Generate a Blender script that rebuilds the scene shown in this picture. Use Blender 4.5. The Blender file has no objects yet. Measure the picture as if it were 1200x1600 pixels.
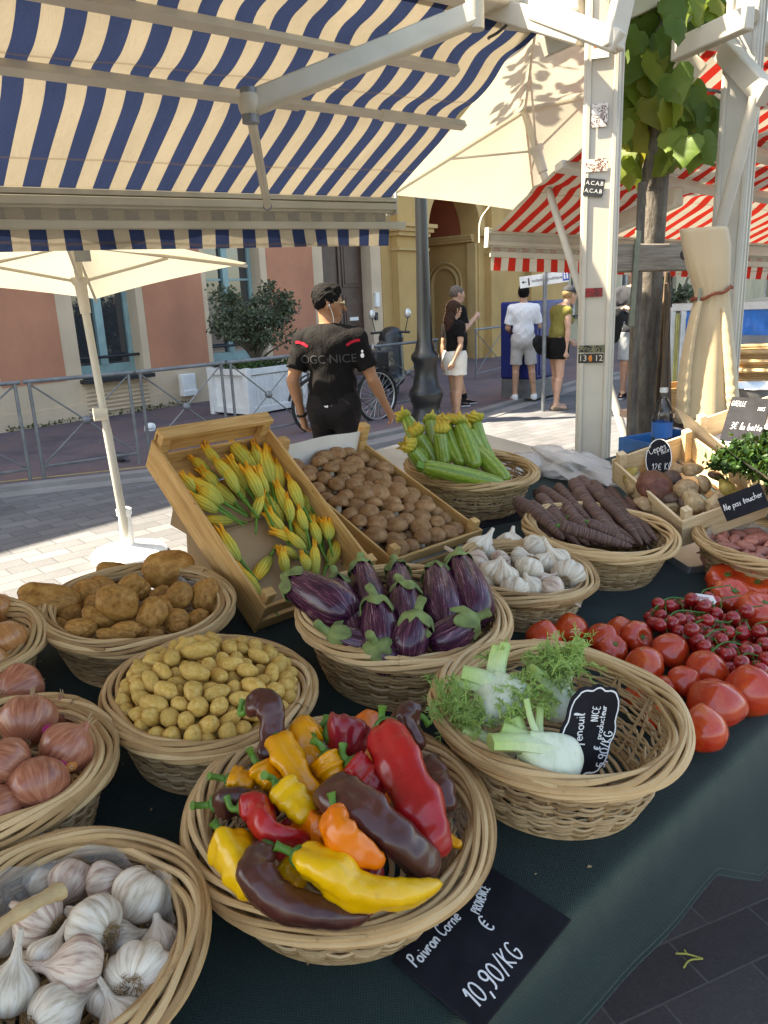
import bpy, bmesh, math, random
import numpy as np
from mathutils import Vector, Matrix, noise as mnoise
from mathutils.bvhtree import BVHTree
SC = bpy.context.scene
COL = SC.collection
rad = math.radians
# ------------------------------------------------------------------ camera
PIT = rad(15.4); ROLL = 0.043; CAMZ = 1.6
_up = np.array([-ROLL*math.cos(PIT), math.cos(PIT), math.sin(PIT)]); _up /= np.linalg.norm(_up)
_f = np.array([0, 0, -1.]); _y = _f-_up*(_f@_up); _y /= np.linalg.norm(_y); _x = np.cross(_y, _up)
RC = np.array([_x, _y, _up]); CAM = np.array([0, 0, CAMZ])
cd = bpy.data.cameras.new('camera'); cam = bpy.data.objects.new('camera', cd); COL.objects.link(cam)
cd.lens = 27.0; cd.sensor_width = 36.0; cd.sensor_fit = 'AUTO'; cd.clip_start = .02; cd.clip_end = 500
cam.matrix_world = Matrix.Translation(CAM) @ Matrix(RC.tolist()).to_4x4()
SC.camera = cam
SC.render.resolution_x, SC.render.resolution_y = 768, 1024
# ------------------------------------------------------------------ light
SUN_EL, SUN_AZ = 55, -90          # azimuth measured from +Y, negative to the left
W = bpy.data.worlds.new('World'); SC.world = W; W.use_nodes = True
wt = W.node_tree; bg = wt.nodes['Background']
sky = wt.nodes.new('ShaderNodeTexSky'); sky.sky_type = 'NISHITA'; sky.sun_disc = False
sky.sun_elevation = rad(SUN_EL); sky.sun_rotation = rad(SUN_AZ); sky.air_density = 1.0; sky.dust_density = 1.6; sky.ozone_density = 1.0
wt.links.new(sky.outputs[0], bg.inputs[0]); bg.inputs[1].default_value = .105
sl = bpy.data.lights.new('sun', 'SUN'); so = bpy.data.objects.new('sun', sl); COL.objects.link(so)
sl.energy = 5.0; sl.angle = rad(.5); sl.color = (1, .94, .84)
sdir = Vector((math.cos(rad(SUN_EL))*math.sin(rad(SUN_AZ)), math.cos(rad(SUN_EL))*math.cos(rad(SUN_AZ)), math.sin(rad(SUN_EL))))
so.rotation_euler = sdir.to_track_quat('Z', 'Y').to_euler(); so.location = (0, 0, 30)
SC.view_settings.view_transform = 'Standard'; SC.view_settings.look = 'None'
SC.view_settings.exposure = 2.42; SC.view_settings.gamma = 1
SC.view_settings.use_white_balance = True; SC.view_settings.white_balance_temperature = 7600; SC.view_settings.white_balance_tint = 8
SC.render.engine = 'CYCLES'
SC.cycles.use_denoising = True
SC.cycles.max_bounces = 8; SC.cycles.transparent_max_bounces = 12; SC.cycles.caustics_reflective = False; SC.cycles.caustics_refractive = False
# ------------------------------------------------------------------ photograph pixel (1200x1600) -> world
def ray(px, py): return RC @ np.array([(px-600)/1200, -(py-800)/1200, -1.])
def G(px, py, z=0.):
    d = ray(px, py); return CAM+d*((z-CAMZ)/d[2])
A48 = rad(48)
D1 = np.array([math.sin(A48), math.cos(A48), 0]); D2 = np.array([-D1[1], D1[0], 0]); ZZ = np.array([0, 0, 1.])
SL = .11; TN = np.array([-SL*D2[0], -SL*D2[1], 1.]); TP0 = np.array([0, .9, .87])
def T(px, py, h=0.):          # point at height h over the sloping table top
    d = ray(px, py); return CAM+d*((TN@(TP0+[0, 0, h]-CAM))/(TN@d))
def TT(x, y, h=0.):
    return np.array([x, y, TP0[2]+h+SL*((x-TP0[0])*D2[0]+(y-TP0[1])*D2[1])])
def P(px, py, dist):          # point at a horizontal distance
    d = ray(px, py); return CAM+d*(dist/math.hypot(d[0], d[1]))
def depth(p): return -(RC.T@(np.asarray(p)-CAM))[2]
def unit(v): v = np.asarray(v, float); return v/np.linalg.norm(v)
TROT = np.array([unit(D1), unit(np.cross(unit(TN), D1)), unit(TN)]).T     # table frame: x along the front, y to the back
# ------------------------------------------------------------------ objects
def tag(o, label=None, cat=None, group=None, kind=None):
    if label: o['label'] = label
    if cat: o['category'] = cat
    if group: o['group'] = group
    if kind: o['kind'] = kind
    return o
def thing(name, label, cat, loc=(0, 0, 0), rotz=0, group=None, rot=None):
    o = bpy.data.objects.new(name, None); COL.objects.link(o); o.empty_display_size = .05
    if rot is not None:
        M4 = Matrix(np.asarray(rot).tolist()).to_4x4(); o.rotation_euler = M4.to_euler()
    else: o.rotation_euler = (0, 0, rotz)
    o.location = tuple(float(a) for a in loc)
    return tag(o, label, cat, group)
def dup(root, loc=None, rot=None, scale=None, label=None, group=None, parent=None, mats=None):
    c = root.copy(); COL.objects.link(c)
    if parent is not None: c.parent = parent
    if loc is not None: c.location = tuple(float(a) for a in loc)
    if rot is not None: c.rotation_euler = Matrix(np.asarray(rot).tolist()).to_euler()
    if scale is not None: c.scale = scale if hasattr(scale, '__len__') else (scale,)*3
    if label: c['label'] = label
    if group: c['group'] = group
    for ch in root.children: dup(ch, parent=c)
    return c
class MB:
    def __init__(s): s.v = []; s.f = []; s.m = []; s.n = 0; s.a = []
    def add(s, vf, mi=0, rot=None, loc=None, att=0.):
        v, f = vf; v = np.asarray(v, float)
        if rot is not None: v = v@np.asarray(rot).T
        if loc is not None: v = v+np.asarray(loc)
        s.v.append(v); k = s.n; s.f += [tuple(i+k for i in q) for q in f]; s.m += [mi]*len(f); s.n += len(v)
        s.a.append(np.full(len(v), att) if np.isscalar(att) else np.asarray(att))
        return s
    def build(s, name, mats, parent=None, off=None, smooth=True, bevel=0, angle=42, loc=None, rot=None, att=None, sub=0):
        v = np.vstack(s.v)
        if off is not None: v = v-np.asarray(off)
        me = bpy.data.meshes.new(name); me.from_pydata(v.tolist(), [], s.f)
        for m in (mats if isinstance(mats, (list, tuple)) else [mats]): me.materials.append(m)
        me.polygons.foreach_set('material_index', s.m)
        if att:
            at = me.attributes.new(att, 'FLOAT', 'POINT'); at.data.foreach_set('value', np.concatenate(s.a).astype(np.float32))
        me.polygons.foreach_set('use_smooth', [smooth]*len(me.polygons))
        if smooth: me.set_sharp_from_angle(angle=rad(angle))
        me.update()
        o = bpy.data.objects.new(name, me); COL.objects.link(o)
        if parent is not None: o.parent = parent
        if loc is not None: o.location = tuple(float(a) for a in loc)
        if rot is not None: o.rotation_euler = Matrix(np.asarray(rot).tolist()).to_euler()
        if bevel:
            b = o.modifiers.new('bevel', 'BEVEL'); b.width = bevel; b.segments = 2; b.limit_method = 'ANGLE'; b.angle_limit = rad(35)
        if sub:
            b = o.modifiers.new('sub', 'SUBSURF'); b.levels = b.render_levels = sub
        return o
def mesh1(name, vf, mat, parent=None, **k):
    a = k.pop('add', {}); return MB().add(vf, **a).build(name, mat, parent, **k)
def structure(o): o['kind'] = 'structure'; return o
# ------------------------------------------------------------------ shapes: (verts, faces)
def box(c, s, rot=None):
    v = np.array([[x, y, z] for x in (-.5, .5) for y in (-.5, .5) for z in (-.5, .5)])*np.asarray(s, float)
    if rot is not None: v = v@np.asarray(rot).T
    return v+np.asarray(c, float), [(0, 1, 3, 2), (4, 6, 7, 5), (0, 4, 5, 1), (2, 3, 7, 6), (0, 2, 6, 4), (1, 5, 7, 3)]
def frame(d, hint=(0, 0, 1)):           # columns x, y, z with z along d
    z = unit(d); h = np.asarray(hint, float)
    if abs(z@unit(h)) > .98: h = np.array([1., 0, 0]) if abs(z[0]) < .9 else np.array([0, 1., 0])
    x = unit(np.cross(h, z)); return np.array([x, np.cross(z, x), z]).T
def bar(a, b, w, h, hint=(0, 0, 1)):     # rectangular bar from a to b (w across, h along the hint side)
    a = np.asarray(a, float); b = np.asarray(b, float); R = frame(b-a, hint)
    return box((a+b)/2, (w, h, np.linalg.norm(b-a)), R)
def tube(pts, r, n=8, caps=True, squash=1., hint=None):
    p = np.asarray(pts, float); m = len(p); r = np.broadcast_to(np.asarray(r, float), (m,))
    t = np.gradient(p, axis=0); t /= np.linalg.norm(t, axis=1)[:, None]+1e-12
    h = np.array([0, 0, 1.]) if hint is None else np.asarray(hint, float)
    if hint is None and abs(t[0]@h) > .9: h = np.array([1., 0, 0])
    x = h-t[0]*(t[0]@h); x /= np.linalg.norm(x)
    th = np.arange(n)*2*math.pi/n; V = []
    for i in range(m):
        x = x-t[i]*(t[i]@x); x /= np.linalg.norm(x)+1e-12; y = np.cross(t[i], x)
        V.append(p[i]+r[i]*(np.cos(th)[:, None]*x*squash+np.sin(th)[:, None]*y))
    V = np.vstack(V); F = []
    for i in range(m-1):
        for j in range(n): k = (j+1) % n; F.append((i*n+j, i*n+k, (i+1)*n+k, (i+1)*n+j))
    if caps: F += [tuple(range(n-1, -1, -1)), tuple((m-1)*n+j for j in range(n))]
    return V, F
def ring(c, R, r, n=40, k=6, rot=None):
    a = np.arange(n)*2*math.pi/n; V = []; F = []
    for j in range(k):
        b = 2*math.pi*j/k; V.append(np.stack([(R+r*math.cos(b))*np.cos(a), (R+r*math.cos(b))*np.sin(a), np.full(n, r*math.sin(b))], 1))
    V = np.vstack(V)
    for j in range(k):
        for i in range(n): F.append((j*n+i, j*n+(i+1) % n, (j+1) % k*n+(i+1) % n, (j+1) % k*n+i))
    if rot is not None: V = V@np.asarray(rot).T
    return V+np.asarray(c), F
def lathe(prof, n=24, mod=None, caps=True):
    th = np.arange(n)*2*math.pi/n; V = []
    for i, (r, z) in enumerate(prof):
        rr = np.full(n, float(r))
        if mod is not None: rr = rr*mod(th, i/(len(prof)-1))
        V.append(np.stack([rr*np.cos(th), rr*np.sin(th), np.full(n, float(z))], 1))
    V = np.vstack(V); F = []; m = len(prof)
    for i in range(m-1):
        for j in range(n): k = (j+1) % n; F.append((i*n+j, i*n+k, (i+1)*n+k, (i+1)*n+j))
    if caps: F += [tuple(range(n-1, -1, -1)), tuple((m-1)*n+j for j in range(n))]
    return V, F
def ball(c, r, nu=16, nv=10, rot=None):
    r = np.broadcast_to(np.asarray(r, float), (3,))
    V, F = lathe([(math.sin(math.pi*(i+.15)/(nv+.3)), -math.cos(math.pi*(i+.15)/(nv+.3))) for i in range(nv+1)], nu)
    V = V*r
    if rot is not None: V = V@np.asarray(rot).T
    return V+np.asarray(c, float), F
def sheet(nu, nv, fn):
    V = [fn(i/(nu-1), j/(nv-1)) for i in range(nu) for j in range(nv)]
    F = [(i*nv+j, (i+1)*nv+j, (i+1)*nv+j+1, i*nv+j+1) for i in range(nu-1) for j in range(nv-1)]
    return np.array(V, float), F
def prism(poly, d, rot=None, loc=None):       # polygon (x,y) extruded along z by d
    n = len(poly); V = np.array([(x, y, z) for z in (0, d) for x, y in poly], float)
    F = [tuple(range(n-1, -1, -1)), tuple(range(n, 2*n))]+[(i, (i+1) % n, n+(i+1) % n, n+i) for i in range(n)]
    if rot is not None: V = V@np.asarray(rot).T
    if loc is not None: V = V+np.asarray(loc)
    return V, F
_ico = {}
def ico(sub):
    if sub not in _ico:
        bm = bmesh.new(); bmesh.ops.create_icosphere(bm, subdivisions=sub, radius=1)
        _ico[sub] = (np.array([v.co[:] for v in bm.verts]), [tuple(v.index for v in f.verts) for f in bm.faces]); bm.free()
    return _ico[sub][0].copy(), _ico[sub][1]
def wob(v, amp, freq, seed=0):
    return np.array([mnoise.noise(Vector((a*freq+seed*7.3, b*freq-seed*3.1, c*freq+seed))) for a, b, c in v])*amp
def curve(pts, n=24):        # Catmull-Rom through points
    p = np.asarray(pts, float); q = np.vstack([2*p[0]-p[1], p, 2*p[-1]-p[-2]]); out = []
    m = len(p)-1
    for s in np.linspace(0, m-1e-9, n):
        i = int(s); t = s-i; a, b, c, d = q[i], q[i+1], q[i+2], q[i+3]
        out.append(.5*(2*b+(c-a)*t+(2*a-5*b+4*c-d)*t*t+(3*b-a-3*c+d)*t**3))
    return np.array(out)
# ------------------------------------------------------------------ signed distance fields -> one continuous surface
def nets(F, o, h):
    s = F < 0; X, Y, Z = F.shape; cnt = np.zeros((X-1, Y-1, Z-1), np.int8); C = [(a, b, c) for a in (0, 1) for b in (0, 1) for c in (0, 1)]
    for a, b, c in C: cnt += s[a:X-1+a, b:Y-1+b, c:Z-1+c]
    I = np.argwhere((cnt > 0) & (cnt < 8)); N = len(I)
    val = np.stack([F[I[:, 0]+a, I[:, 1]+b, I[:, 2]+c] for a, b, c in C], 1); acc = np.zeros((N, 3)); num = np.zeros(N)
    for i in range(8):
        for j in range(i+1, 8):
            if sum(x != y for x, y in zip(C[i], C[j])) != 1: continue
            m = (val[:, i] < 0) != (val[:, j] < 0); t = val[m, i]/(val[m, i]-val[m, j])
            acc[m] += np.array(C[i])+t[:, None]*(np.array(C[j])-np.array(C[i])); num[m] += 1
    V = (I+acc/num[:, None])*h+o; ix = np.full((X-1, Y-1, Z-1), -1, np.int64); ix[I[:, 0], I[:, 1], I[:, 2]] = np.arange(N); Q = []
    for ax in range(3):
        sa = [slice(0, -1) if k == ax else slice(1, -1) for k in range(3)]; sb = [slice(1, None) if k == ax else slice(1, -1) for k in range(3)]
        E = np.argwhere(s[tuple(sa)] != s[tuple(sb)])
        for k in range(3):
            if k != ax: E[:, k] += 1
        u, w = [(1, 2), (2, 0), (0, 1)][ax]
        def g(du, dw):
            e = E.copy(); e[:, u] -= du; e[:, w] -= dw; return ix[e[:, 0], e[:, 1], e[:, 2]]
        q = np.stack([g(1, 1), g(0, 1), g(0, 0), g(1, 0)], 1); fl = ~s[E[:, 0], E[:, 1], E[:, 2]]; q[fl] = q[fl][:, ::-1]; Q.append(q)
    Q = np.vstack(Q); return V, [tuple(r) for r in Q.tolist()]
class SDF:                     # union of tapered capsules with smooth blends, each evaluated only near itself
    def __init__(s, lo, hi, h):
        s.lo = np.asarray(lo, float); s.h = h; s.n = np.ceil((np.asarray(hi)-s.lo)/h).astype(int)+1; s.F = np.full(s.n, .2, np.float32)
    def sub(s, a, b):
        i = np.clip(((a-s.lo)/s.h).astype(int), 0, s.n-1); j = np.clip(((b-s.lo)/s.h).astype(int)+2, 1, s.n); sl = tuple(slice(p, q) for p, q in zip(i, j))
        return sl, np.stack(np.meshgrid(*[s.lo[k]+s.h*np.arange(i[k], j[k]) for k in range(3)], indexing='ij'), -1)
    def cap(s, a, b, ra, rb, sc=(1, 1, 1), k=.02, clip=None, carve=False):
        a = np.asarray(a, float); b = np.asarray(b, float); sc = np.asarray(sc, float); R = max(ra, rb)/min(sc.min(), 1)+k+.03
        sl, p = s.sub(np.minimum(a, b)-R, np.maximum(a, b)+R)
        q = (p-a)*sc; e = (b-a)*sc; L = max(e@e, 1e-9); t = np.clip((q@e)/L, 0, 1); d = np.sqrt(((q-t[..., None]*e)**2).sum(-1))-(ra+(rb-ra)*t)
        d = d/sc.max()**.5
        for c in (clip or []): d = np.maximum(d, (p-np.asarray(c[0]))@unit(c[1]))
        f = s.F[sl]
        if carve: s.F[sl] = np.maximum(f, -d)
        else:
            m = np.clip(.5+.5*(f-d)/k, 0, 1); s.F[sl] = f*(1-m)+d*m-k*m*(1-m)
        return s
    def clip(s, pt, nrm):
        sl, p = s.sub(s.lo, s.lo+s.h*(s.n-1)); s.F = np.maximum(s.F, ((p-np.asarray(pt))@unit(nrm)).astype(np.float32)); return s
    def ripple(s, amp, fx, seed=0):
        sl, p = s.sub(s.lo, s.lo+s.h*(s.n-1)); x, y, z = p[..., 0]*fx, p[..., 1]*fx, p[..., 2]*fx
        s.F += (amp*(np.sin(z*1.3+2.2*np.sin(x*.9+seed)+1.7*y)+.6*np.sin(2.1*z-1.6*x+seed*2)+.5*np.sin(3.1*x+2.3*z+2*y))).astype(np.float32); return s
    def mesh(s):
        for ax in range(3):
            i = [slice(None)]*3
            for e in (0, -1): i[ax] = e; s.F[tuple(i)] = np.maximum(s.F[tuple(i)], .01)
        return nets(s.F, s.lo, s.h)
# ------------------------------------------------------------------ materials
def lin(h):
    if not isinstance(h, str): return tuple(h)
    c = [int(h[i:i+2], 16)/255 for i in (0, 2, 4)]; return tuple(x/12.92 if x <= .04045 else ((x+.055)/1.055)**2.4 for x in c)
class NT:
    def __init__(s, name):
        s.m = bpy.data.materials.new(name); s.m.use_nodes = True; s.t = s.m.node_tree; s.t.nodes.clear(); s.out = s.t.nodes.new('ShaderNodeOutputMaterial')
    def put(s, i, v):
        if isinstance(v, bpy.types.NodeSocket): s.t.links.new(v, i)
        elif hasattr(v, '__len__') and not isinstance(v, str): i.default_value = tuple(v)+(1,) if (len(v) == 3 and i.type == 'RGBA') else tuple(v)
        else: i.default_value = v
    def n(s, typ, ins=None, **props):
        nd = s.t.nodes.new('ShaderNode'+typ)
        for k, v in props.items(): setattr(nd, k, v)
        for k, v in (ins or {}).items(): s.put(nd.inputs[k], v)
        return nd
    def co(s, kind='Object', scale=None, rot=None):
        o = s.n('TexCoord').outputs[kind]
        if scale is not None or rot is not None:
            o = s.n('Mapping', {0: o, 3: scale if scale is not None else (1, 1, 1), 2: rot if rot is not None else (0, 0, 0)}).outputs[0]
        return o
    def noise(s, scale, detail=3, vec=None, rough=.5, dist=0, dim='3D', w=None):
        ins = {'Scale': scale, 'Detail': detail, 'Roughness': rough, 'Distortion': dist}
        if vec is not None: ins['Vector'] = vec
        nd = s.n('TexNoise', None, noise_dimensions='4D' if w is not None else dim)
        for k, v in ins.items(): s.put(nd.inputs[k], v)
        if w is not None: s.put(nd.inputs['W'], w)
        return nd.outputs[0]
    def ramp(s, fac, stops, interp='LINEAR'):
        nd = s.n('ValToRGB', {0: fac}); cr = nd.color_ramp; cr.interpolation = interp
        while len(cr.elements) < len(stops): cr.elements.new(.5)
        for e, (p, c) in zip(cr.elements, stops): e.position = p; c = lin(c) if not np.isscalar(c) else (c, c, c); e.color = tuple(c)+(1,)
        return nd.outputs[0]
    def mix(s, fac, a, b, mode='MIX'):
        nd = s.n('MixRGB', None, blend_type=mode); s.put(nd.inputs[0], fac)
        for i, v in ((1, a), (2, b)): s.put(nd.inputs[i], lin(v) if isinstance(v, str) else v)
        return nd.outputs[0]
    def math(s, op, a, b=0., c=0.):
        nd = s.n('Math', None, operation=op); s.put(nd.inputs[0], a); s.put(nd.inputs[1], b); s.put(nd.inputs[2], c); return nd.outputs[0]
    def sep(s, v): nd = s.n('SeparateXYZ', {0: v}); return nd.outputs
    def comb(s, x, y, z): return s.n('CombineXYZ', {0: x, 1: y, 2: z}).outputs[0]
    def rand(s): return s.n('ObjectInfo').outputs['Random']
    def attr(s, name): return s.n('Attribute', None, attribute_name=name).outputs['Fac']
    def bump(s, h, strength=.4, dist=.002, nrm=None):
        i = {'Strength': strength, 'Distance': dist, 'Height': h}
        if nrm is not None: i['Normal'] = nrm
        return s.n('Bump', i).outputs[0]
    def bsdf(s, col, rough=.6, nrm=None, spec=.5, metal=0., coat=0., coat_r=.1, sss=0., sss_c=None, trans=0., ior=1.45, alpha=1., sheen=0.):
        i = {'Base Color': lin(col) if isinstance(col, str) else col, 'Roughness': rough, 'Specular IOR Level': spec, 'Metallic': metal, 'Coat Weight': coat, 'Coat Roughness': coat_r, 'Transmission Weight': trans, 'IOR': ior, 'Alpha': alpha, 'Sheen Weight': sheen}
        if nrm is not None: i['Normal'] = nrm
        if sss: i['Subsurface Weight'] = sss; i['Subsurface Radius'] = sss_c or (1, .5, .25); i['Subsurface Scale'] = .004
        return s.n('BsdfPrincipled', i).outputs[0]
    def done(s, sh): s.t.links.new(sh, s.out.inputs[0]); return s.m
def mulv(n, col, fac, amt):       # multiply a colour by 1-amt..1+amt according to fac 0..1
    k = n.math('MULTIPLY_ADD', fac, 2*amt, 1-amt); return n.mix(1, col, n.comb(k, k, k), 'MULTIPLY')
def plain(name, col, rough=.6, var=.12, scale=8, bump=0., bscale=60, metal=0., spec=.5, coat=0., rnd=0., sss=0., bdist=.002):
    n = NT(name); o = n.co(); c = lin(col); c = mulv(n, c, n.noise(scale, 4, o, .6), var*2.2)
    if rnd: c = mulv(n, c, n.rand(), rnd)
    nr = n.bump(n.noise(bscale, 4, o), bump, bdist) if bump else None
    r = n.math('MULTIPLY_ADD', n.noise(scale*2.3, 3, o), .25, rough-.12)
    return n.done(n.bsdf(c, r, nr, spec, metal, coat, sss=sss))
def glass(name, col=(1, 1, 1), rough=.03, fac=.25):
    n = NT(name); f = n.n('Fresnel', {0: 1.45}).outputs[0]
    a = n.n('BsdfTransparent', {0: tuple(col)+(1,)}).outputs[0]; b = n.n('BsdfGlossy', {'Roughness': rough}).outputs[0]
    return n.done(n.n('MixShader', {0: n.math('MULTIPLY_ADD', f, .9, fac), 1: a, 2: b}).outputs[0])
# ================================================================== SETTING
def paver_mat():
    n = NT('stone_pavers'); o = n.co('Object', rot=(0, 0, -(math.pi/2-A48)))
    b = n.n('TexBrick', {'Vector': o, 'Color1': (.088, .089, .095, 1), 'Color2': (.138, .138, .144, 1), 'Mortar': (.07, .07, .073, 1), 'Scale': 1., 'Mortar Size': .006, 'Mortar Smooth': .25, 'Bias': 0., 'Brick Width': .30, 'Row Height': .15})
    b.offset = .5
    c = mulv(n, b.outputs[0], n.noise(.9, 5, n.co(), .65), .45); c = mulv(n, c, n.noise(55, 4, n.co(), .7), .35)
    h = n.math('MULTIPLY_ADD', b.outputs[1], -1.2, n.math('MULTIPLY', n.noise(120, 3, n.co()), .5))
    return n.done(n.bsdf(c, .78, n.bump(h, .6, .004), .35))
def pavement_mat():
    n = NT('pavement_asphalt'); o = n.co()
    c = n.ramp(n.noise(1.1, 6, o, .65), [(.3, (.075, .064, .072)), (.5, (.13, .10, .11)), (.62, (.155, .105, .10)), (.75, (.10, .088, .10))])
    c = mulv(n, c, n.noise(60, 3, o), .3)
    return n.done(n.bsdf(c, .85, n.bump(n.noise(90, 4, o), .5, .004), .3))
M_PAV = paver_mat(); M_PVT = pavement_mat()
M_GUT = plain('gutter_stone', (.20, .19, .185), .8, .25, 2, .4, 40)
def flat(name, poly, z, mat, kind='structure'):
    n = len(poly); me = bpy.data.meshes.new(name); me.from_pydata([(x, y, z) for x, y in poly], [], [tuple(range(n))]); me.materials.append(mat)
    o = bpy.data.objects.new(name, me); COL.objects.link(o); o['kind'] = kind; return o
def dd(a, b): return tuple((D1*a+D2*b)[:2])
flat('street', [(-90, -60), (110, -60), (110, 120), (-90, 120)], 0, M_PAV)
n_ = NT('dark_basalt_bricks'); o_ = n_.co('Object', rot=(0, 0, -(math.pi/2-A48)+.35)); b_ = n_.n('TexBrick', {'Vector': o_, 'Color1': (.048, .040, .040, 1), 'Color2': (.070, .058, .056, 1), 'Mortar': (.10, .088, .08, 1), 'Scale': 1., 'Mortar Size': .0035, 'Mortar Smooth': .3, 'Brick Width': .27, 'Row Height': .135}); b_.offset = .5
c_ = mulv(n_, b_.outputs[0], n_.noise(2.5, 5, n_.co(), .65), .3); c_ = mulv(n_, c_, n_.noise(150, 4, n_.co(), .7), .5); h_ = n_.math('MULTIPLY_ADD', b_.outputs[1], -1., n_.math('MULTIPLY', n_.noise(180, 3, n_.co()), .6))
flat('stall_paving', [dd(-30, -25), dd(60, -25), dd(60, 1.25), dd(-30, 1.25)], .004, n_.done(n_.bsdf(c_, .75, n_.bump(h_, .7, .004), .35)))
edge = [(-30, 8.3), (0, 8.25), (2.05, 7.75), (3.86, 6.98), (6, 6.9), (8.09, 7.06), (10, 7.5), (12, 8.0), (16, 8.3), (60, 8.4)]
mesh1('gutter', prism([dd(a, b-.36) for a, b in edge]+[dd(a, b+.02) for a, b in edge[::-1]], .01), M_GUT, smooth=False)['kind'] = 'structure'
mesh1('pavement', prism([dd(a, b) for a, b in edge]+[dd(60, 40), dd(-30, 40)], .045), M_PVT, smooth=False)['kind'] = 'structure'
mesh1('kerb', prism([dd(a, b-.09) for a, b in edge]+[dd(a, b+.07) for a, b in edge[::-1]], .055), M_GUT, smooth=False)['kind'] = 'structure'
M_YEL = plain('worn_yellow_paint', (.35, .27, .10), .8, .5, 3)
mesh1('kerb_line', prism([dd(a, b+.24) for a, b in edge[1:4]]+[dd(a, b+.27) for a, b in edge[1:4][::-1]], .050), M_YEL, smooth=False)['kind'] = 'structure'
# ------------------------------------------------------------------ facades (u along the wall, y into the building)
FA = G(0, 682); FAZ = rad(39.2); FD = np.array([math.sin(FAZ), math.cos(FAZ), 0]); FN = np.array([-FD[1], FD[0], 0]); FROT = math.pi/2-FAZ
def fuv(px, py, off=0.):        # photo pixel -> (u, z) on the facade plane
    d = ray(px, py); t = ((FA-CAM)@FN+off)/(d@FN); p = CAM+d*t; return (p-FA)@FD, p[2]
def plaster(name, col, streak=.38):
    n = NT(name); o = n.co(); c = lin(col); c = mulv(n, c, n.noise(.8, 6, o, .6), streak)
    c = mulv(n, c, n.noise(1.2, 5, n.co('Object', (1, 1, .5)), .65), streak*.6); c = mulv(n, c, n.noise(50, 3, o), .1)
    return n.done(n.bsdf(c, .85, n.bump(n.noise(35, 5, o), .25, .004), .25))
M_CREAM = plaster('cream_plaster', (.56, .43, .30)); M_SALM = plaster('salmon_plaster', (.45, .20, .12)); M_OCH = plaster('ochre_plaster', (.45, .29, .115))
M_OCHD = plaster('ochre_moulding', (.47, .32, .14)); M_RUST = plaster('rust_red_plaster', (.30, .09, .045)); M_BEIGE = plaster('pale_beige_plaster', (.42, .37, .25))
M_TEAL = plain('teal_paint', (.24, .37, .37), .5, .15, 6); M_PANE = NT('window_pane')
M_PANE = M_PANE.done(M_PANE.bsdf((.035, .04, .045), .04, None, 1.0, coat=1.0, coat_r=.02))
M_DOOR = plain('brown_door_paint', (.075, .042, .03), .45, .25, 5); M_DARK = plain('dark_iron', (.02, .02, .022), .45, .2)
M_GREY = plain('grey_painted_steel', (.17, .18, .19), .45, .25, 9, .1, 60, .4); M_WHITE = plain('white_enamel', (.74, .73, .70), .45, .12, 6)
M_TERR = plain('terracotta_tile', (.32, .13, .07), .8, .35, 3, .3, 20)
b1 = thing('apartment_building', 'salmon building with cream bands and teal windows behind the railing', 'building', FA, FROT)
H1 = 11.5; H0 = 9.9  # unseen left part kept lower to place its shadow edge on the street
def wallcols(cols, y0, y1):
    m = MB()
    for u0, u1, spans in cols:
        for z0, z1 in spans: m.add(box(((u0+u1)/2, (y0+y1)/2, (z0+z1)/2), (u1-u0, y1-y0, z1-z0)))
    return m
ZS, ZT = .64, 2.95
WIN = [(-1.9, -.55), (1.36, 2.45), (3.86, 5.12)]
UP = [(4.6, 6.6), (8.3, 10.3)]
ups = [(0, ZS), (ZT, UP[0][0]), (UP[0][1], UP[1][0]), (UP[1][1], H1)]
cols = [(-10, -1.9, [(0, H0)])]; u = -1.9
for a, b in WIN[1:]:
    if a > u: cols.append((u, a, [(0, H0 if u < -1 else H1)]))
    cols.append((a, b, ups)); u = b
cols += [(u, 6.78, [(0, H1)]), (6.78, 8.28, [(3.0, H1)]), (8.28, 8.62, [(0, H1)])]
wallcols(cols, 0, .45).build('wall', M_CREAM, b1, smooth=False)
for a, b in [(-3.2, -2.1), (.14, 1.10), (2.58, 3.76), (5.28, 6.5)]:
    mesh1('wall_panel', box(((a+b)/2, 0, 1.96), (b-a, .014, 2.62)), M_SALM, b1, smooth=False)
    for z0, z1 in UP[:1 if a < 0 else 2]: mesh1('wall_panel', box(((a+b)/2, 0, (z0+z1)/2), (b-a, .014, z1-z0+.4)), M_SALM, b1, smooth=False)
mesh1('cornice', box((4.2, -.1, H1+.1), (8.8, .6, .25)), M_CREAM, b1); mesh1('roof', box((4.2, 5.2, H1+.33), (8.8, 10.4, .18)), M_TERR, b1); mesh1('roof', box((-5.1, 5.2, H0+.1), (9.6, 10.4, .18)), M_TERR, b1)
mesh1('plinth', box((-1.7, 0, .14), (16.7, .05, .28)), M_CREAM, b1)
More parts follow.
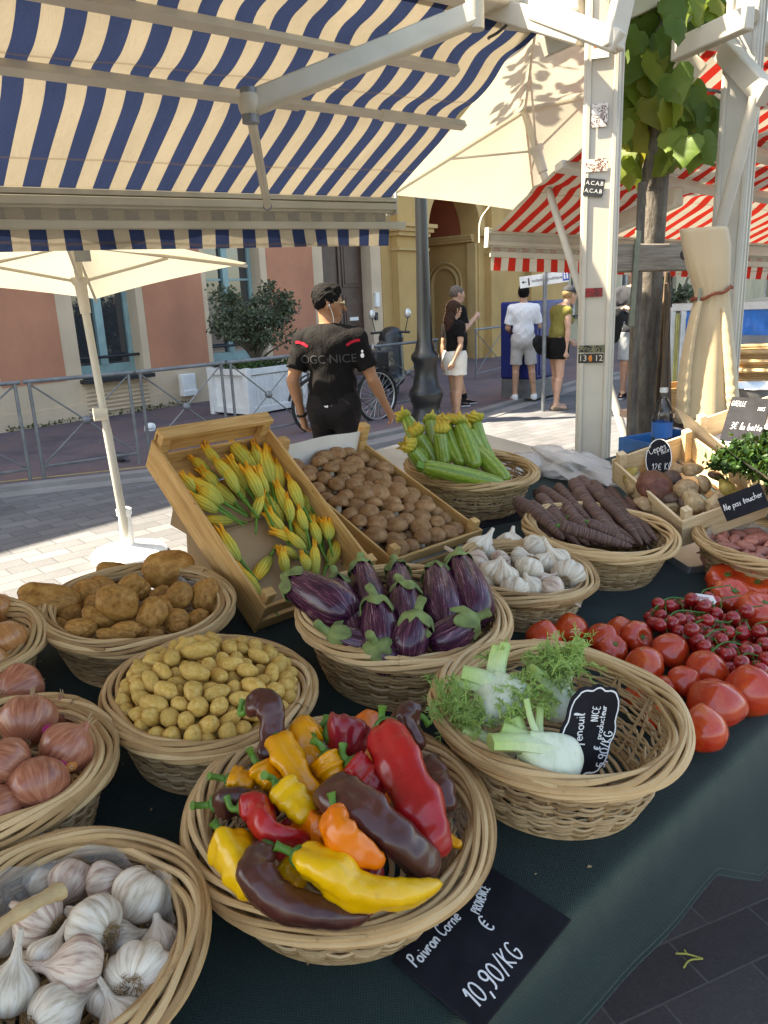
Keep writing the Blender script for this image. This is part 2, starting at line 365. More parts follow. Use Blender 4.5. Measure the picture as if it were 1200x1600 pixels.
def window(b, u0, u1, z0, z1, sill=True, mat=M_TEAL, leaves=2, rail=True):
    w = MB(); y = .28; f = .07; uc = (u0+u1)/2; zc = (z0+z1)/2
    w.add(box((u0+f/2, y, zc), (f, .07, z1-z0))); w.add(box((u1-f/2, y, zc), (f, .07, z1-z0)))
    w.add(box((uc, y, z1-f/2), (u1-u0-2*f, .07, f))); w.add(box((uc, y, z0+.09), (u1-u0-2*f, .07, .18)))
    w.add(box((uc, y-.012, (z0+.18+z1-f)/2), (.13, .09, z1-z0-.18-f)))
    w.add(box((uc-.32*(u1-u0)/1.2, y, z0+.62*(z1-z0)), (.5*(u1-u0)-.14, .04, .035))); w.add(box((uc+.32*(u1-u0)/1.2, y, z0+.62*(z1-z0)), (.5*(u1-u0)-.14, .04, .035)))
    fr = w.build('window', mat, b, smooth=False)
    mesh1('pane', box((uc, y+.015, zc), (u1-u0-.02, .012, z1-z0-.02)), M_PANE, fr, smooth=False)
    if sill: mesh1('sill', box((uc, .02, z0-.03), (u1-u0+.1, .44, .06)), M_DARK, fr, smooth=False)
    if rail: mesh1('guard_bar', tube([(u0, .1, z0+.30), (u1, .1, z0+.30)], .022, 8), M_DARK, fr)
for a, b in WIN[1:]:
    window(b1, a, b, ZS, ZT)
    for z0, z1 in UP: window(b1, a, b, z0, z1, rail=False)
# vent grilles at the base
for a, b in WIN[1:]:
    m = MB().add(box(((a+b)/2, -.008, .33), (b-a+.1, .03, .50)))
    for k in range(7): m.add(box(((a+b)/2, -.035, .14+k*.062), (b-a, .03, .028), np.array([[1, 0, 0], [0, .8, -.6], [0, .6, .8]])))
    m.build('vent_grille', M_CREAM, b1, smooth=False)
u, z = fuv(290, 604); m = MB().add(box((u, -.06, z+.03), (.27, .12, .37))); m.add(box((u, -.075, z-.10), (.29, .14, .10))); m.build('meter_box', M_WHITE, b1, bevel=.012)
dr = MB().add(box((7.53, .30, 1.5), (1.5, .08, 3.0)))
for k in range(2):
    for z0, z1 in ((.25, .95), (1.1, 1.75), (1.9, 2.85)):
        uc = 7.53+(-.37 if k == 0 else .37); dr.add(box((uc, .255, (z0+z1)/2), (.55, .03, z1-z0))); dr.add(box((uc, .24, (z0+z1)/2), (.43, .03, z1-z0-.12)))
dr.add(box((7.53, .25, 1.5), (.07, .05, 3.0)))
door = dr.build('door', M_DOOR, b1, bevel=.008)
mesh1('letter_slot', box((7.9, .215, 1.25), (.27, .02, .07)), M_WHITE, door); mesh1('door_handle', ball((7.66, .2, 1.05), .04), M_GREY, door)
mesh1('intercom', box((8.4, -.03, 1.62), (.13, .06, .30)), M_WHITE, b1, bevel=.01); mesh1('entry_lock', box((8.36, -.02, 1.28), (.09, .05, .16)), M_DARK, b1, bevel=.01)
# ------------------------------------------------------------------ ochre building with the arched passage
b2 = thing('ochre_building', 'ochre yellow building with pilasters and a deep arched passage', 'building', FA+FD*8.62, FROT)
E0 = 8.62; UA, UB, SP = 10.28-E0, 12.55-E0, 3.05; RA = (UB-UA)/2; UC = (UA+UB)/2; UE = 17.6-E0; H2 = 11.8
w = wallcols([(0, UA, [(0, H2)]), (UB, UE, [(0, H2)])], -.02, .5); NA = 28; V = []; F = []
for i in range(NA+1):
    t = math.pi*(1-i/NA); x = UC+RA*math.cos(t); z = SP+RA*math.sin(t)
    for y in (-.02, .5): V += [(x, y, z), (x, y, H2)]
for i in range(NA):
    a = 4*i; b = a+4; F += [(a, b, b+1, a+1), (a+2, a+3, b+3, b+2), (a, a+2, b+2, b)]
w.add((V, F)); w.build('wall', M_OCH, b2, smooth=False)
V = []; F = []
for i in range(NA+1):
    t = math.pi*(1-i/NA)
    for y in (.5, 2.6): V.append((UC+(RA+.02)*math.cos(t), y, SP+(RA+.02)*math.sin(t)))
for i in range(NA): F.append((2*i, 2*i+1, 2*i+3, 2*i+2))
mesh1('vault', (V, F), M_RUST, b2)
m = MB().add(box((UA-.1, 1.55, SP/2), (.2, 2.1, SP))).add(box((UB+.17, 1.55, SP/2), (.34, 2.1, SP)))
m.build('passage_wall', M_OCH, b2, smooth=False)
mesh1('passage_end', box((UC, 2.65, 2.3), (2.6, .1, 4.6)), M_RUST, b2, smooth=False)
# blind niche on the right passage wall, in the plane u = UB
NY0, NY1, NZ = .62, 1.42, 1.95; nr = (NY1-NY0)/2; nc = (NY0+NY1)/2; pts = [(UB-.02, NY0, 0)]+[(UB-.02, nc-nr*math.cos(t), NZ+nr*math.sin(t)) for t in np.linspace(0, math.pi, 20)]+[(UB-.02, NY1, 0)]
m = MB().add(tube(pts, .05, 6)); pts2 = [(UB-.01, nc+(y-nc)*1.3, NZ+(z-NZ)*1.3 if z > NZ else z) for _, y, z in pts]; m.add(tube(pts2, .035, 6)); m.build('niche_moulding', M_OCHD, b2)
m = MB()
for dy, dz, hh in ((0, 0, .07), (.03, .07, .06), (.06, .13, .05)): m.add(box((UB-.06-dy/2, 1.3, SP-.12+dz+hh/2), (.12+dy, 2.4, hh)))
m.add(box((UB-.05, .14, SP/2-.1), (.1, .25, SP-.1))); m.build('passage_cornice', M_OCHD, b2)
for k, (a, b) in enumerate([(.35, UA-.25), (UB+.32, UB+1.0), (15.0-E0, 15.8-E0)]):
    m = MB(); pa = MB(); pa.add(box(((a+b)/2, -.11, 1.5), (b-a, .18, 3.0))); pa.add(box(((a+b)/2, -.13, .3), (b-a+.1, .22, .6)))
    for i, (e, z0, z1) in enumerate([(.03, SP-.42, SP-.36), (.05, SP-.12, SP-.03), (.11, SP-.03, SP+.06), (.17, SP+.06, SP+.14)]): m.add(box(((a+b)/2, -.13-e/2, (z0+z1)/2), (b-a+2*e, .22+e, z1-z0)))
    pa.add(box(((a+b)/2, -.1, 6.5), (b-a-.1, .16, 6.8)))
    pp_ = pa.build('pilaster', M_OCH, b2, smooth=False); m.build('capital', M_OCHD, pp_, smooth=False)
V = []; F = []
for i in range(NA+1):
    t = math.pi*(1-i/NA)
    for r, y in ((RA, -.02), (RA, -.1), (RA+.2, -.1), (RA+.2, -.02)): V.append((UC+r*math.cos(t), y, SP+r*math.sin(t)))
for i in range(NA):
    for k in range(3): F.append((4*i+k, 4*i+k+1, 4*i+k+5, 4*i+k+4))
mesh1('arch_moulding', (V, F), M_OCHD, b2)
mesh1('cornice', box((UE/2, -.25, H2+.15), (UE+.3, .9, .35)), M_OCHD, b2); mesh1('roof', box((UE/2, 5, H2+.45), (UE+.2, 10.6, .2)), M_TERR, b2)
u, z = fuv(770, 449); m = MB().add(box((u-E0, -.05, z), (.34, .05, .40))); pl = m.build('plaque', plain('dull_bronze_plate', (.20, .16, .09), .5, .3, 20), b2, bevel=.01)
m = MB()
for k, (w_, a) in enumerate(((.2, .09), (.24, 0), (.16, -.09))): m.add(box((u-E0, -.079, z+a), (w_, .008, .035)))
m.build('plaque_relief', M_DARK, pl)
for z0, z1 in UP:
    for u in (1.0, 3.0, 5.0, 7.4): window(b2, u-.5, u+.5, z0, z1, False, M_TEAL, rail=False)
# ------------------------------------------------------------------ paler building further along
b3 = thing('beige_building', 'pale beige building with tall grey window far right behind the stalls', 'building', FA+FD*17.6, FROT)
E3 = 17.6; wn = [(.25, 1.15, .9, 2.9), (4.2, 5.4, .9, 2.9), (8.6, 9.8, .9, 2.9), (13, 14.4, .9, 2.9), (18, 19.4, .9, 2.9), (24, 25.4, .9, 2.9)]
cols = []; u = 0
for a, b, z0, z1 in wn: cols += [(u, a, [(0, 12)]), (a, b, [(0, z0), (z1, 4.6), (6.6, 12)])]; u = b
cols.append((u, 40, [(0, 12)])); wallcols(cols, -.03, .4).build('wall', M_BEIGE, b3, smooth=False)
for a, b, z0, z1 in wn: window(b3, a, b, z0, z1, True, M_WHITE, rail=False); window(b3, a, b, 4.6, 6.6, True, M_WHITE, rail=False)
mesh1('downpipe', tube([(7.0, -.1, 0), (7.0, -.1, 12)], .07, 10), M_WHITE, b3); mesh1('roof', box((20, 5, 12.15), (40, 10.6, .3)), M_TERR, b3)
# ------------------------------------------------------------------ lamp post
LP = G(667, 662); lz = lambda y: max(0, 1.6-(y-466)/1200*10.3)
def fl(th, t): return 1+.035*np.cos(12*th)*(1 if t > .45 else 0)
lamp = thing('lamp_post', 'black cast iron lamp post with ringed base behind the courgette basket', 'lamp post', LP)
pr = [(.28, 0), (.28, .12), (.235, .15), (.225, lz(612)-.1), (.25, lz(612)-.06), (.29, lz(606)), (.27, lz(600)), (.215, lz(594)), (.185, lz(575)), (.19, lz(560)), (.23, lz(553)), (.225, lz(547)), (.17, lz(542)), (.125, lz(525)), (.105, lz(490)), (.09, lz(400)), (.082, 3.0), (.07, 4.6)]
n_ = NT('black_gloss_iron'); M_IRON = n_.done(n_.bsdf((.014, .015, .015), .32, n_.bump(n_.noise(70, 3, n_.co()), .35, .004), .6))
pr = [(r*(.80 if z < 1.2 else .9), z) for r, z in pr]; mesh1('column', lathe(pr, 36), M_IRON, lamp, angle=60)
m = MB().add(lathe([(.07, 4.55), (.11, 4.6), (.11, 4.66), (.05, 4.7), (.05, 4.8)], 16))
for k in range(4): a = k*math.pi/2; m.add(tube([(.1*math.cos(a), .1*math.sin(a), 4.78), (.2*math.cos(a), .2*math.sin(a), 5.3)], .012, 6))
m.add(lathe([(.23, 5.3), (.2, 5.36), (.08, 5.5), (.03, 5.62), (.005, 5.7)], 16)); m.build('lantern_frame', M_IRON, lamp)
mesh1('lantern_glass', lathe([(.09, 4.8), (.19, 5.3)], 8), glass('lantern_glass', (.95, .95, .92), .1, .3), lamp)
# ------------------------------------------------------------------ railings
def railing(p, q, label, h=.95, ball_=True):
    p = np.array([p[0], p[1], .045]); q = np.array([q[0], q[1], .045]); d = q-p; L = np.linalg.norm(d); a = math.atan2(d[1], d[0])
    t = thing('railing', label, 'railing', p, a, 'crossed steel railings along the pavement')
    for x in (.03, L-.03): mesh1('post', tube([(x, 0, 0), (x, 0, h)], .017, 8), M_GREY, t)
    mesh1('top_rail', tube([(-.02, 0, h), (L+.02, 0, h)], .020, 8), M_GREY, t)
    mesh1('bottom_rail', tube([(.03, 0, .12), (L-.03, 0, .12)], .014, 6), M_GREY, t)
    m = MB().add(tube([(.03, 0, .12), (L-.03, 0, h-.02)], .009, 6)).add(tube([(.03, .012, h-.02), (L-.03, .012, .12)], .009, 6)); m.build('cross_brace', M_GREY, t)
    if ball_: mesh1('boss', ball((L/2, 0, (h+.1)/2), .045), M_GREY, t)
rp = lambda d1, d2: D1*d1+D2*d2
A_ = G(60, 757); B_ = G(228, 730); C_ = G(365, 702); gp = unit(C_-B_)*.07
def lab(s): return 'grey steel railing section with crossed braces and boss, '+s
railing(A_-(B_-A_)*1.03-gp, A_-gp*.5, lab('cut by the left photo edge'))
railing(A_+gp*.5, B_-gp*.5, lab('behind the left parasol pole'))
railing(B_+gp*.5, C_-gp*.5, lab('below the white meter box'))
E_ = C_+(C_-B_)*1.02
railing(C_+gp*.5, E_-gp*.5, lab('in front of the olive planter'))
E2_ = E_+unit(G(655, 640)-E_)*1.35; railing(E_+gp*.5, E2_-gp*.5, lab('behind the man in black'))
railing(E2_+gp*.5, E2_+unit(G(655, 640)-E2_)*1.5, lab('beside the bicycle and lamp post'))
Q_ = G(743, 598); railing(Q_, Q_+FD*1.5+FN*.2, 'grey steel railing with one diagonal brace left of the blue cabinet', ball_=False)
# ------------------------------------------------------------------ planter and olive bush
pb = G(408, 645); pl = thing('planter', 'white boxed wooden planter under the olive bush', 'planter', pb, FROT)
m = MB(); pw, pd, ph = 1.15, .8, .62
m.add(box((0, 0, ph/2+.05), (pw-.06, pd-.06, ph-.06)))
for k in range(12): m.add(box((-pw/2+.1+k*(pw-.2)/11, -pd/2, ph/2+.05), (.082, .03, ph-.1)))
for k in range(8): m.add(box((pw/2, -pd/2+.1+k*(pd-.2)/7, ph/2+.05), (.03, .082, ph-.1)))
m.build('planter_box', M_WHITE, pl, bevel=.005)
m = MB()
for sx in (-1, 1):
    for sy in (-1, 1): m.add(box((sx*pw/2, sy*pd/2, ph/2+.06), (.09, .09, ph+.12)))
for z in (.12, ph+.06): m.add(box((0, -pd/2-.005, z), (pw, .06, .09))); m.add(box((0, pd/2+.005, z), (pw, .06, .09))); m.add(box((pw/2+.005, 0, z), (.06, pd-.1, .088))); m.add(box((-pw/2-.005, 0, z), (.06, pd-.1, .088)))
m.build('planter_frame', M_WHITE, pl, bevel=.006); mesh1('soil', box((0, 0, ph+.03), (pw-.1, pd-.1, .05)), plain('soil', (.05, .035, .025), .95, .3, 10, .8, 30), pl)
def leafmat(name, c1, c2, tr=.35):
    n = NT(name); c = n.ramp(n.attr('tone'), [(0, c1), (1, c2)]); c = mulv(n, c, n.noise(14, 3, n.co()), .2)
    a = n.bsdf(c, .5, None, .4); b = n.n('BsdfTranslucent', {0: n.mix(.35, c, (.30, .34, .03))}).outputs[0]
    return n.done(n.n('MixShader', {0: tr, 1: a, 2: b}).outputs[0])
def leafcloud(N, place, size, seed, ratio=.3, cup=.1):
    rg = np.random.default_rng(seed); V = []; F = []; A = []
    for i in range(N):
        c, out = place(rg); s = size*rg.uniform(.6, 1.25); d = unit(rg.normal(0, 1, 3)+.8*unit(out)); x = unit(np.cross(d, rg.normal(0, 1, 3))); nn = np.cross(x, d); k = len(V)
        V += [c, c+d*s*.5+x*s*ratio+nn*s*cup, c+d*s, c+d*s*.5-x*s*ratio+nn*s*cup, c+d*s*.5]; F += [(k, k+1, k+4), (k+1, k+2, k+4), (k, k+4, k+3), (k+4, k+2, k+3)]; A += [rg.uniform()]*5
    return V, F, A
def bush(name, label, base, H, R, N, size, seed, mats, clumps=16, stem=.03, cat='plant'):
    t = thing(name, label, cat, base); rg = np.random.default_rng(seed); cl = []; m = MB()
    for k in range(clumps):
        a = rg.uniform(0, 2*math.pi); r = R*math.sqrt(rg.uniform(0, 1))*.8; z = H*(.28+.66*rg.uniform(0, 1)); c = np.array([r*math.cos(a), r*math.sin(a), z]); cl.append((c, rg.uniform(.13, .26)*R*1.25))
        m.add(tube(curve([(0, 0, 0), c*np.array([.25, .25, .45]), c*np.array([.7, .7, .8]), c], 10), np.linspace(stem, stem*.2, 10), 6))
    m.build('trunk', M_BARK, t)
    def place(rg):
        c, r = cl[rg.integers(len(cl))]; d = unit(rg.normal(0, 1, 3)); return c+d*r*rg.uniform(.2, 1.1)*np.array([1, 1, .8]), d+np.array([0, 0, .4])
    V, F, A = leafcloud(N, place, size, seed); MB().add((V, F), att=A).build('crown', mats, t, att='tone', smooth=False); return t
M_BARK = plain('tree_bark', (.13, .105, .08), .9, .45, 9, .9, 25, bdist=.01)
M_OLIVE = leafmat('olive_leaves', (.035, .05, .03), (.13, .16, .10), .15)
bush('olive_bush', 'grey green olive bush growing in the white planter', pb+[0, 0, .68], 1.25, .72, 6500, .062, 5, M_OLIVE, 44, .022)
V, F, A = leafcloud(500, lambda r: (np.array([r.uniform(-.5, .5), r.uniform(-.32, .32), r.uniform(.66, .78)]), np.array([0, 0, 1.])), .08, 3)
tag(MB().add((V, F), att=A).build('ground_cover', leafmat('ground_cover_leaves', (.02, .05, .012), (.07, .13, .03), .2), att='tone', loc=pb, smooth=False, rot=np.array([[math.cos(FROT), -math.sin(FROT), 0], [math.sin(FROT), math.cos(FROT), 0], [0, 0, 1]])), 'low green leaves spilling over the rim of the white planter', 'plant')
bush('street_shrub', 'dark green shrub far off left of the hanging beige top', P(1046, 500, 19)*[1, 1, 0], 2.6, .8, 1800, .12, 8, M_OLIVE, 20, .05)
V, F, A = leafcloud(260, lambda r: (np.array([r.uniform(.1, 3.2), r.uniform(-.12, -.02), .05+r.uniform(0, .05)]), np.array([0, -.5, 1.])), .05, 4)
tag(MB().add((V, F), att=A).build('weeds', leafmat('weed_leaves', (.03, .05, .012), (.09, .11, .03), .2), att='tone', loc=FA, rot=np.array([[FD[0], FN[0], 0], [FD[1], FN[1], 0], [0, 0, 1]]), smooth=False), 'sparse weeds along the foot of the salmon wall', 'weeds', kind='stuff')
# ------------------------------------------------------------------ cabinet, sign
kb = G(828, 628); M_BLUE = plain('blue_cabinet_paint', (.010, .022, .15), .4, .15, 6); kt = thing('utility_cabinet', 'tall blue street cabinet on grey base behind the man in white', 'cabinet', kb+FN*.5+FD*.22+np.array([.38, 0, 0]), FROT)
mesh1('cabinet_body', box((0, 0, .92), (.95, .62, 1.16)), M_BLUE, kt, bevel=.03); mesh1('cabinet_base', box((0, 0, .19), (.93, .60, .30)), M_GREY, kt, bevel=.01)
mesh1('cabinet_door', box((-.02, -.315, .9), (.72, .02, 1.0)), M_BLUE, kt, bevel=.008); mesh1('door_latch', box((.05, -.335, .62), (.05, .03, .34)), M_WHITE, kt, bevel=.01)
# ------------------------------------------------------------------ lettering
def text(s, size, mat, name, parent, M4, font_shear=0., bold=0., align='CENTER', ext=.0008):
    c = bpy.data.curves.new('t', 'FONT'); c.body = s; c.size = size; c.shear = font_shear; c.offset = bold; c.align_x = align; c.align_y = 'CENTER'; c.extrude = ext; c.resolution_u = 3
    o = bpy.data.objects.new('t', c); COL.objects.link(o); dg = bpy.context.evaluated_depsgraph_get(); me = bpy.data.meshes.new_from_object(o.evaluated_get(dg)); bpy.data.objects.remove(o)
    me.materials.clear(); me.materials.append(mat); r = bpy.data.objects.new(name, me); COL.objects.link(r); r.parent = parent; r.matrix_local = M4; return r
def m4(x, y, z, o): M_ = np.eye(4); M_[:3, 0] = x; M_[:3, 1] = y; M_[:3, 2] = z; M_[:3, 3] = o; return Matrix(M_.tolist())
sp = P(853, 438, 11.0); st = thing('direction_sign', 'white toilettes publiques sign on a grey pole above the blue cabinet', 'sign', sp*[1, 1, 0])
sa, sb = P(812, 442, 11.0)-sp, P(888, 431, 11.15)-sp; sx = unit(sb-sa); sz = np.array([0, 0, 1.]); sz = unit(sz-sx*(sx@sz)); sy = np.cross(sz, sx); L = np.linalg.norm(sb-sa); so_ = np.array([0, 0, sp[2]])
RS = np.array([sx, sy, sz]).T; mesh1('pole', tube([sy*.05, sy*.05+[0, 0, sp[2]+.3]], .03, 10), M_GREY, st)
pn = mesh1('sign_panel', box(so_+(sa+sb)/2, (L, .025, .15), RS), M_WHITE, st, bevel=.004); mc = (sa+sb)/2+so_-sy*.0145; M_BLK = plain('black_print', (.02, .02, .022), .6); M_SBLUE = plain('blue_pictogram', (.03, .07, .35), .5)
text('toilettes publiques', .060, M_BLK, 'sign_lettering', pn, m4(sx, sz, -sy, mc+sx*.05))
m = MB(); q = lambda a, b: mc+sx*a+sz*b
m.add(bar(q(-.29, 0), q(-.245, 0), .012, .003, sy)); m.add((np.array([q(-.31, 0), q(-.28, .022), q(-.28, -.022)]), [(0, 1, 2)])); m.add(ball(q(-.21, .035), (.011,)*3)); m.add(bar(q(-.21, .022), q(-.21, -.05), .02, .003, sy)); m.build('arrow_symbol', M_BLK, pn)
mesh1('toilet_symbol', box(q(.295, 0), (.085, .004, .11), RS), M_SBLUE, pn)
m = MB()
for s in (-.018, .018): m.add(ball(q(.295+s, .035)-sy*.003, (.009, .004, .009))); m.add(box(q(.295+s, -.005)-sy*.003, (.022, .003, .055), RS))
m.build('toilet_figures', M_WHITE, pn)
# ------------------------------------------------------------------ bicycle, scooter
def wheel(R=.34, w=.022, spokes=24):
    m = MB().add(ring((0, 0, 0), R, w, 40, 8)); r = MB().add(ring((0, 0, 0), R-.028, .011, 40, 6)); s = MB()
    for k in range(spokes): a = 2*math.pi*k/spokes; s.add(tube([(.02*math.cos(a+1), .02*math.sin(a+1), .02*(-1)**k), ((R-.03)*math.cos(a), (R-.03)*math.sin(a), 0)], .0022, 4))
    s.add(tube([(0, 0, -.05), (0, 0, .05)], .018, 8)); return m, r, s
M_TYRE = plain('tyre_rubber', (.02, .02, .02), .85, .2); M_ALU = plain('aluminium', (.55, .55, .54), .38, .15, 8, 0, 60, .85)
bw = G(593, 660); bd = unit(FD*.95-FN*.15); ba = math.atan2(bd[1], bd[0])
bk = thing('bicycle', 'dark city bicycle parked against the railing behind the man in black', 'bicycle', bw-bd*.55, ba)
RX = np.array([[1, 0, 0], [0, 0, -1], [0, 1, 0.]])
for x in (-.53, .53):
    a, b, c = wheel(); wv = MB(); wv.add((np.vstack(a.v)@RX.T, a.f)); tt = wv.build('wheel', M_TYRE, bk, loc=(x, 0, .36))
    MB().add((np.vstack(b.v)@RX.T, b.f)).build('rim', M_ALU, tt); MB().add((np.vstack(c.v)@RX.T, c.f)).build('spokes', M_ALU, tt)
m = MB()
for a, b, r in [((-.53, 0, .36), (-.08, 0, .30), .014), ((-.08, 0, .30), (-.22, 0, .82), .018), ((-.22, 0, .74), (.38, 0, .80), .018), ((-.08, 0, .30), (.38, 0, .72), .02), ((.36, 0, .9), (.53, 0, .36), .016), ((-.22, 0, .74), (-.53, 0, .36), .010), ((.34, 0, .98), (.36, 0, .88), .016)]: m.add(tube([a, b], r, 8))
m.build('bicycle_frame', M_DARK, bk)
mesh1('handlebar', tube(curve([(.22, -.3, 1.02), (.32, -.18, 1.06), (.34, 0, 1.02), (.32, .18, 1.06), (.22, .3, 1.02)], 20), .013, 8), M_ALU, bk); mesh1('saddle', tube([(-.36, 0, .9), (-.27, 0, .91), (-.08, 0, .9)], [.075, .085, .02], 12, squash=.5), M_DARK, bk)
mm = MB().add(tube([(-.53, -.04, .36), (-.08, -.04, .30)], .012, 6)).add(ring((-.08, -.05, .30), .09, .008, 24, 6, RX)); mm.add(tube([(-.08, -.06, .3), (.02, -.1, .17)], .012, 6)); mm.build('crank', M_ALU, bk)
mesh1('mudguard', tube([(-.53+.40*math.cos(t), 0, .36+.40*math.sin(t)) for t in np.linspace(.4, 2.9, 18)], .026, 6, squash=.35), M_DARK, bk); mesh1('basket', box((.52, 0, .86), (.24, .3, .2)), M_DARK, bk, bevel=.02)
sb_ = G(622, 628)+FN*.2; sc = thing('motor_scooter', 'dark motor scooter with a round mirror left of the lamp post', 'scooter', sb_, FROT+.5)
S_ = SDF((-1.0, -.35, .1), (.95, .35, 1.25), .02); S_.cap((-.65, 0, .62), (-.15, 0, .6), .17, .16, k=.05).cap((-.65, 0, .75), (-.1, 0, .76), .11, .1, (1, .8, 1)).cap((-.2, 0, .32), (.35, 0, .32), .1, .1, (1, .55, 1), .05).cap((.38, 0, .35), (.5, 0, 1.0), .16, .13, (1, .7, 1), .05).cap((.5, 0, 1.0), (.55, 0, 1.08), .12, .1, (1, .6, 1), .05).cap((.6, 0, .5), (.82, 0, .5), .12, .07, k=.05)
mesh1('scooter_body', S_.mesh(), M_IRON, sc)
for x in (-.62, .68):
    ww = MB().add(ring((0, 0, 0), .17, .06, 28, 10)); MB().add((np.vstack(ww.v)@RX.T, ww.f)).build('wheel', M_TYRE, sc, loc=(x, 0, .23))
mesh1('handlebar', tube([(.42, -.33, 1.08), (.5, 0, 1.1), (.42, .33, 1.08)], .02, 8), M_DARK, sc)
for s in (-1, 1): mm = mesh1('mirror', ball((.45, s*.3, 1.38), (.02, .055, .08)), M_ALU, sc); mesh1('mirror_stem', tube([(.45, s*.25, 1.08), (.45, s*.3, 1.32)], .008, 6), M_DARK, mm)
mesh1('seat', tube([(-.75, 0, .84), (-.4, 0, .87), (-.05, 0, .82)], [.06, .1, .06], 12, squash=1.3), M_DARK, sc)
# pigeon and litter on the pavement
gp_ = G(188, 728); bd_ = thing('pigeon', 'small dark pigeon pecking on the pavement behind the parasol pole', 'bird', gp_, 2.6)
Sg = SDF((-.2, -.1, 0), (.2, .1, .22), .006); Sg.cap((-.05, 0, .1), (.05, 0, .11), .05, .045, k=.02).cap((.05, 0, .12), (.11, 0, .09), .03, .02, k=.02).cap((-.06, 0, .1), (-.16, 0, .07), .03, .01, (1, 1, 1.6), .02).cap((.11, 0, .09), (.135, 0, .075), .02, .008, k=.01)
Sg.cap((0, .02, .07), (.01, .02, .01), .008, .005, k=.01).cap((0, -.02, .07), (.01, -.02, .01), .008, .005, k=.01); mesh1('body', Sg.mesh(), plain('pigeon_feathers', (.05, .05, .06), .7, .4, 30), bd_)
lt = ico(3); v = lt[0]; v = v*(1+wob(v, .5, 1.6, 4)[:, None])*[.07, .05, .075]+[0, 0, .07]
tag(mesh1('plastic_bag', (v, lt[1]), plain('white_film', (.7, .7, .68), .4, .1), loc=G(236, 678)), 'small white plastic bag dropped behind the flower crate', 'bag')
# ================================================================== STALL STRUCTURES
def TD(a, b, h=0.):        # stall coordinates (along the front, towards the back) -> world point over the table top
    p = D1*a+D2*b; return TT(p[0], p[1], h)
def woven(name, c1, c2, scale=420, ts=.9):
    n = NT(name); o = n.co('UV'); x, y, _ = n.sep(o)
    wx = n.math('SINE', n.math('MULTIPLY', x, scale)); wy = n.math('SINE', n.math('MULTIPLY', y, scale*.8)); h = n.math('MULTIPLY', wx, wy)
    c = n.mix(n.math('MULTIPLY_ADD', h, .35, .45), c1, c2); c = mulv(n, c, n.noise(2.2, 6, n.co(), .7), .35); c = mulv(n, c, n.noise(1.0, 3, n.co('Object', (14, 3, 14)), .5), .18); c = n.mix(n.math('MULTIPLY', n.attr('fold_light_wear'), n.math('MULTIPLY_ADD', n.noise(18, 5, n.co(), .7), .7, .15)), c, (.075, .095, .068))
    return n.done(n.bsdf(c, ts, n.bump(h, .5, .001), .25, sheen=.10))
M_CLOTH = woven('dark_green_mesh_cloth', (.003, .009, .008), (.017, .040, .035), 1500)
M_BOARD = plain('raw_board', (.32, .22, .12), .8, .3, 5)
def uvs(o, fn):
    me = o.data; uv = me.uv_layers.new(name='UVMap'); 
    for lp in me.loops: uv.data[lp.index].uv = fn(me.vertices[lp.vertex_index].co)
tb = thing('market_table', 'long market table under a dark green mesh cloth', 'table', TD(.9, 1.0)*[1, 1, 0])
O0 = TD(.9, 1.0)*[1, 1, 0]
A0, A1, B0, B1 = -1.5, 3.35, .462, 1.60
mesh1('table_top', box(TD((A0+A1)/2, (B0+B1)/2+.01, -.03)-O0, (A1-A0-.04, B1-B0-.04, .035), TROT), M_BOARD, tb)
for a in (A0+.1, .9, A1-.1):
    for b in (B0+.42, B1-.1): p = TD(a, b, -.05)-O0; mesh1('leg', tube([p*[1, 1, 0], p], .02, 8), M_GREY, tb)
NB, HEM = 30, .112
prof = [(B1+.012, -.16), (B1+.012, -.03), (B1, -.004)]+[(B1-(B1-B0)*t, 0) for t in np.linspace(.03, .97, 60)]+[(B0+.004, -.0008), (B0-.004, -.003), (B0-.010, -.0068), (B0-.0145, -.0118), (B0-.017, -.018)]
def cl(i, j):
    a = A0+(A1-A0)*i; k = j*(len(prof)+9); k0 = int(round(k))
    if k0 < len(prof): b, h = prof[k0]
    else:
        t = (k0-len(prof)+1)/10; flare = .030+.003*math.sin(a*9)+.0015*math.sin(a*29+1); tail = max(0, min(1, (a-1.04)/.14)); hm = HEM+.004*math.sin(a*5+.7)+.085*tail; b = B0-.018-t*(flare+.02*tail); h = -.021-t*hm
    wr = .0016*math.sin(a*9+b*13)+.0012*math.sin(a*23-b*9)
    if .45 < b < 1.55: h += abs(wr)
    return TD(a, b, h)-O0
NVv = len(prof)+10
fold_light_wear = [math.exp(-((k-len(prof)+2)/(3.2 if k > len(prof)-2 else 1.5))**2) for k in range(NVv)]  # paler line on the fold: ridge highlight painted into the colour, plus faded cloth
o = mesh1('tablecloth', sheet(420, NVv, cl), M_CLOTH, add=dict(att=np.tile(fold_light_wear, 420)), att='fold_light_wear')
o.location = O0; tag(o, 'dark green mesh tablecloth with a drooping stitched hem', 'tablecloth')
uvs(o, lambda c: (c.x*.743+c.y*.669, -c.x*.669+c.y*.743+c.z))
hemp = []
for i in np.linspace(.2, 1, 260): hemp.append(np.array(cl(i, 1.0)))
sv = MB()
for dz in (0.004, .016): sv.add(tube([p+[.0012*D2[0]*-2, .0012*D2[1]*-2, dz] for p in hemp], .0006, 5))
sv.build('hem_stitching', plain('grey_thread', (.05, .075, .068), .9, .3, 200), o)
wt_ = thing('side_table', 'white topped trestle table behind the courgette basket', 'table', TD(2.0, 1.95)*[1, 1, 0]); O1 = TD(2.0, 1.95)*[1, 1, 0]
M_LAM = plain('cream_laminate', (.55, .48, .38), .4, .2, 4)
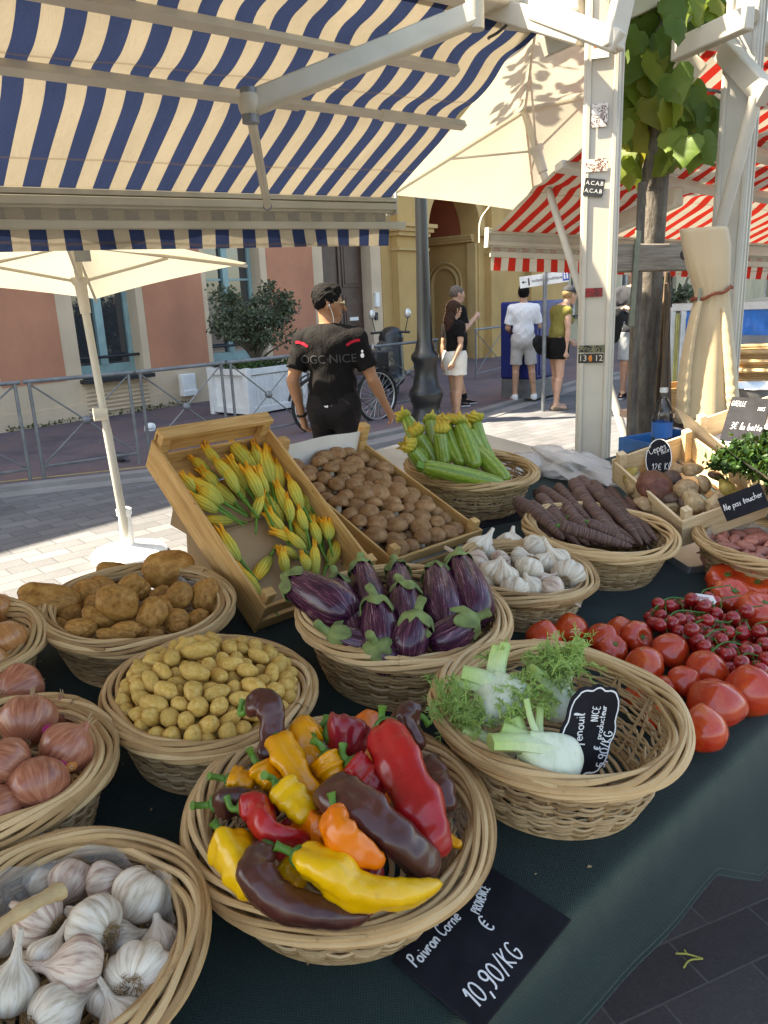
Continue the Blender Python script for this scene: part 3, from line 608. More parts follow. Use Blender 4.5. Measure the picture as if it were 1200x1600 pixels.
mesh1('table_top', box(TD(1.98, 1.93, -.02)-O1, (1.1, .58, .035), TROT), M_LAM, wt_, bevel=.006)
for a in (1.5, 2.46):
    for b in (1.7, 2.16): p = TD(a, b, -.04)-O1; mesh1('leg', tube([p*[1, 1, 0], p], .018, 8), M_GREY, wt_)
# ------------------------------------------------------------------ awnings
def awning_mat(name, ca, cb, per, ph=0., tr=.15, dirt=.30):
    n = NT(name); x, y, _ = n.sep(n.co('UV')); w = n.noise(3.0, 3, n.co()); 
    f = n.math('FRACT', n.math('ADD', n.math('DIVIDE', x, per), ph)); st = n.math('GREATER_THAN', f, .5)
    c = n.mix(st, ca, cb); d = n.noise(2.5, 6, n.co('UV', (1, .45, 1)), .7); c = mulv(n, c, d, dirt)
    e = n.math('LESS_THAN', n.math('ABSOLUTE', n.math('SUBTRACT', n.math('FRACT', n.math('MULTIPLY_ADD', y, 1.9, n.math('MULTIPLY', w, .05))), .5)), .012); c = n.mix(n.math('MULTIPLY', e, .35), c, (.12, .08, .04))
    h = n.math('ADD', n.noise(12, 4, n.co('UV', (1, .5, 1)), .6, 1.2), n.math('MULTIPLY', n.noise(45, 2, n.co('UV', (.6, 1.6, 1)), .5, .6), .35)); nr = n.bump(h, .22, .03)
    a = n.n('BsdfDiffuse', {0: c, 'Normal': nr}).outputs[0]; b = n.n('BsdfTranslucent', {0: c, 'Normal': nr}).outputs[0]
    return n.done(n.n('MixShader', {0: tr, 1: a, 2: b}).outputs[0])
M_AWB = awning_mat('blue_cream_awning_cloth', (.029, .043, .102), (.42, .36, .265), .143)
M_AWR = awning_mat('red_cream_awning_cloth', (.50, .032, .022), (.55, .50, .40), .143, .1)
M_FRAME = plain('cream_lacquered_aluminium', (.42, .385, .30), .42, .14, 4, .05, 80)
M_FRAMEW = plain('white_lacquered_aluminium', (.48, .44, .365), .45, .16, 3)
M_CREAMC = NT('cream_parasol_cloth'); n_ = M_CREAMC; c_ = mulv(n_, (.54, .51, .41), n_.noise(3, 4, n_.co()), .08); nb_ = n_.bump(n_.noise(9, 4, n_.co(), .5, .8), .18, .02)
M_CREAMC = n_.done(n_.n('MixShader', {0: .24, 1: n_.n('BsdfDiffuse', {0: c_, 'Normal': nb_}).outputs[0], 2: n_.n('BsdfTranslucent', {0: c_, 'Normal': nb_}).outputs[0]}).outputs[0])
def awning(label, FR, b, s, wid, L, mat, bars, barlen, fr_h=.13, val=.17, w0=0., valphase=0., cass=True, wave=.012, skirt=True):
    """front right corner FR, unit b towards the right end, s downslope, width to the left, length upslope"""
    b = unit(b); s = unit(s); n = unit(np.cross(b, s)); n = n if n[2] > 0 else -n
    t = thing('awning', label, 'awning', FR*[1, 1, 1]); rg = random.Random(int(FR[0]*1000))
    fx = [rg.uniform(.7, 1.3) for _ in range(9)]
    def cp(i, j):
        w = w0+wid*i; l = L*j; sag = 0
        for q in bars:
            sag += .03*math.exp(-((l-q)/.09)**2)
        sag -= .03
        sag += wave*(.6*math.sin(w*5*fx[0]+l*3*fx[1])+.5*math.sin(w*11*fx[2]-l*4*fx[3]+1)*(l/L)+.35*math.sin(w*23*fx[4]+l*9))*math.sin(math.pi*min(1, l/L+.02))
        return -b*w-s*l+n*sag
    o = mesh1('canopy', sheet(int(wid*44), int(L*40), cp), mat, t)
    uvs(o, lambda c: (-(np.array(c)@b), -(np.array(c)@s)))
    dn = np.array([0, 0, -1.]); f = unit(np.cross(b, dn)); f = f if f@s > 0 else -f
    R = np.array([b, f, np.cross(b, f)]).T
    mid = -b*(w0+wid/2)
    if cass:
        m = MB().add(box(mid+f*.02+dn*fr_h*.5, (wid+.06, .07, fr_h), R)).add(box(mid-f*.022+dn*.035, (wid+.06, .03, .025), R)).add(box(mid-f*.022+dn*(fr_h-.03), (wid+.06, .03, .035), R)); fb = m.build('front_bar', M_FRAME, t, bevel=.004)
        for e in (.035, -wid-.035): mesh1('end_cap', box(-b*w0+b*e+f*.015+dn*fr_h*.5, (.012, .10, fr_h+.02), R), M_FRAMEW, fb, bevel=.004)
    if skirt:
        z0 = fr_h+.0
        def vp(i, j):
            w = w0+wid*i; l = val*j; return -b*w+f*(.0+.006*math.sin(w*19)+.018*j*math.sin(w*6.5+1))+dn*(z0+l+.004*math.sin(w*44)*j)
        v = mesh1('valance', sheet(int(wid*60), 6, vp), mat, t); uvs(v, lambda c: (-(np.array(c)@b), 40+c.z))
    return t, b, s, n, f
FRB = P(606, 303, 4.6); sB = ray(-133, 1139); bB = ray(2250, 357); bB = unit(bB); sB = unit(sB)
LB = 1.30
def lsolve(F, b, s, px, py):     # (w, l) on the awning plane seen at a pixel
    n = np.cross(b, s); d = ray(px, py); p = CAM+d*(((F-CAM)@n)/(d@n))-F; M_ = np.array([[b@b, b@s], [b@s, s@s]]); x = np.linalg.solve(M_, [p@b, p@s]); return -x[0], -x[1]
bl = [lsolve(FRB, bB, sB, *p)[1] for p in ((385, 138), (222, -12))]
aw, b_, s_, n_b, f_ = awning('blue and cream striped awning over the vegetable stall', FRB, bB, sB, 4.6, LB, M_AWB, bl, 0, fr_h=.10, val=.0, skirt=False, wave=.006)
# translucent skirt in two bands: upper one behind the frosted strip, lower striped valance
def skirt(t, b, f, wid, z0, z1, mat, name, off=0., amp=.014):
    def vp(i, j):
        w = wid*i; return -b*w+f*(off+.004*math.sin(w*19)+amp*j*math.sin(w*6.5+1))+np.array([0, 0, -(z0+(z1-z0)*j)])
    v = mesh1(name, sheet(int(wid*70), 7, vp), mat, t); uvs(v, lambda c: (-(np.array(c)@b), 40+c.z)); return v
def addskirt(t, b, f, wid, k=1.):
    skirt(t, b, f, wid, .30*k, .44*k, M_AWB if t is aw else M_AWR, 'valance')
    v = skirt(t, b, f, wid-.02, .10*k, .235*k, M_AWB if t is aw else M_AWR, 'rolled_cloth', .03, 0)
    n = NT('frosted_strip'); sh = n.n('MixShader', {0: .62, 1: n.bsdf((.45, .39, .29), .4), 2: n.n('BsdfTransparent').outputs[0]}).outputs[0]
    R = np.array([b, f, np.cross(b, f)]).T
    mesh1('frosted_strip', box(-b*wid/2+np.array([0, 0, -.168*k])-f*.008, (wid, .004, .14*k), R), n.done(sh), t)
    mesh1('lower_bar', box(-b*(wid/2-.05)+np.array([0, 0, -.268*k]), (wid+.12, .035, .06*k), R), M_FRAME, t, bevel=.004)
addskirt(aw, bB, f_, 4.6, .62)
RB = np.array([bB, np.cross(n_b, bB), n_b]).T
for (p, q), l in zip((((0, 85), (720, 183)), ((222, 0), (708, 96))), bl):
    # a fixed rafter bar hanging just below the cloth, with a telescoping sleeve
    wa = lsolve(FRB, bB, sB, *q)[0]; l2 = lsolve(FRB, bB, sB, *q)[1]; l1 = lsolve(FRB, bB, sB, *p)[1]; w1 = lsolve(FRB, bB, sB, *p)[0]
    a0 = -bB*wa-sB*l2-n_b*.045; a1 = -bB*w1-sB*l1-n_b*.045; d = unit(a1-a0)
    m = MB().add(bar(a0, a0+d*.52, .042, .032, n_b)).add(bar(a0+d*.48, a0+d*1.0, .033, .025, n_b)).add(bar(a0+d*.95, a1+d*.6, .044, .034, n_b)); m.build('cross_bar', M_FRAMEW, aw, bevel=.003)
# folding arm
ra = P(742, 22, 3.15)-FRB; re = P(390, 163, 2.95)-FRB; rf = P(418, 322, 3.85)-FRB
arm = mesh1('folding_arm', bar(ra, re, .045, .085, n_b), M_FRAME, aw, bevel=.012)
fo = MB().add(tube([re+[0, 0, -.02], rf], .018, 10)).add(ball(re, (.04, .04, .05))); fo_ = fo.build('forearm', M_FRAME, arm)
kn = MB().add(tube([re+[0, 0, .05], re+[0, 0, -.06]], .03, 12)); kn.build('elbow_joint', M_GREY, arm); mesh1('shoulder_joint', tube([ra+[0, 0, .05], ra+[0, 0, -.05]], .034, 12), M_FRAME, arm); mesh1('end_joint', ball(rf, .022), M_GREY, fo_)
# head box, roller and second (customer side) canopy, out of view, added to shade the table
hb = -sB*(LB+.03)
mm = MB().add(bar(hb+bB*.22, hb-bB*4.6, .16, .11, (0, 0, 1))); mm.build('head_box', M_FRAMEW, aw, bevel=.02)
mm = MB().add(bar(hb+bB*.55+sB*.08+[0, 0, .02], hb-bB*.35+sB*.08+[0, 0, .02], .07, .07)).add(bar(hb+bB*.75-sB*.2+[0, 0, .09], hb+bB*.1+sB*.15+[0, 0, -.03], .05, .09)); mm.build('bracket_rail', M_FRAMEW, aw, bevel=.006)
sB2 = unit(np.array([-sB[0], -sB[1], sB[2]*.75])); bl2 = [.6]
def cp2(i, j):
    w = 1.5+3.5*i; l = 2.2*j; return hb-bB*w+sB2*l+np.array([0, 0, -.05*math.sin(math.pi*j)+.01*math.sin(w*9+l*4)])
o = mesh1('shade_canopy', sheet(120, 60, cp2), M_AWB, aw); uvs(o, lambda c: (-(np.array(c)@bB), np.array(c)@sB2))
# ------------------------------------------------------------------ red awning of the next stall
FRR = P(1215, 378, 9.2); FLR = P(767, 357, 7.6); bR = unit(FRR-FLR); widR = np.linalg.norm(FRR-FLR); sR = unit(ray(294, 817))
ar, b_, sr_, n_r, f_r = awning('red and cream striped awning of the next stall', FRR, bR, sR, widR, 2.9, M_AWR, [.9, 1.9], 0, fr_h=.16, val=0, skirt=False, wave=.02)
addskirt(ar, bR, f_r, widR, .84)
for p, q in (((872, 247), (1230, 303)), ((1100, 205), (1230, 243))):
    w1, l1 = lsolve(FRR, bR, sR, *p); w2, l2 = lsolve(FRR, bR, sR, *q); mesh1('cross_bar', bar(-bR*w1-sR*l1-n_r*.06, -bR*w2-sR*l2-n_r*.06, .10, .06, n_r), M_FRAMEW, ar, bevel=.006)
w1, l1 = lsolve(FRR, bR, sR, 925, 352); w2, l2 = lsolve(FRR, bR, sR, 1060, 255)
am = mesh1('folding_arm', bar(-bR*w1-sR*l1-n_r*.1, -bR*w2-sR*l2-n_r*.25, .08, .15, n_r), M_FRAME, ar, bevel=.02)
mesh1('head_box', bar(-sR*2.95+bR*.05, -sR*2.95-bR*(widR+.05), .18, .14), M_FRAMEW, ar, bevel=.02)
# ------------------------------------------------------------------ parasols
def parasol(name, label, apex, corners, foot, r=.024, ribm=None, collar=.28, wt=True):
    t = thing(name, label, 'parasol', foot)
    O = np.asarray(foot); C = [np.asarray(c)-O for c in corners]; A = np.asarray(apex)-O; V = []; F = []; N = 14
    for k in range(4):
        c0, c1 = C[k], C[(k+1) % 4]; base = len(V)
        for i in range(N+1):
            for j in range(N+1):
                u, v = i/N, j/N; e = c0+(c1-c0)*v; inw = unit(A-(c0+c1)/2)*[1, 1, 0]; e = e+inw*.10*math.sin(math.pi*v); p = A+(e-A)*u; p = p+np.array([0, 0, -.05*math.sin(math.pi*u)*math.sin(math.pi*v)]); V.append(p)
        for i in range(N):
            for j in range(N): a = base+i*(N+1)+j; F.append((a, a+N+1, a+N+2, a+1))
    mesh1('canopy', (np.array(V), F), M_CREAMC, t, angle=25)
    pd = unit(A); top = A-pd*.02
    pole = mesh1('pole', tube([top*0, top*.44, top*.45, top], [r*1.15, r*1.15, r, r], 12), M_FRAMEW, t)
    hubp = A-pd*collar
    mesh1('collar', tube([hubp-pd*.18, hubp-pd*.02, hubp, hubp+pd*.03], [r*1.3, r*1.5, r*2.1, r*2.1], 12), M_FRAMEW, pole)
    for k in range(4):
        rb = mesh1('rib', tube([A-pd*.03, C[k]-np.array([0, 0, .02])], .010, 6), M_FRAMEW, t); q = A+(C[k]-A)*.52-np.array([0, 0, .035]); mesh1('strut', tube([hubp, q], .009, 6), M_FRAMEW, rb)
    return t, A, C, pole
DP = 6.9
cl_ = [P(608, 304, 7.0), P(840, 15, 5.6), P(1020, 125, 6.9), P(838, 334, 8.3)]
p1_, A_1, C_1, pole1 = parasol('parasol', 'large tilted cream parasol between the blue and red awnings', P(818, 170, 7.0), cl_, np.append((P(1004, 700, 6.6))[:2], 0), .030, collar=.35)
o = mesh1('tie_strap', tube(curve([C_1[0]*.35+C_1[3]*.65+[0, 0, .02], C_1[0]*.42+C_1[3]*.58+[0, 0, -.12], C_1[0]*.43+C_1[3]*.57+[0, 0, -.32]], 8), .010, 6, squash=.15), M_CREAMC, p1_)
pf = G(203, 868)
cl2 = [P(150, 467, 6.4), P(386, 411, 5.2), P(70, 318, 3.85), P(-150, 436, 5.0)]
p2_, A_2, C_2, pole2 = parasol('parasol', 'cream parasol on a white pole left in front of the salmon building', P(113, 374, 5.05), [cl2[0], cl2[1], cl2[2], cl2[3]], pf, .024, collar=.24)
hh = A_2*.62*0+A_2*((1.6-(635-490)/1200*5.1)/A_2[2]); mesh1('tilt_knob', tube([hh-[.055, .035, 0], hh+[.02, 0, 0]], .04, 14), M_FRAMEW, pole2)
mesh1('foot', lathe([(.25, 0), (.25, .03), (.23, .05), (.06, .075), (.045, .09), (.04, .28), (.05, .29), (.05, .33), (.03, .34)], 30), M_WHITE, p2_)
mesh1('foot', lathe([(.34, 0), (.34, .05), (.07, .08), (.055, .3)], 24), M_GREY, p1_)
mesh1('care_label', box(A_2+np.array([.10, -.15, -.10]), (.09, .004, .07)), M_GREY, p2_)
# ------------------------------------------------------------------ posts, beam, tree
def post(label, base, ztop, w, rotz, cap=True):
    t = thing('stall_post', label, 'post', base, rotz, 'white posts carrying the stall roofs'); c = w*.22
    m = MB().add(box((0, 0, ztop/2), (w, w, ztop))); m.build('shaft', M_FRAMEW, t, bevel=.008)
    m = MB()
    for s in (-1, 1):
        m.add(box((s*w*.36, -w/2-.003, ztop/2), (w*.12, .008, ztop-.02))); m.add(box((w/2+.003, s*w*.36, ztop/2), (.008, w*.12, ztop-.02)))
    m.build('edge_profile', M_FRAMEW, t, bevel=.002); return t
pb1 = np.append(P(934, 400, 3.15)[:2], 0); yaw1 = -.30
po1 = post('near white post covered with torn stickers', pb1, 2.72, .128, yaw1)
pb2 = np.append(P(1138, 400, 3.9)[:2], 0)
po2 = post('second white post with the beige top hanging on it', pb2, 2.74, .135, -.55)
def arch(pA, pB, h, w, th, mat, name, par, O):    # curved shoulder bracket
    pA = np.asarray(pA); pB = np.asarray(pB); pts = [pA+(pB-pA)*t+np.array([0, 0, h*math.sin(math.pi*t*.5)]) for t in np.linspace(0, 1, 14)]
    return mesh1(name, tube([p-O for p in pts], [w]*14, 12, squash=th), mat, par)
t1 = np.array([pb1[0], pb1[1], 2.66])
m = MB().add(tube([t1-pb1+[0, 0, -.06], t1-pb1+[0, 0, .05]], [.078, .078], 20)); m.build('post_sleeve', M_FRAMEW, po1)
arch(t1+[0, 0, -.03], FRB+hb+bB*.1, .10, .05, .7, M_FRAMEW, 'shoulder_bracket', po1, pb1)
arch(t1+[0, 0, .0], P(985, 30, 3.05), .06, .04, .8, M_FRAMEW, 'shoulder_bracket', po1, pb1)
m = MB().add(bar(P(850, 2, 3.0)-pb1, P(1000, 66, 2.95)-pb1, .05, .07)).add(bar(P(988, 76, 2.95)-pb1, P(1012, -60, 3.0)-pb1, .04, .07)).add(bar(P(700, -14, 3.4)-pb1, P(905, 52, 3.2)-pb1, .05, .08)); m.build('bracket_arm', M_FRAMEW, po1, bevel=.008)
m = MB().add(tube([P(745, 5, 3.5)-pb1, P(860, 15, 3.3)-pb1, P(920, 0, 3.2)-pb1], .07, 14)); m.build('roller_tube', M_FRAMEW, po1)
cab = mesh1('cable', tube([q-pb1 for q in curve([P(775, -10, 3.4), P(765, 18, 3.35), P(750, 36, 3.3), P(728, 44, 3.35), P(722, 46, 3.4)], 16)], .006, 6), M_DARK, po1)
t2 = np.array([pb2[0], pb2[1], 2.70])
m = MB().add(bar(P(1085, 62, 3.7)-pb2, P(1260, 20, 3.6)-pb2, .05, .085)).add(bar(P(1082, 75, 3.75)-pb2, P(1106, 108, 3.8)-pb2, .04, .09)).add(bar(P(1150, 70, 3.8)-pb2, P(1260, 150, 3.7)-pb2, .05, .09)); m.build('bracket_arm', M_FRAMEW, po2, bevel=.008)
arch(t2+[0, 0, -.05], P(1190, 60, 3.8), .08, .05, .7, M_FRAMEW, 'shoulder_bracket', po2, pb2)
mesh1('brace_tube', tube([P(1240, 150, 3.7)-pb2, P(1132, 440, 3.75)-pb2], .026, 10), M_FRAMEW, po2)
# stickers on the near post
def stick(px, py, w, h, col, words=(), name='sticker', tilt=0., tc='black'):
    fx = np.array([math.cos(yaw1), math.sin(yaw1), 0]); fy = np.array([-fx[1], fx[0], 0]); d = ray(px, py); o = pb1-fy*(.064+.0075); p = CAM+d*(((o-CAM)@fy)/(d@fy)); up = np.array([0, 0, 1.])
    x = fx*math.cos(tilt)+up*math.sin(tilt); z = up*math.cos(tilt)-fx*math.sin(tilt); R = np.array([x, fy, z]).T
    s = tag(mesh1(name, box((0, 0, 0), (w, .0012, h), R), col, loc=p), None, 'sticker')
    for k, (wd, sz, dy, m_) in enumerate(words): text(wd, sz, m_, 'sticker_lettering', s, m4(x, z, -fy, z*dy-fy*.0009), ext=.0003)
    return s
M_RED = plain('red_print', (.35, .02, .02), .5); M_SW = plain('sticker_white', (.72, .70, .66), .5, .15, 60); M_SB = plain('sticker_black', (.02, .02, .02), .5, .3, 60); M_ORA = plain('orange_print', (.6, .18, .02), .5); M_CREAMP = plain('cream_print', (.62, .55, .42), .5, .1)
def grim(name, a, b, sc):
    n = NT(name); return n.done(n.bsdf(n.ramp(n.noise(sc, 3, n.co(), .7), [(.42, a), (.5, b), (.56, a), (.66, b)], 'CONSTANT'), .55))
s = stick(938, 75, .060, .062, M_SW); tag(s, 'white printed label at the top of the near post'); px = stick(932, 70, .018, .022, M_ORA); px['label'] = 'small orange emblem on the white label on the near post'
s = stick(937, 180, .055, .075, grim('torn_poster', (.6, .55, .5), (.12, .05, .04), 45)); tag(s, 'torn white and dark sticker below the white label', 'sticker')
s = stick(932, 258, .078, .042, grim('torn_poster2', (.62, .56, .46), (.14, .03, .02), 35)); tag(s, 'half peeled sticker with brown corner above the black one', 'sticker')
s = stick(928, 293, .070, .060, M_SB, (('A.C.A.B', .019, .014, M_SW), ('A.C.A.B', .019, -.012, M_SW)), tilt=-.16); tag(s, 'slanted black sticker with white A.C.A.B lettering', 'sticker')
s = stick(928, 457, .062, .032, grim('red_torn', (.30, .02, .02), (.02, .02, .02), 50)); tag(s, 'worn red and black sticker at eye height on the near post', 'sticker')
s = stick(924, 545, .095, .026, grim('green_torn', (.02, .02, .02), (.25, .24, .12), 55)); tag(s, 'dark patterned strip sticker just above the 13 12 sticker', 'sticker')
s = stick(923, 560, .092, .034, M_SB, (('13   12', .032, 0, M_CREAMP),)); tag(s, 'black and cream sticker reading 13 12 on the near post', 'sticker')
mm = mesh1('sticker_crest', ball((0, 0, 0), (.009, .0012, .012)), M_ORA, s); fyv = np.array([-math.sin(yaw1), math.cos(yaw1), 0]); mm.location = tuple(-fyv*.0012)
M_OLDW = NT('weathered_wood'); n_ = M_OLDW; o_ = n_.co('Object', (1.5, 1.5, 1.5)); c_ = n_.ramp(n_.noise(3, 6, n_.co('Object', (2, 30, 30)), .65), [(.25, (.12, .10, .075)), (.5, (.25, .205, .155)), (.75, (.36, .31, .24))])
M_OLDW = n_.done(n_.bsdf(c_, .85, n_.bump(n_.noise(4, 6, n_.co('Object', (3, 40, 40)), .65), .6, .004), .25))
ba_, bb_ = P(952, 409, 3.25), P(1078, 398, 3.62)
bm_ = thing('wooden_beam', 'weathered wooden beam fixed between the two white posts', 'beam', (ba_+bb_)/2, math.atan2((bb_-ba_)[1], (bb_-ba_)[0])); Lb = np.linalg.norm(bb_-ba_)
mesh1('timber', box((0, 0, 0), (Lb+.04, .07, .105)), M_OLDW, bm_, bevel=.006); mesh1('knot', ball((Lb*.33, -.034, .01), (.028, .006, .022)), plain('dark_knot', (.05, .035, .025), .8), bm_)
mesh1('strap', box((-.14, -.041, -.08), (.028, .007, .36), np.array([[.998, 0, .05], [0, 1, 0], [-.05, 0, .998]])), plain('grey_webbing', (.20, .20, .14), .8, .2, 40), bm_)
# tree
tz = P(1018, 400, 4.15); tb0 = np.array([tz[0], tz[1], 0])
tr = thing('street_tree', 'slim street tree with large yellowing leaves behind the wooden beam', 'tree', tb0)
n_ = NT('trunk_bark'); c_ = n_.ramp(n_.noise(5, 6, n_.co('Object', (6, 6, 1.2)), .7), [(.3, (.075, .065, .055)), (.5, (.15, .13, .11)), (.72, (.25, .225, .19))]); c_ = mulv(n_, c_, n_.noise(3, 4, n_.co('Object', (1, 1, 9))), .25)
M_TRUNK = n_.done(n_.bsdf(c_, .9, n_.bump(n_.noise(9, 6, n_.co('Object', (4, 4, 1.5)), .7), .9, .012), .2))
tp = curve([(.02, 0, 0), (.0, 0, .8), (-.015, 0, 1.5), (.0, 0, 2.2), (.02, .02, 2.9), (.0, .03, 3.8), (.05, .0, 5.2)], 40)
trk = mesh1('trunk', tube(tp, np.interp(np.linspace(0, 1, 40), [0, .1, .5, 1], [.10, .086, .062, .03]), 16), M_TRUNK, tr)
m = MB(); rg = np.random.default_rng(3)
for k in range(16):
    z = 2.25+k*.2; a = k*2.4+.5; L = .55+.3*(k % 3)+(1.1 if z > 4 else 0); d = np.array([math.cos(a), math.sin(a), .5]); m.add(tube(curve([(0, 0, z), d*[L*.5, L*.5, L*.9]+[0, 0, z], d*[L, L, .5*L]+[0, 0, z+.1]], 8), np.linspace(.016, .004, 8), 6))
m.build('limb', M_TRUNK, trk)
M_LEAF = NT('broad_leaves'); n_ = M_LEAF; c_ = n_.ramp(n_.math('ADD', n_.math('MULTIPLY', n_.attr('tone'), .75), n_.math('MULTIPLY', n_.noise(9, 4, n_.co()), .3)), [(.15, (.05, .11, .02)), (.45, (.12, .20, .03)), (.7, (.28, .28, .04)), (.95, (.42, .30, .05))])
M_LEAF = n_.done(n_.n('MixShader', {0: .5, 1: n_.bsdf(c_, .45, n_.bump(n_.noise(30, 4, n_.co()), .3, .004), .4), 2: n_.n('BsdfTranslucent', {0: n_.mix(.3, c_, (.3, .3, .03))}).outputs[0]}).outputs[0])
def heart(c, d, nrm, s, rg):        # a broad lobed leaf hanging along d, folded on its midrib
    d = unit(d); nrm = unit(nrm-d*(nrm@d)); x = np.cross(d, nrm); half = [(0, .06), (.22, -.10), (.42, .02), (.50, .24), (.40, .42), (.43, .50), (.24, .72), (.10, .88), (0, 1.02)]; V = []; F = []
    mid = [c+d*s*y for y in (0.0, .1, .25, .4, .55, .7, .82, .92, 1.02)]; fold = rg.uniform(.15, .45); cur = rg.uniform(-.25, .3); tw = rg.uniform(-.25, .25)
    def bend(y): return nrm*s*cur*(y-.3)**2
    for k, (xx, y) in enumerate(half):
        V.append(c+d*s*y+x*s*xx-nrm*s*xx*fold+bend(y)+nrm*s*.04*math.sin(k*2.3+tw*9)); 
    for k, (xx, y) in enumerate(half): V.append(c+d*s*y-x*s*xx-nrm*s*xx*(fold+tw)+bend(y)+nrm*s*.04*math.sin(k*2.1+2))
    for k, (xx, y) in enumerate(half): V.append(c+d*s*max(y, .06)+bend(y))
    n = len(half)
    for k in range(n-1): F += [(k, k+1, 2*n+k+1, 2*n+k), (n+k+1, n+k, 2*n+k, 2*n+k+1)]
    return np.array(V), F
m = MB(); rg = np.random.default_rng(12)
def leaf_at(px, py, dist, s, tone, tilt=0):
    p = P(px, py, dist)-tb0; d = np.array([rg.normal(0, .35)+tilt, rg.normal(0, .3), -1.]); nr = np.array([rg.normal(0, .5), -1+rg.normal(0, .45), rg.normal(0, .25)]); m.add(heart(p, d, nr, s, rg), att=float(np.clip(tone, 0, 1)))
lv = [(1000, 40, .2), (975, 62, .3), (1010, 75, .45), (1035, 60, .2), (1060, 40, .1), (1045, 85, .15), (1075, 70, .1), (1030, 20, .1), (1050, 5, .1), (1000, 5, .2), (985, 20, .3), (1080, 15, .15), (1020, 95, .55), (1005, 110, .6), (1012, 130, .7), (998, 140, .45), (980, 130, .35), (974, 165, .3), (990, 175, .4), (1000, 190, .6), (975, 200, .5), (983, 215, .8), (990, 232, .55), (978, 245, .5), (985, 255, .55), (1003, 95, .5), (1042, 110, .2), (1050, 125, .35), (1056, 150, .35), (1062, 140, .25), (1060, 170, .6), (1050, 165, .5), (1070, 160, .3), (1090, 158, .12), (1085, 175, .1), (1100, 170, .1), (1112, 180, .12), (1052, 215, .55), (1060, 225, .5), (1075, 225, .35), (1085, 230, .3), (1095, 228, .25), (1052, 235, .5), (1030, 205, .8), (1018, 222, .85), (1045, 190, .5), (1098, 5, .3), (1110, -5, .35), (1120, 8, .5), (965, 100, .3), (1025, 150, .4), (1035, 130, .3), (968, 60, .2), (1000, 60, .15), (1052, 60, .1), (1015, 165, .7), (1040, 180, .45)]
# upper crown is wider than what the photo shows
for k, (x, y, tn) in enumerate(lv):
    leaf_at(x, y-14, 4.1+rg.normal(0, .14)-(.25 if x > 1045 else 0), rg.uniform(.11, .17), tn+rg.normal(0, .06)); leaf_at(x+rg.normal(0, 14), y-10+rg.normal(0, 14), 4.25+rg.normal(0, .12), rg.uniform(.09, .15), tn+rg.normal(0, .1)); leaf_at(x+rg.normal(0, 12), y-18+rg.normal(0, 10), 4.45+rg.normal(0, .15), rg.uniform(.12, .18), tn)
for k in range(700):
    z = rg.uniform(2.85, 7.0); r = rg.uniform(.12, 1.15)*min(1, (z-2.3)) if z < 4.5 else 2.3*math.sqrt(rg.uniform(0.01, 1))*min(1, (7.6-z)/1.6); a = rg.uniform(0, 2*math.pi); p = np.array([r*math.cos(a), r*math.sin(a), z]); 
    m.add(heart(p, rg.normal(0, .4, 3)+[.3*math.cos(a), .3*math.sin(a), -1], np.array([math.cos(a), math.sin(a), .3])+rg.normal(0, .4, 3), rg.uniform(.11, .19), rg), att=float(np.clip(rg.normal(.35, .2), 0, 1)))
for k in range(420):      # unseen limb over the cream parasol, added to cast leaf shade on it
    p = np.array([rg.uniform(-.4, 1.2), rg.uniform(5.2, 6.9), rg.uniform(4.9, 5.9)])-tb0; c = math.sin(p[0]*5+1)*math.sin(p[1]*4.3)
    if c > -.35: m.add(heart(p, rg.normal(0, .5, 3)+[0, 0, -1], rg.normal(0, .6, 3)+[0, 0, .8], rg.uniform(.12, .2), rg), att=float(np.clip(rg.normal(.35, .2), 0, 1)))
mesh1('limb', tube(curve([(0, 0, 3.6), (-.3, .8, 4.6), (-.9, 1.8, 5.3), (-1.0, 2.6, 5.5)], 14), np.linspace(.035, .01, 14), 8), M_TRUNK, trk)
m.build('crown', M_LEAF, tr, att='tone', angle=180)
sd = P(996, 500, 3.85); stt = thing('tree_stake', 'weathered square stake standing against the tree trunk', 'stake', sd*[1, 1, 0]); mesh1('stake', bar((0, 0, 0), (0.0, .02, 2.06), .032, .032), M_TRUNK, stt, bevel=.004)
cn = thing('cane_bundle', 'bundle of long brown canes leaning right against the tree trunk', 'canes', P(1040, 700, 3.95)*[1, 1, 0]); m = MB(); cb_ = P(1040, 700, 3.95)*[1, 1, 0]
for k in range(9):
    a = P(1012+k*3, 830, 3.85)*[1, 1, 0]-cb_; b = P(1040+rg.normal(4, 4), 428+rg.uniform(-15, 60), 4.0+.02*k)-cb_; m.add(tube(curve([a, a*.5+b*.5+[.03*math.sin(k), 0, 0], b], 10), np.linspace(.012, .007, 10), 6))
m.build('cane', plain('brown_cane', (.12, .08, .05), .7, .35, 12), cn)
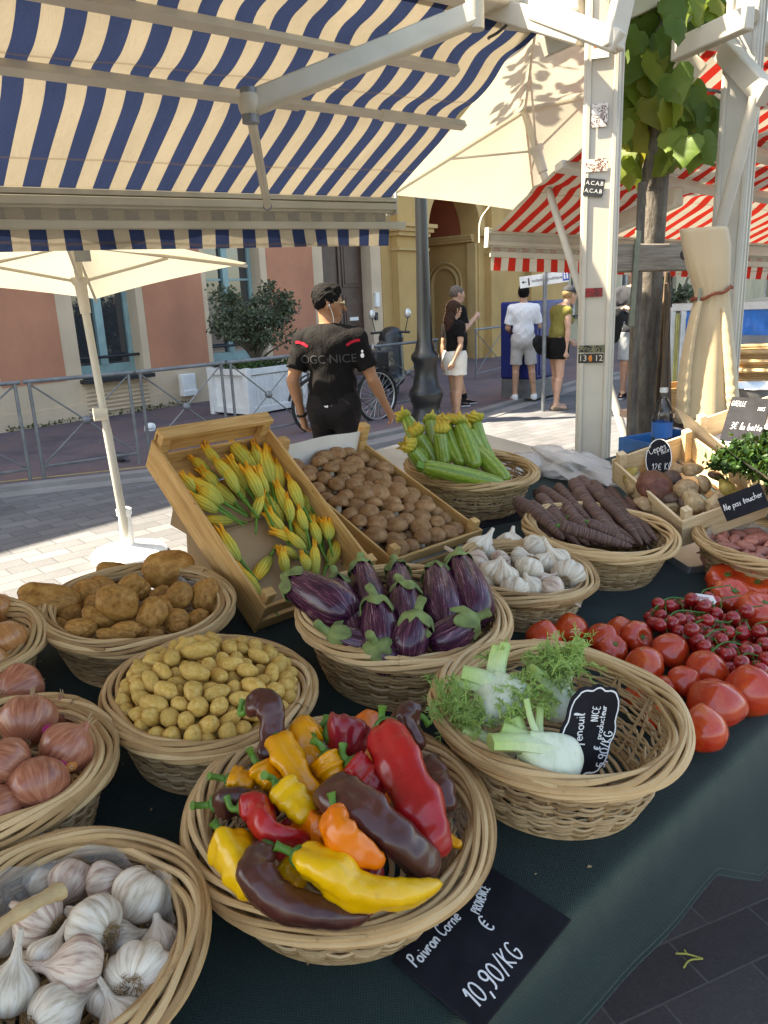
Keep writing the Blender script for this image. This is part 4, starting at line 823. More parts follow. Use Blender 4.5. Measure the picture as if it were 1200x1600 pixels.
# ------------------------------------------------------------------ garment on the second post
n_ = NT('beige_jersey'); M_JER = n_.done(n_.bsdf(mulv(n_, (.50, .38, .23), n_.noise(4, 5, n_.co()), .14), .9, n_.bump(n_.noise(160, 3, n_.co()), .35, .002), .2, sheen=.3))
gz = lambda y: 1.6-(y-450)/1200*3.25
gc = P(1105, 450, 3.28); gm = thing('hanging_top', 'beige cotton top with a tied waist hanging from the wooden beam', 'garment', [gc[0], gc[1], gz(650)])
rows = [(372, .086, .05, 1098), (395, .088, .05, 1103), (425, .078, .055, 1107), (450, .062, .05, 1111), (458, .058, .048, 1112), (468, .062, .05, 1112), (500, .080, .06, 1110), (560, .098, .07, 1108), (610, .112, .075, 1107), (636, .118, .078, 1106)]
NR = 60; ys = np.linspace(372, 636, 46); V = []; NT_ = 72
for y in ys:
    a = np.interp(y, [r[0] for r in rows], [r[1] for r in rows]); b = np.interp(y, [r[0] for r in rows], [r[2] for r in rows]); cx = np.interp(y, [r[0] for r in rows], [r[3] for r in rows]); c = P(cx, y, 3.28)
    for k in range(NT_):
        th = 2*math.pi*k/NT_; pinch = math.exp(-((y-458)/30)**2); am = min(1, abs(y-458)/90); fo = 1+.05*am*math.sin(4*th+.6+.006*(y-458))+.035*am*math.sin(7*th+1)+.025*math.sin(15*th+.5)*(.35+pinch)
        dz = 0.012*math.sin(3*th+1)*max(0, (y-560)/80); V.append(np.array([c[0]+a*fo*math.cos(th), c[1]+b*fo*math.sin(th), gz(y)+dz]))
F = [(i*NT_+k, i*NT_+(k+1) % NT_, (i+1)*NT_+(k+1) % NT_, (i+1)*NT_+k) for i in range(len(ys)-1) for k in range(NT_)]
go = np.array([gc[0], gc[1], gz(650)])
o = mesh1('body_panel', (np.array(V)-go, F), M_JER, gm, angle=180); o.modifiers.new('thick', 'SOLIDIFY').thickness = .003
for sgn, xs in ((-1, [(1094, 470), (1084, 500), (1073, 560), (1068, 610), (1067, 655)]), (1, [(1128, 480), (1134, 530), (1140, 600), (1142, 640)])):
    pts = curve([P(x, y, 3.21 if sgn < 0 else 3.24)-go for x, y in xs], 34); rr = np.interp(np.linspace(0, 1, 34), [0, .2, .5, .8, .9, 1], [.012, .024, .032, .036, .032, .030])*(1+.08*np.sin(np.arange(34)*1.9)*np.linspace(0, 1, 34)); mesh1('sleeve', tube(pts, rr, 18, squash=.65), M_JER, gm, angle=180)
hm = [np.array(V[(len(ys)-2)*NT_+k % NT_])-go for k in range(NT_+1)]; 
cp_ = P(1112, 458, 3.28)-go; cr = [cp_+np.array([.070*math.cos(t), .066*math.sin(t), .012*math.cos(t*1)+.004*math.sin(6*t)+.01*math.cos(t)]) for t in np.linspace(0, 2*math.pi, 40)]; mesh1('waist_cord', tube(cr, .0065, 6), plain('red_brown_cord', (.22, .06, .03), .8), gm)
mesh1('drawstring', tube(curve([cp_+[-.06, -.04, .02], cp_+[-.075, -.05, -.08], cp_+[-.085, -.05, -.14]], 8), .005, 6), plain('grey_green_tape', (.22, .24, .19), .8), gm)
# ------------------------------------------------------------------ clutter behind, on the right
wbp = P(1180, 570, 7.4); wb = thing('windbreak_panel', 'grey and blue clear plastic windbreak panel behind the beige top', 'panel', wbp*[1, 1, 0]); wo = wbp*[1, 1, 0]
c1, c2 = P(1052, 480, 7.2), P(1330, 462, 6.6); g1, g2 = P(1050, 600, 7.2), P(1330, 610, 6.6); z0_ = .25
m = MB()
for c in (c1, c1*.93+c2*.07, c2): m.add(bar(np.array([c[0], c[1], 0])-wo, np.array([c[0], c[1], c1[2]])-wo, .04, .04))
m.add(bar(np.array([c1[0], c1[1], c1[2]])-wo, np.array([c2[0], c2[1], c1[2]])-wo, .05, .06)); m.build('panel_frame', plain('silver_frame', (.5, .52, .55), .4, .2, 6, 0, 60, .5), wb, bevel=.004)
n_ = NT('grey_film'); M_FILM = n_.done(n_.n('MixShader', {0: .35, 1: n_.bsdf(mulv(n_, (.17, .19, .215), n_.noise(3, 5, n_.co()), .5), .3, n_.bump(n_.noise(6, 4, n_.co(), .6, 1), .4, .02), .6), 2: n_.n('BsdfTranslucent', {0: (.3, .34, .4, 1)}).outputs[0]}).outputs[0])
M_BFILM = plain('bright_blue_film', (.015, .14, .50), .4, .3, 8); M_YFILM = plain('pale_yellow_film', (.55, .55, .25), .5, .2, 8)
def pane(u0, u1, v0, v1, mat, name):
    A = np.array([c1[0], c1[1], 0]); B = np.array([c2[0], c2[1], 0]); zt = c1[2]-.03
    def q(i, j): p = A+(B-A)*(u0+(u1-u0)*i); return np.array([p[0], p[1], zt+(z0_-zt)*(v0+(v1-v0)*j)])-wo+np.array([0, .01*math.sin(i*60+j*3)+.012*math.sin(i*23-j*7), 0])
    mesh1(name, sheet(60, 10, q), mat, wb)
pane(.09, 1, 0, .17, M_BFILM, 'blue_band'); pane(.09, 1, .17, 1, M_FILM, 'clear_sheet'); pane(.02, .06, .02, 1, M_YFILM, 'yellow_sheet')
# car with raised tailgate, far right
cbp = G(1215, 560); ct = thing('parked_car', 'dark car with its tailgate raised beyond the windbreak', 'car', [P(1215, 470, 12)[0], P(1215, 470, 12)[1], 0], rad(110))
S_ = SDF((-2.3, -.95, .1), (2.1, .95, 1.6), .04); S_.cap((-1.6, 0, .62), (1.6, 0, .62), .34, .34, (1, .42, 1), .1).cap((-1.5, 0, .8), (.6, 0, .8), .34, .34, (1, .42, 1), .1).cap((-1.0, 0, 1.15), (.2, 0, 1.15), .28, .28, (1, .42, 1), .12)
M_CAR = plain('dark_car_paint', (.02, .022, .025), .25, .05, coat=1.); mesh1('car_body', S_.mesh(), M_CAR, ct)
for x in (-1.35, 1.35):
    for y in (-.78, .78): ww = MB().add(ring((0, 0, 0), .24, .085, 28, 8)).add(lathe([(.2, -.06), (.2, .06)], 20)); MB().add((np.vstack(ww.v)@RX.T, ww.f)).build('wheel', M_TYRE, ct, loc=(x, y, .32))
tg = mesh1('tailgate', bar((-1.25, 0, 1.45), (-2.2, 0, 1.60), 1.25, .10), M_CAR, ct, bevel=.03); mesh1('rear_window', bar((-1.4, 0, 1.55), (-1.95, 0, 1.66), 1.0, .03), M_PANE, tg)
for s in (-1, 1): mesh1('tail_light', box((-1.86, s*.62, .9), (.08, .2, .16)), plain('red_lens', (.35, .01, .01), .15), ct, bevel=.02)
mesh1('boot', box((-1.72, 0, .95), (.1, 1.1, .42)), plain('boot_lining', (.09, .012, .02), .7), ct)
# ================================================================== BASKETS AND PRODUCE
def at_px(c, a):            # rotation whose x axis follows image angle a (degrees, anticlockwise) and z looks at the camera
    v = unit(CAM-np.asarray(c)); x = RC@np.array([math.cos(rad(a)), math.sin(rad(a)), 0]); x = unit(x-v*(x@v)); return np.array([x, np.cross(v, x), v]).T
def rotz(a): return np.array([[math.cos(a), -math.sin(a), 0], [math.sin(a), math.cos(a), 0], [0, 0, 1.]])
def rotx(a): return np.array([[1., 0, 0], [0, math.cos(a), -math.sin(a)], [0, math.sin(a), math.cos(a)]])
def roty(a): return np.array([[math.cos(a), 0, math.sin(a)], [0, 1., 0], [-math.sin(a), 0, math.cos(a)]])
def wicker_mat(name, c0, c1, c2):
    n = NT(name); t = n.attr('strand'); o = n.co(); c = n.ramp(n.math('ADD', n.math('MULTIPLY', t, .6), n.math('MULTIPLY', n.noise(26, 4, o, .6), .42)), [(.12, c0), (.45, c1), (.85, c2)])
    c = n.mix(n.ramp(n.noise(75, 4, o, .75), [(.62, 0.), (.72, .55)]), c, (.14, .075, .03)); c = mulv(n, c, n.rand(), .13)
    return n.done(n.bsdf(c, n.math('MULTIPLY_ADD', n.noise(40, 3, o), .3, .38), n.bump(n.noise(130, 4, o), .35, .0015), .4))
M_WICK = wicker_mat('willow_cane', (.26, .145, .06), (.46, .29, .13), (.60, .42, .22)); M_WICK2 = wicker_mat('willow_weave', (.22, .125, .055), (.42, .265, .12), (.56, .39, .21))
TNU = unit(TN)
BK = {}
def basket(key, label, x0, x1, y, h=.125, open_=1., seed=0, tilt=(0, 0), hand=.70, rows=11, dz=0., flare=.75):
    C = T((x0+x1)/2, y, h+dz); R = (x1-x0)*depth(C)/1200/2*.965; rg = random.Random(seed); org = C-TNU*h
    rot = TROT@rotz(seed*1.3)
    if tilt[0] or tilt[1]: rot = TROT@rotx(rad(tilt[0]))@roty(rad(tilt[1]))@rotz(seed*1.3)
    t = thing('wicker_basket', label, 'basket', org, group='round wicker baskets on the green cloth', rot=rot); rb = R*hand; n = 30
    rad_ = lambda z: rb+(R-.017-rb)*(max(0, z)/h)**flare
    st = MB()
    for k in range(n):
        a = 2*math.pi*k/n; lean = .16*math.sin(k*math.pi) if k % 2 else 0
        p = [((rad_(z)-.0015)*math.cos(a+.10*(z/h)*(1 if k % 2 else -1)), (rad_(z)-.0015)*math.sin(a+.10*(z/h)*(1 if k % 2 else -1)), z+.004) for z in np.linspace(0, h-.006, 8)]; st.add(tube(p, .0030, 5), att=rg.random())
    st.build('stakes', M_WICK2, t, att='strand')
    w = MB(); zs = list(np.linspace(.010, h*.55, rows-3))+list(np.linspace(h*.70, h*.86, 3)) if open_ < 1 else list(np.linspace(.010, h-.020, rows))
    if open_ < 1: zs = list(np.linspace(.008, h*.36, 6))+list(np.linspace(h*.52, h*.84, 5))
    M_ = n*4
    for i, z in enumerate(zs):
        for q in range(2):
            ph = math.pi*(i+q); p = []
            for k in range(M_+1):
                a = 2*math.pi*k/M_; zz = z+.0026*(q-.5)*2*math.cos(n/2*a*1.0+ph)*.55+.0022*math.sin(3*a+i*2.1+q)
                r = rad_(zz)+.0042*math.cos(n/2*a+ph); p.append((r*math.cos(a), r*math.sin(a), zz))
            w.add(tube(p, .0028 if open_ == 1 else .0024, 5, caps=False), att=rg.random())
    w.build('weave', M_WICK2, t, att='strand')
    rm = MB(); ns = 11
    for k in range(ns):
        p = []; turns = 1
        for i in range(109):
            a = 2*math.pi*i/108; b = 2*math.pi*k/ns+turns*a+.25*math.sin(5*a+k); mr = .0120+.0018*math.sin(5*a+k*1.7); r = R-.013+mr*1.22*math.cos(b); p.append((r*math.cos(a), r*math.sin(a), h-.002+mr*.92*math.sin(b)))
        p = [(x*(1+.006*math.sin(a_*.31+k*2.)), y*(1+.006*math.sin(a_*.31+k*2.)), z+.0016*math.sin(a_*.47+k)) for a_, (x, y, z) in enumerate(p)]; p[-1] = p[0]
        rm.add(tube(p, [.0044+.0008*math.sin(.37*i+k) for i in range(109)], 7, caps=False), att=rg.random())
    for k in range(7):
        a = rg.uniform(0, 6.28); q = [((R-.001+e*.0035)*math.cos(a+e*.20), (R-.001+e*.0035)*math.sin(a+e*.20), h-.004+.010*math.sin(k*2.)+e*.003) for e in (-.9, -.4, .1, .5)]; rm.add(tube(q, [.0040, .0038, .0034, .0028], 6), att=rg.random())
    rm.build('rim', M_WICK, t, att='strand')
    b = MB()
    for i in range(9): b.add(ring((0, 0, .004), rb*(i+.7)/9.2, .0042, 40, 5), att=rg.random())
    b.add(ring((0, 0, .003), rb+.004, .0055, 60, 6), att=.4).add(lathe([(.001, .001), (rb, .001)], 30, caps=False), att=.2); b.build('base', M_WICK2, t, att='strand')
    BK[key] = dict(o=org, R=R, h=h, rot=TROT if not (tilt[0] or tilt[1]) else TROT@rotx(rad(tilt[0]))@roty(rad(tilt[1])), c=C, rad=rad_, rb=rb); return t
basket('pepper', 'wicker basket of mixed peppers in the middle of the front row', 287, 777, 1268, .095, seed=1, open_=.5)
basket('fennel', 'half empty wicker basket of fennel with a shaped slate board', 668, 1077, 1105, .125, seed=2, open_=.5)
basket('egg', 'wicker basket of striped aubergines in the centre of the table', 460, 803, 955, .125, seed=3)
basket('fing', 'wicker basket heaped with small yellow potatoes', 163, 497, 1078, .105, seed=4)
basket('pot', 'wicker basket of large brown potatoes at the back left', 65, 368, 945, .105, seed=5)
basket('garl', 'small wicker basket of garlic behind the aubergines', 700, 934, 890, .095, seed=6)
basket('carr', 'wicker basket of dark purple carrots before the ceps', 815, 1060, 828, .105, seed=7)
basket('squ', 'wicker basket of flowering courgettes at the far back', 629, 844, 730, .125, seed=8)
basket('shal', 'wicker basket of pink shallots cut by the right photo edge', 1086, 1310, 848, .10, seed=9)
basket('onf', 'wicker basket of large pink onions at the left edge', -185, 178, 1192, .11, seed=10)
basket('onb', 'wicker basket of brown onions cut off behind the pink onions', -225, 67, 1002, .11, seed=11)
basket('garf', 'wicker basket of white garlic in the near left corner', -150, 328, 1468, .10, seed=12)
def hdome(px, py, key, lo, rise):         # height on a dome heaped in a basket, found along the pixel's ray
    B = BK[key]; h = B['h']
    for _ in range(4):
        p = T(px, py, h); r = np.linalg.norm((p-B['c'])[:2])/B['R']; h = B['h']+lo+rise*(1-min(1, r)**2)
    return h
# ------------------------------------------------------------------ potatoes
def tuber_mat(name, c0, c1, c2, spots=.5, rough=.6, bump=.35):
    n = NT(name); o = n.co(); v = n.n('VectorMath', {0: o, 1: n.comb(n.math('MULTIPLY', n.rand(), 9.), 0., 3.)}, operation='ADD').outputs[0]
    c = n.ramp(n.noise(2.6, 6, v, .7), [(.32, c0), (.5, c1), (.66, c2)]); c = mulv(n, c, n.rand(), .14)
    sp = n.ramp(n.noise(13, 4, v, .65), [(.62, 0.), (.69, 1.)]); c = n.mix(n.math('MULTIPLY', sp, spots), c, tuple(x*.35 for x in c0)); big = n.ramp(n.noise(4.2, 5, v, .65), [(.60, 0.), (.68, 1.)]); c = n.mix(n.math('MULTIPLY', big, spots*.7), c, tuple(x*.5 for x in c0))
    h = n.math('SUBTRACT', n.noise(7, 5, v), n.math('MULTIPLY', sp, .6)); return n.done(n.bsdf(c, rough, n.bump(h, bump, .002), .2))
M_POT = tuber_mat('brown_potato_skin', (.20, .085, .02), (.38, .18, .045), (.48, .26, .08), .8, .5); M_FNG = tuber_mat('yellow_potato_skin', (.46, .26, .055), (.60, .38, .10), (.67, .47, .17), .5, .45, .3)
def potato_me(name, mat, seed, el, sub=4, lump=1.):
    v, f = ico(sub); v = v.copy(); w = wob(v, 1, 1.1, seed); w2 = wob(v, 1, 2.7, seed+5); v = v*(1+lump*(.17*w+.06*w2+.02*wob(v, 1, 5, seed)))[:, None]*np.array([el, 1, .93]); v[:, 2] += .10*(v[:, 0]/el)**2*math.sin(seed); v[:, 1] += .13*(v[:, 0]/el)**2*math.cos(seed*2)
    ex = np.abs(v[:, 0]).max(); return mesh1(name, (v*[el/ex, 1, 1], f), mat, angle=180)
def proto(o): COL.objects.unlink(o); return o
def inst(pr, loc, rot, scale, label, cat, group, name=None):
    c = pr.copy(); c.name = name or pr.name.split('.')[0]; COL.objects.link(c); c.location = tuple(float(a) for a in loc); c.rotation_euler = Matrix(np.asarray(rot).tolist()).to_euler(); c.scale = tuple(scale) if hasattr(scale, '__len__') else (scale,)*3
    for ch in pr.children:
        k = ch.copy(); k.name = ch.name.split('.')[0]; COL.objects.link(k); k.parent = c
    return tag(c, label, cat, group)
PP = [proto(potato_me('potato', M_POT, s, 1.0)) for s in range(5)]
pl_ = [(79, 942, 102, 58, -12), (262, 889, 84, 62, 12), (184, 940, 72, 56, -28), (179, 898, 60, 40, -10), (135, 925, 50, 40, 10), (217, 923, 40, 32, -10), (280, 931, 46, 42, 60), (320, 930, 58, 44, 70), (238, 959, 56, 44, 65), (275, 969, 42, 37, 20), (156, 965, 58, 34, -14), (125, 983, 52, 36, 8), (196, 984, 50, 28, 5), (181, 993, 62, 26, 0), (240, 991, 32, 22, 10), (279, 981, 32, 22, 0), (250, 930, 36, 28, 40), (308, 966, 40, 28, 30), (300, 908, 34, 26, 0), (92, 978, 36, 26, -20), (222, 985, 40, 30, 0), (150, 945, 40, 34, 0), (205, 915, 46, 36, 20), (110, 960, 44, 34, 0), (258, 948, 40, 34, 80), (335, 950, 30, 30, 60), (160, 915, 46, 30, -20)]
for k, (x, y, l, w, a) in enumerate(pl_):
    h = hdome(x, y, 'pot', -.02, .035)+(.02 if l > 68 else 0)-(.018 if l < 45 else 0); c = T(x, y, h); s = depth(c)/1200/2
    lb = {0: 'largest long brown potato lying over the left rim of its basket', 1: 'big smooth brown potato on top at the back of its basket', 2: 'scarred brown potato in the middle of the potato basket'}.get(k, 'brown potato among the others heaped in the back left basket')
    inst(PP[k % 5], c, at_px(c, a), (l*s, w*s, w*s*.95), lb, 'potato', 'brown potatoes in the back left basket')
# ------------------------------------------------------------------ relaxation of elongated items into a heap (baskets local, z along the table normal)
def heap(R, n, rl, lo, rise, seed, layers=2, it=220, zfloor=None):
    rg = np.random.default_rng(seed); N = n*layers; lay = np.repeat(np.arange(layers), n); r = np.sqrt(rg.uniform(0, 1, N))*R*.92; a = rg.uniform(0, 2*math.pi, N); rr = np.array([rl(rg) for _ in range(N)]); ra, le = rr[:, 0], rr[:, 1]
    C = np.stack([r*np.cos(a), r*np.sin(a), np.zeros(N)], 1); yaw = rg.uniform(0, 2*math.pi, N); D = np.stack([np.cos(yaw), np.sin(yaw), rg.normal(0, .3, N)], 1); D /= np.linalg.norm(D, axis=1)[:, None]
    dep = lay*ra.mean()*1.55; own = np.tile(np.arange(N), 3)
    tz = lambda C: lo+rise*(1-np.minimum(1, (C[:, 0]**2+C[:, 1]**2)/R**2))-dep
    C[:, 2] = tz(C)
    rad3 = np.tile(ra, 3); same = own[:, None] == own[None, :]
    for _ in range(it):
        S = np.vstack([C-D*le[:, None], C, C+D*le[:, None]]); d = S[:, None]-S[None]; L = np.sqrt((d**2).sum(-1))+1e-9; pen = np.maximum(0, rad3[:, None]+rad3[None]-L); pen[same] = 0
        mv = (d/L[..., None]*pen[..., None]*.35).sum(1); q = np.hypot(S[:, 0], S[:, 1]); lim = R-rad3*.55; o = np.maximum(0, q-lim); mv[:, 0] -= S[:, 0]/q*o*.6; mv[:, 1] -= S[:, 1]/q*o*.6
        m = mv.reshape(3, N, 3); C = C+m.sum(0)*.5; D = D*le[:, None]*2+(m[2]-m[0])*.7; D[:, 2] *= .97; D /= np.linalg.norm(D, axis=1)[:, None]; C[:, 2] += .25*(tz(C)-C[:, 2])
    return C, D, ra, le
def place_heap(key, protos, n, rl, lo, rise, seed, label, cat, group, layers=2, aspect=1., shift=(0, 0)):
    B = BK[key]; C, D, ra, le = heap(B['R']-.03, n, rl, B['h']+lo, rise, seed, layers); rg = random.Random(seed)
    for i in range(len(C)):
        x = D[i]; Rr = frame(x, (rg.uniform(-1, 1), rg.uniform(-1, 1), .5)); Rm = np.array([x, Rr[:, 0], Rr[:, 1]]).T
        inst(protos[i % len(protos)], B['o']+B['rot']@(C[i]+[shift[0], shift[1], 0]), B['rot']@Rm, ((le[i]+ra[i]), ra[i]*1.06, ra[i]*1.06), label, cat, group)
FP = [proto(potato_me('small_potato', M_FNG, s+20, 1.0, 3, .75)) for s in range(5)]
place_heap('fing', FP, 80, lambda r: (r.uniform(.0108, .0150), r.uniform(.004, .015)), -.002, .045, 3, 'small yellow potato heaped with its likes in the wicker basket behind the peppers', 'potato', 'small yellow potatoes in the wicker basket', 2)
# ------------------------------------------------------------------ onions, garlic, shallots
def skin_mat(name, c0, c1, c2, lines=22, rough=.38, pale=(.5, .4, .3), axis=2, coat=.0):
    n = NT(name); o = n.co(); x, y, z = n.sep(o); ang = n.math('ARCTAN2', y, x); rr = n.math('MULTIPLY', n.rand(), 7.)
    v = n.comb(n.math('MULTIPLY', n.n('Math', {0: ang}, operation='SINE').outputs[0], 1.), n.math('MULTIPLY', n.n('Math', {0: ang}, operation='COSINE').outputs[0], 1.), n.math('MULTIPLY_ADD', z, .22, rr))
    st = n.noise(lines, 3, v, .6); st2 = n.noise(5, 4, n.n('VectorMath', {0: o, 1: n.comb(rr, rr, 0.)}, operation='ADD').outputs[0] if False else v, .6)
    c = n.ramp(n.math('ADD', n.math('MULTIPLY', st, .6), n.math('MULTIPLY', st2, .4)), [(.32, c0), (.5, c1), (.68, c2)]); c = mulv(n, c, n.rand(), .12)
    return n.done(n.bsdf(c, rough, n.bump(st, .35, .0015), .45, coat=coat, coat_r=.25))
M_ONI = skin_mat('pink_onion_skin', (.20, .055, .03), (.36, .125, .07), (.52, .25, .14), 9, .28, coat=.3); M_ONB = skin_mat('brown_onion_skin', (.26, .09, .03), (.42, .18, .06), (.54, .29, .12), 9, .3, coat=.25)
M_PAPER = plain('dry_papery_skin', (.40, .26, .13), .7, .35, 25, .5, 60); M_ROOT = plain('dry_roots', (.30, .19, .09), .9, .4, 60)
def onion(mat, seed):
    pr = [(.02, -.86), (.14, -.85), (.38, -.78), (.66, -.62), (.88, -.36), (.99, -.05), (.98, .22), (.86, .48), (.62, .70), (.36, .84), (.20, .95), (.14, 1.06), (.12, 1.18)]
    p = curve(pr, 30); v, f = lathe(p, 32, lambda th, t: 1+.02*np.cos(3*th+seed)+.012*np.cos(7*th+t*2)); v = v*(1+wob(v, .05, 1.0, seed)[:, None]); o = mesh1('onion', (v, f), mat, angle=60)
    m = MB(); rg = random.Random(seed)
    for k in range(5): a = rg.uniform(0, 6.3); m.add(tube(curve([(.08*math.cos(a), .08*math.sin(a), 1.05), (.12*math.cos(a), .12*math.sin(a), 1.2), (.22*math.cos(a), .2*math.sin(a), 1.32+.2*rg.random())], 6), [.06, .06, .05, .04, .03, .012], 5, squash=.4))
    m.build('dry_neck', M_PAPER, o)
    m = MB()
    for k in range(34): a = rg.uniform(0, 6.3); r = .16*rg.random()**.5; m.add(tube([(r*math.cos(a), r*math.sin(a), -.80), (1.5*r*math.cos(a)+.03, 1.5*r*math.sin(a), -.90-.06*rg.random())], [.016, .008], 4))
    m.build('root_tuft', M_ROOT, o); return o
def hide_proto(o):
    for c in o.children: COL.objects.unlink(c)
    COL.objects.unlink(o); return o
ON = [hide_proto(onion(M_ONI, s)) for s in range(3)]; OB = [hide_proto(onion(M_ONB, s+4)) for s in range(2)]
def axis_img(c, a, el):       # z axis: image angle a, el = tilt towards the camera in degrees
    R = at_px(c, a); z = R[:, 0]*math.cos(rad(el))+R[:, 2]*math.sin(rad(el)); y = R[:, 1]; x = np.cross(y, z); return np.array([x, y, z]).T
ol = [(44, 1127, 88, 80, -40, 'round pink onion with a small round sticker at the top of its basket'), (104, 1170, 86, 50, 10, 'pink onion with two overlapping fruit stickers beside the rim'), (58, 1226, 96, -70, 35, 'nearest pink onion with papery pale patch at the bottom of its basket'), (10, 1192, 80, 160, 10, 'pink onion half cut by the left photo edge'), (28, 1076, 78, 20, -50, 'purplish onion with a dry torn top behind the pink onions'), (100, 1118, 56, 100, 20, 'pale papery onion tucked behind the stickered onion'), (2, 1262, 70, 200, 20, 'pink onion in the lowest corner of its basket'), (-45, 1130, 84, 90, 0, 'pink onion outside the left photo edge'), (-50, 1215, 84, 90, 0, 'lower pink onion outside the left photo edge')]
for k, (x, y, s, a, el, lb) in enumerate(ol):
    h = hdome(x, y, 'onf', -.03, .065); c = T(x, y, h); q = s*depth(c)/1200/2; oo = inst(ON[k % 3], c, axis_img(c, a, el), q, lb, 'onion', 'onions in the left basket')
    if k in (0, 1):
        Rv = at_px(c, 0); st_m = [M_PINKST, M_ORST] if k else [M_PINKST] if 'M_PINKST' in globals() else None
        for j in range(1+k):
            M1 = plain('pink_sticker', (.55, .05, .22), .35, .1) if j == 0 else plain('orange_sticker', (.75, .30, .08), .35, .1)
            dx, dy = ((.62, -.28) if k == 0 else (-.12+.34*j, -.55-.05*j)); zz = math.sqrt(max(.05, 1-dx*dx-dy*dy)); nv = Rv@unit([dx, dy, zz]); p = c+nv*q*1.005
            R2 = frame(nv, Rv[:, 1]); s_ = tag(mesh1('fruit_sticker', lathe([(.0075, 0), (.0075, .0008), (.0, .0011)], 20), M1, loc=p, rot=R2), ['round pink fruit sticker on the topmost pink onion', 'pink fruit sticker on the onion beside the rim', 'orange fruit sticker overlapping the pink one'][k+j if k else 0], 'sticker')
            text('6' if k == 0 else ('O', 'C')[j], .008, M_SW, 'sticker_print', s_, Matrix.Translation((0, 0, .0009)), ext=.0003)
    if k == 0: M_PINKST = M1; M_ORST = None
for k, (x, y, s, a, el, lb) in enumerate([(8, 1000, 66, -50, 10, 'brown onion with its root end to the right in the back left basket'), (-6, 950, 52, -60, 0, 'brown onion at the very top of the back left basket'), (-60, 985, 66, 60, 0, 'brown onion outside the photo edge'), (-10, 1035, 50, 20, 0, 'lower brown onion inside the back left rim')]):
    c = T(x, y, hdome(x, y, 'onb', -.02, .06)); inst(OB[k % 2], c, axis_img(c, a, el), s*depth(c)/1200/2, lb, 'onion', 'brown onions in the back left basket')
M_GAR = skin_mat('white_garlic_skin', (.42, .33, .23), (.66, .57, .45), (.76, .69, .58), 5, .5); M_GAP = skin_mat('purple_tinged_garlic_skin', (.30, .17, .13), (.58, .44, .34), (.70, .59, .47), 5, .5)
def garlic(mat, seed, stem=1.0, bend=.5):
    rg = random.Random(seed); nl = rg.choice([7, 8, 9]); ph = rg.uniform(0, 6)
    pr = curve([(.10, -.70), (.30, -.74), (.62, -.66), (.90, -.36), (1.0, -.02), (.93, .28), (.70, .56), (.42, .80), (.24, 1.0), (.17, 1.25), (.14, 1.25+.35*stem), (.13, 1.25+.7*stem), (.10, 1.25+.9*stem)], 44)
    def mod(th, t):
        k = max(0, 1-abs(t-.33)/.36); return 1+(.15*np.abs(np.cos(nl/2*th+ph+.4*t))**.6-.10)*k+.03*np.cos(2*th+ph)*k+.05*np.sin(5*th+seed)*(t > .7)
    v, f = lathe(pr, 48, mod); z = np.maximum(0, v[:, 2]-.8); v[:, 0] += bend*z**1.6*.55; v[:, 2] -= .18*bend*z**2; v = v*(1+wob(v, .05, 1.3, seed)[:, None]); o = mesh1('garlic_bulb', (v, f), mat, angle=70); m = MB()
    for k in range(110): a = rg.uniform(0, 6.3); r = .30*rg.random()**.5; q = 1+.9*rg.random(); m.add(tube([(r*math.cos(a), r*math.sin(a), -.68), (r*q*math.cos(a+.2), r*q*math.sin(a+.2), -.78-.1*rg.random()), (r*q*1.1*math.cos(a+.6), r*q*1.1*math.sin(a+.6), -.80-.10*rg.random())], [.014, .011, .006], 4))
    m.build('root_tuft', M_ROOT, o); return o
GA = [hide_proto(garlic(M_GAR, s, .5+.2*s, .6)) for s in range(3)]+[hide_proto(garlic(M_GAP, s+7, 1.4, 1.0)) for s in range(2)]+[hide_proto(garlic(M_GAR, 14, .1, .2))]
#       x, y, size px, image angle of the stem, tilt to camera, proto, label
gl = [(46, 1326, 92, 70, 20, 0, 'white garlic bulb at the back of the near left basket'), (16, 1384, 84, 120, 0, 1, 'white garlic bulb at the left photo edge below the back bulb'), (62, 1372, 70, 40, -10, 5, 'small smooth garlic bulb beside the dried stalk'), (112, 1376, 72, -120, 15, 3, 'purple streaked garlic bulb in the near left basket'), (163, 1380, 66, 20, 15, 4, 'torn papery garlic bulb between the purple one and the beige one'), (222, 1398, 94, -122, -10, 1, 'big beige garlic bulb with its neck pointing down left'), (146, 1446, 92, 150, -35, 5, 'plump white garlic bulb lying on its side in the middle'), (122, 1512, 94, 178, 5, 3, 'brownish garlic bulb with a long curled neck'), (219, 1528, 108, 50, -62, 0, 'large white garlic bulb showing its round beard of roots'), (60, 1436, 80, 150, -25, 4, 'pinkish garlic bulb with a root tuft under the dried stalk'), (252, 1474, 66, 100, 10, 5, 'smooth white garlic bulb by the right rim'), (16, 1548, 88, 80, 20, 2, 'white garlic bulb in the near left corner of the photo'), (86, 1586, 90, 30, -20, 0, 'beige garlic bulb at the bottom photo edge'), (192, 1594, 76, 120, 10, 2, 'white garlic bulb cut by the bottom edge under the bearded bulb'), (164, 1566, 60, 60, 0, 5, 'small garlic bulb in shade beside the bearded bulb'), (74, 1494, 62, 60, 10, 1, 'small garlic bulb half hidden left of the curled neck'), (2, 1468, 60, 60, 0, 2, 'garlic bulb at the left edge under the dried stalk'), (268, 1420, 50, 60, 0, 5, 'garlic bulb low against the rim'), (40, 1520, 60, 0, 0, 5, 'garlic bulb low in the near left basket'), (190, 1470, 60, 20, 0, 5, 'garlic bulb low under the white one')]
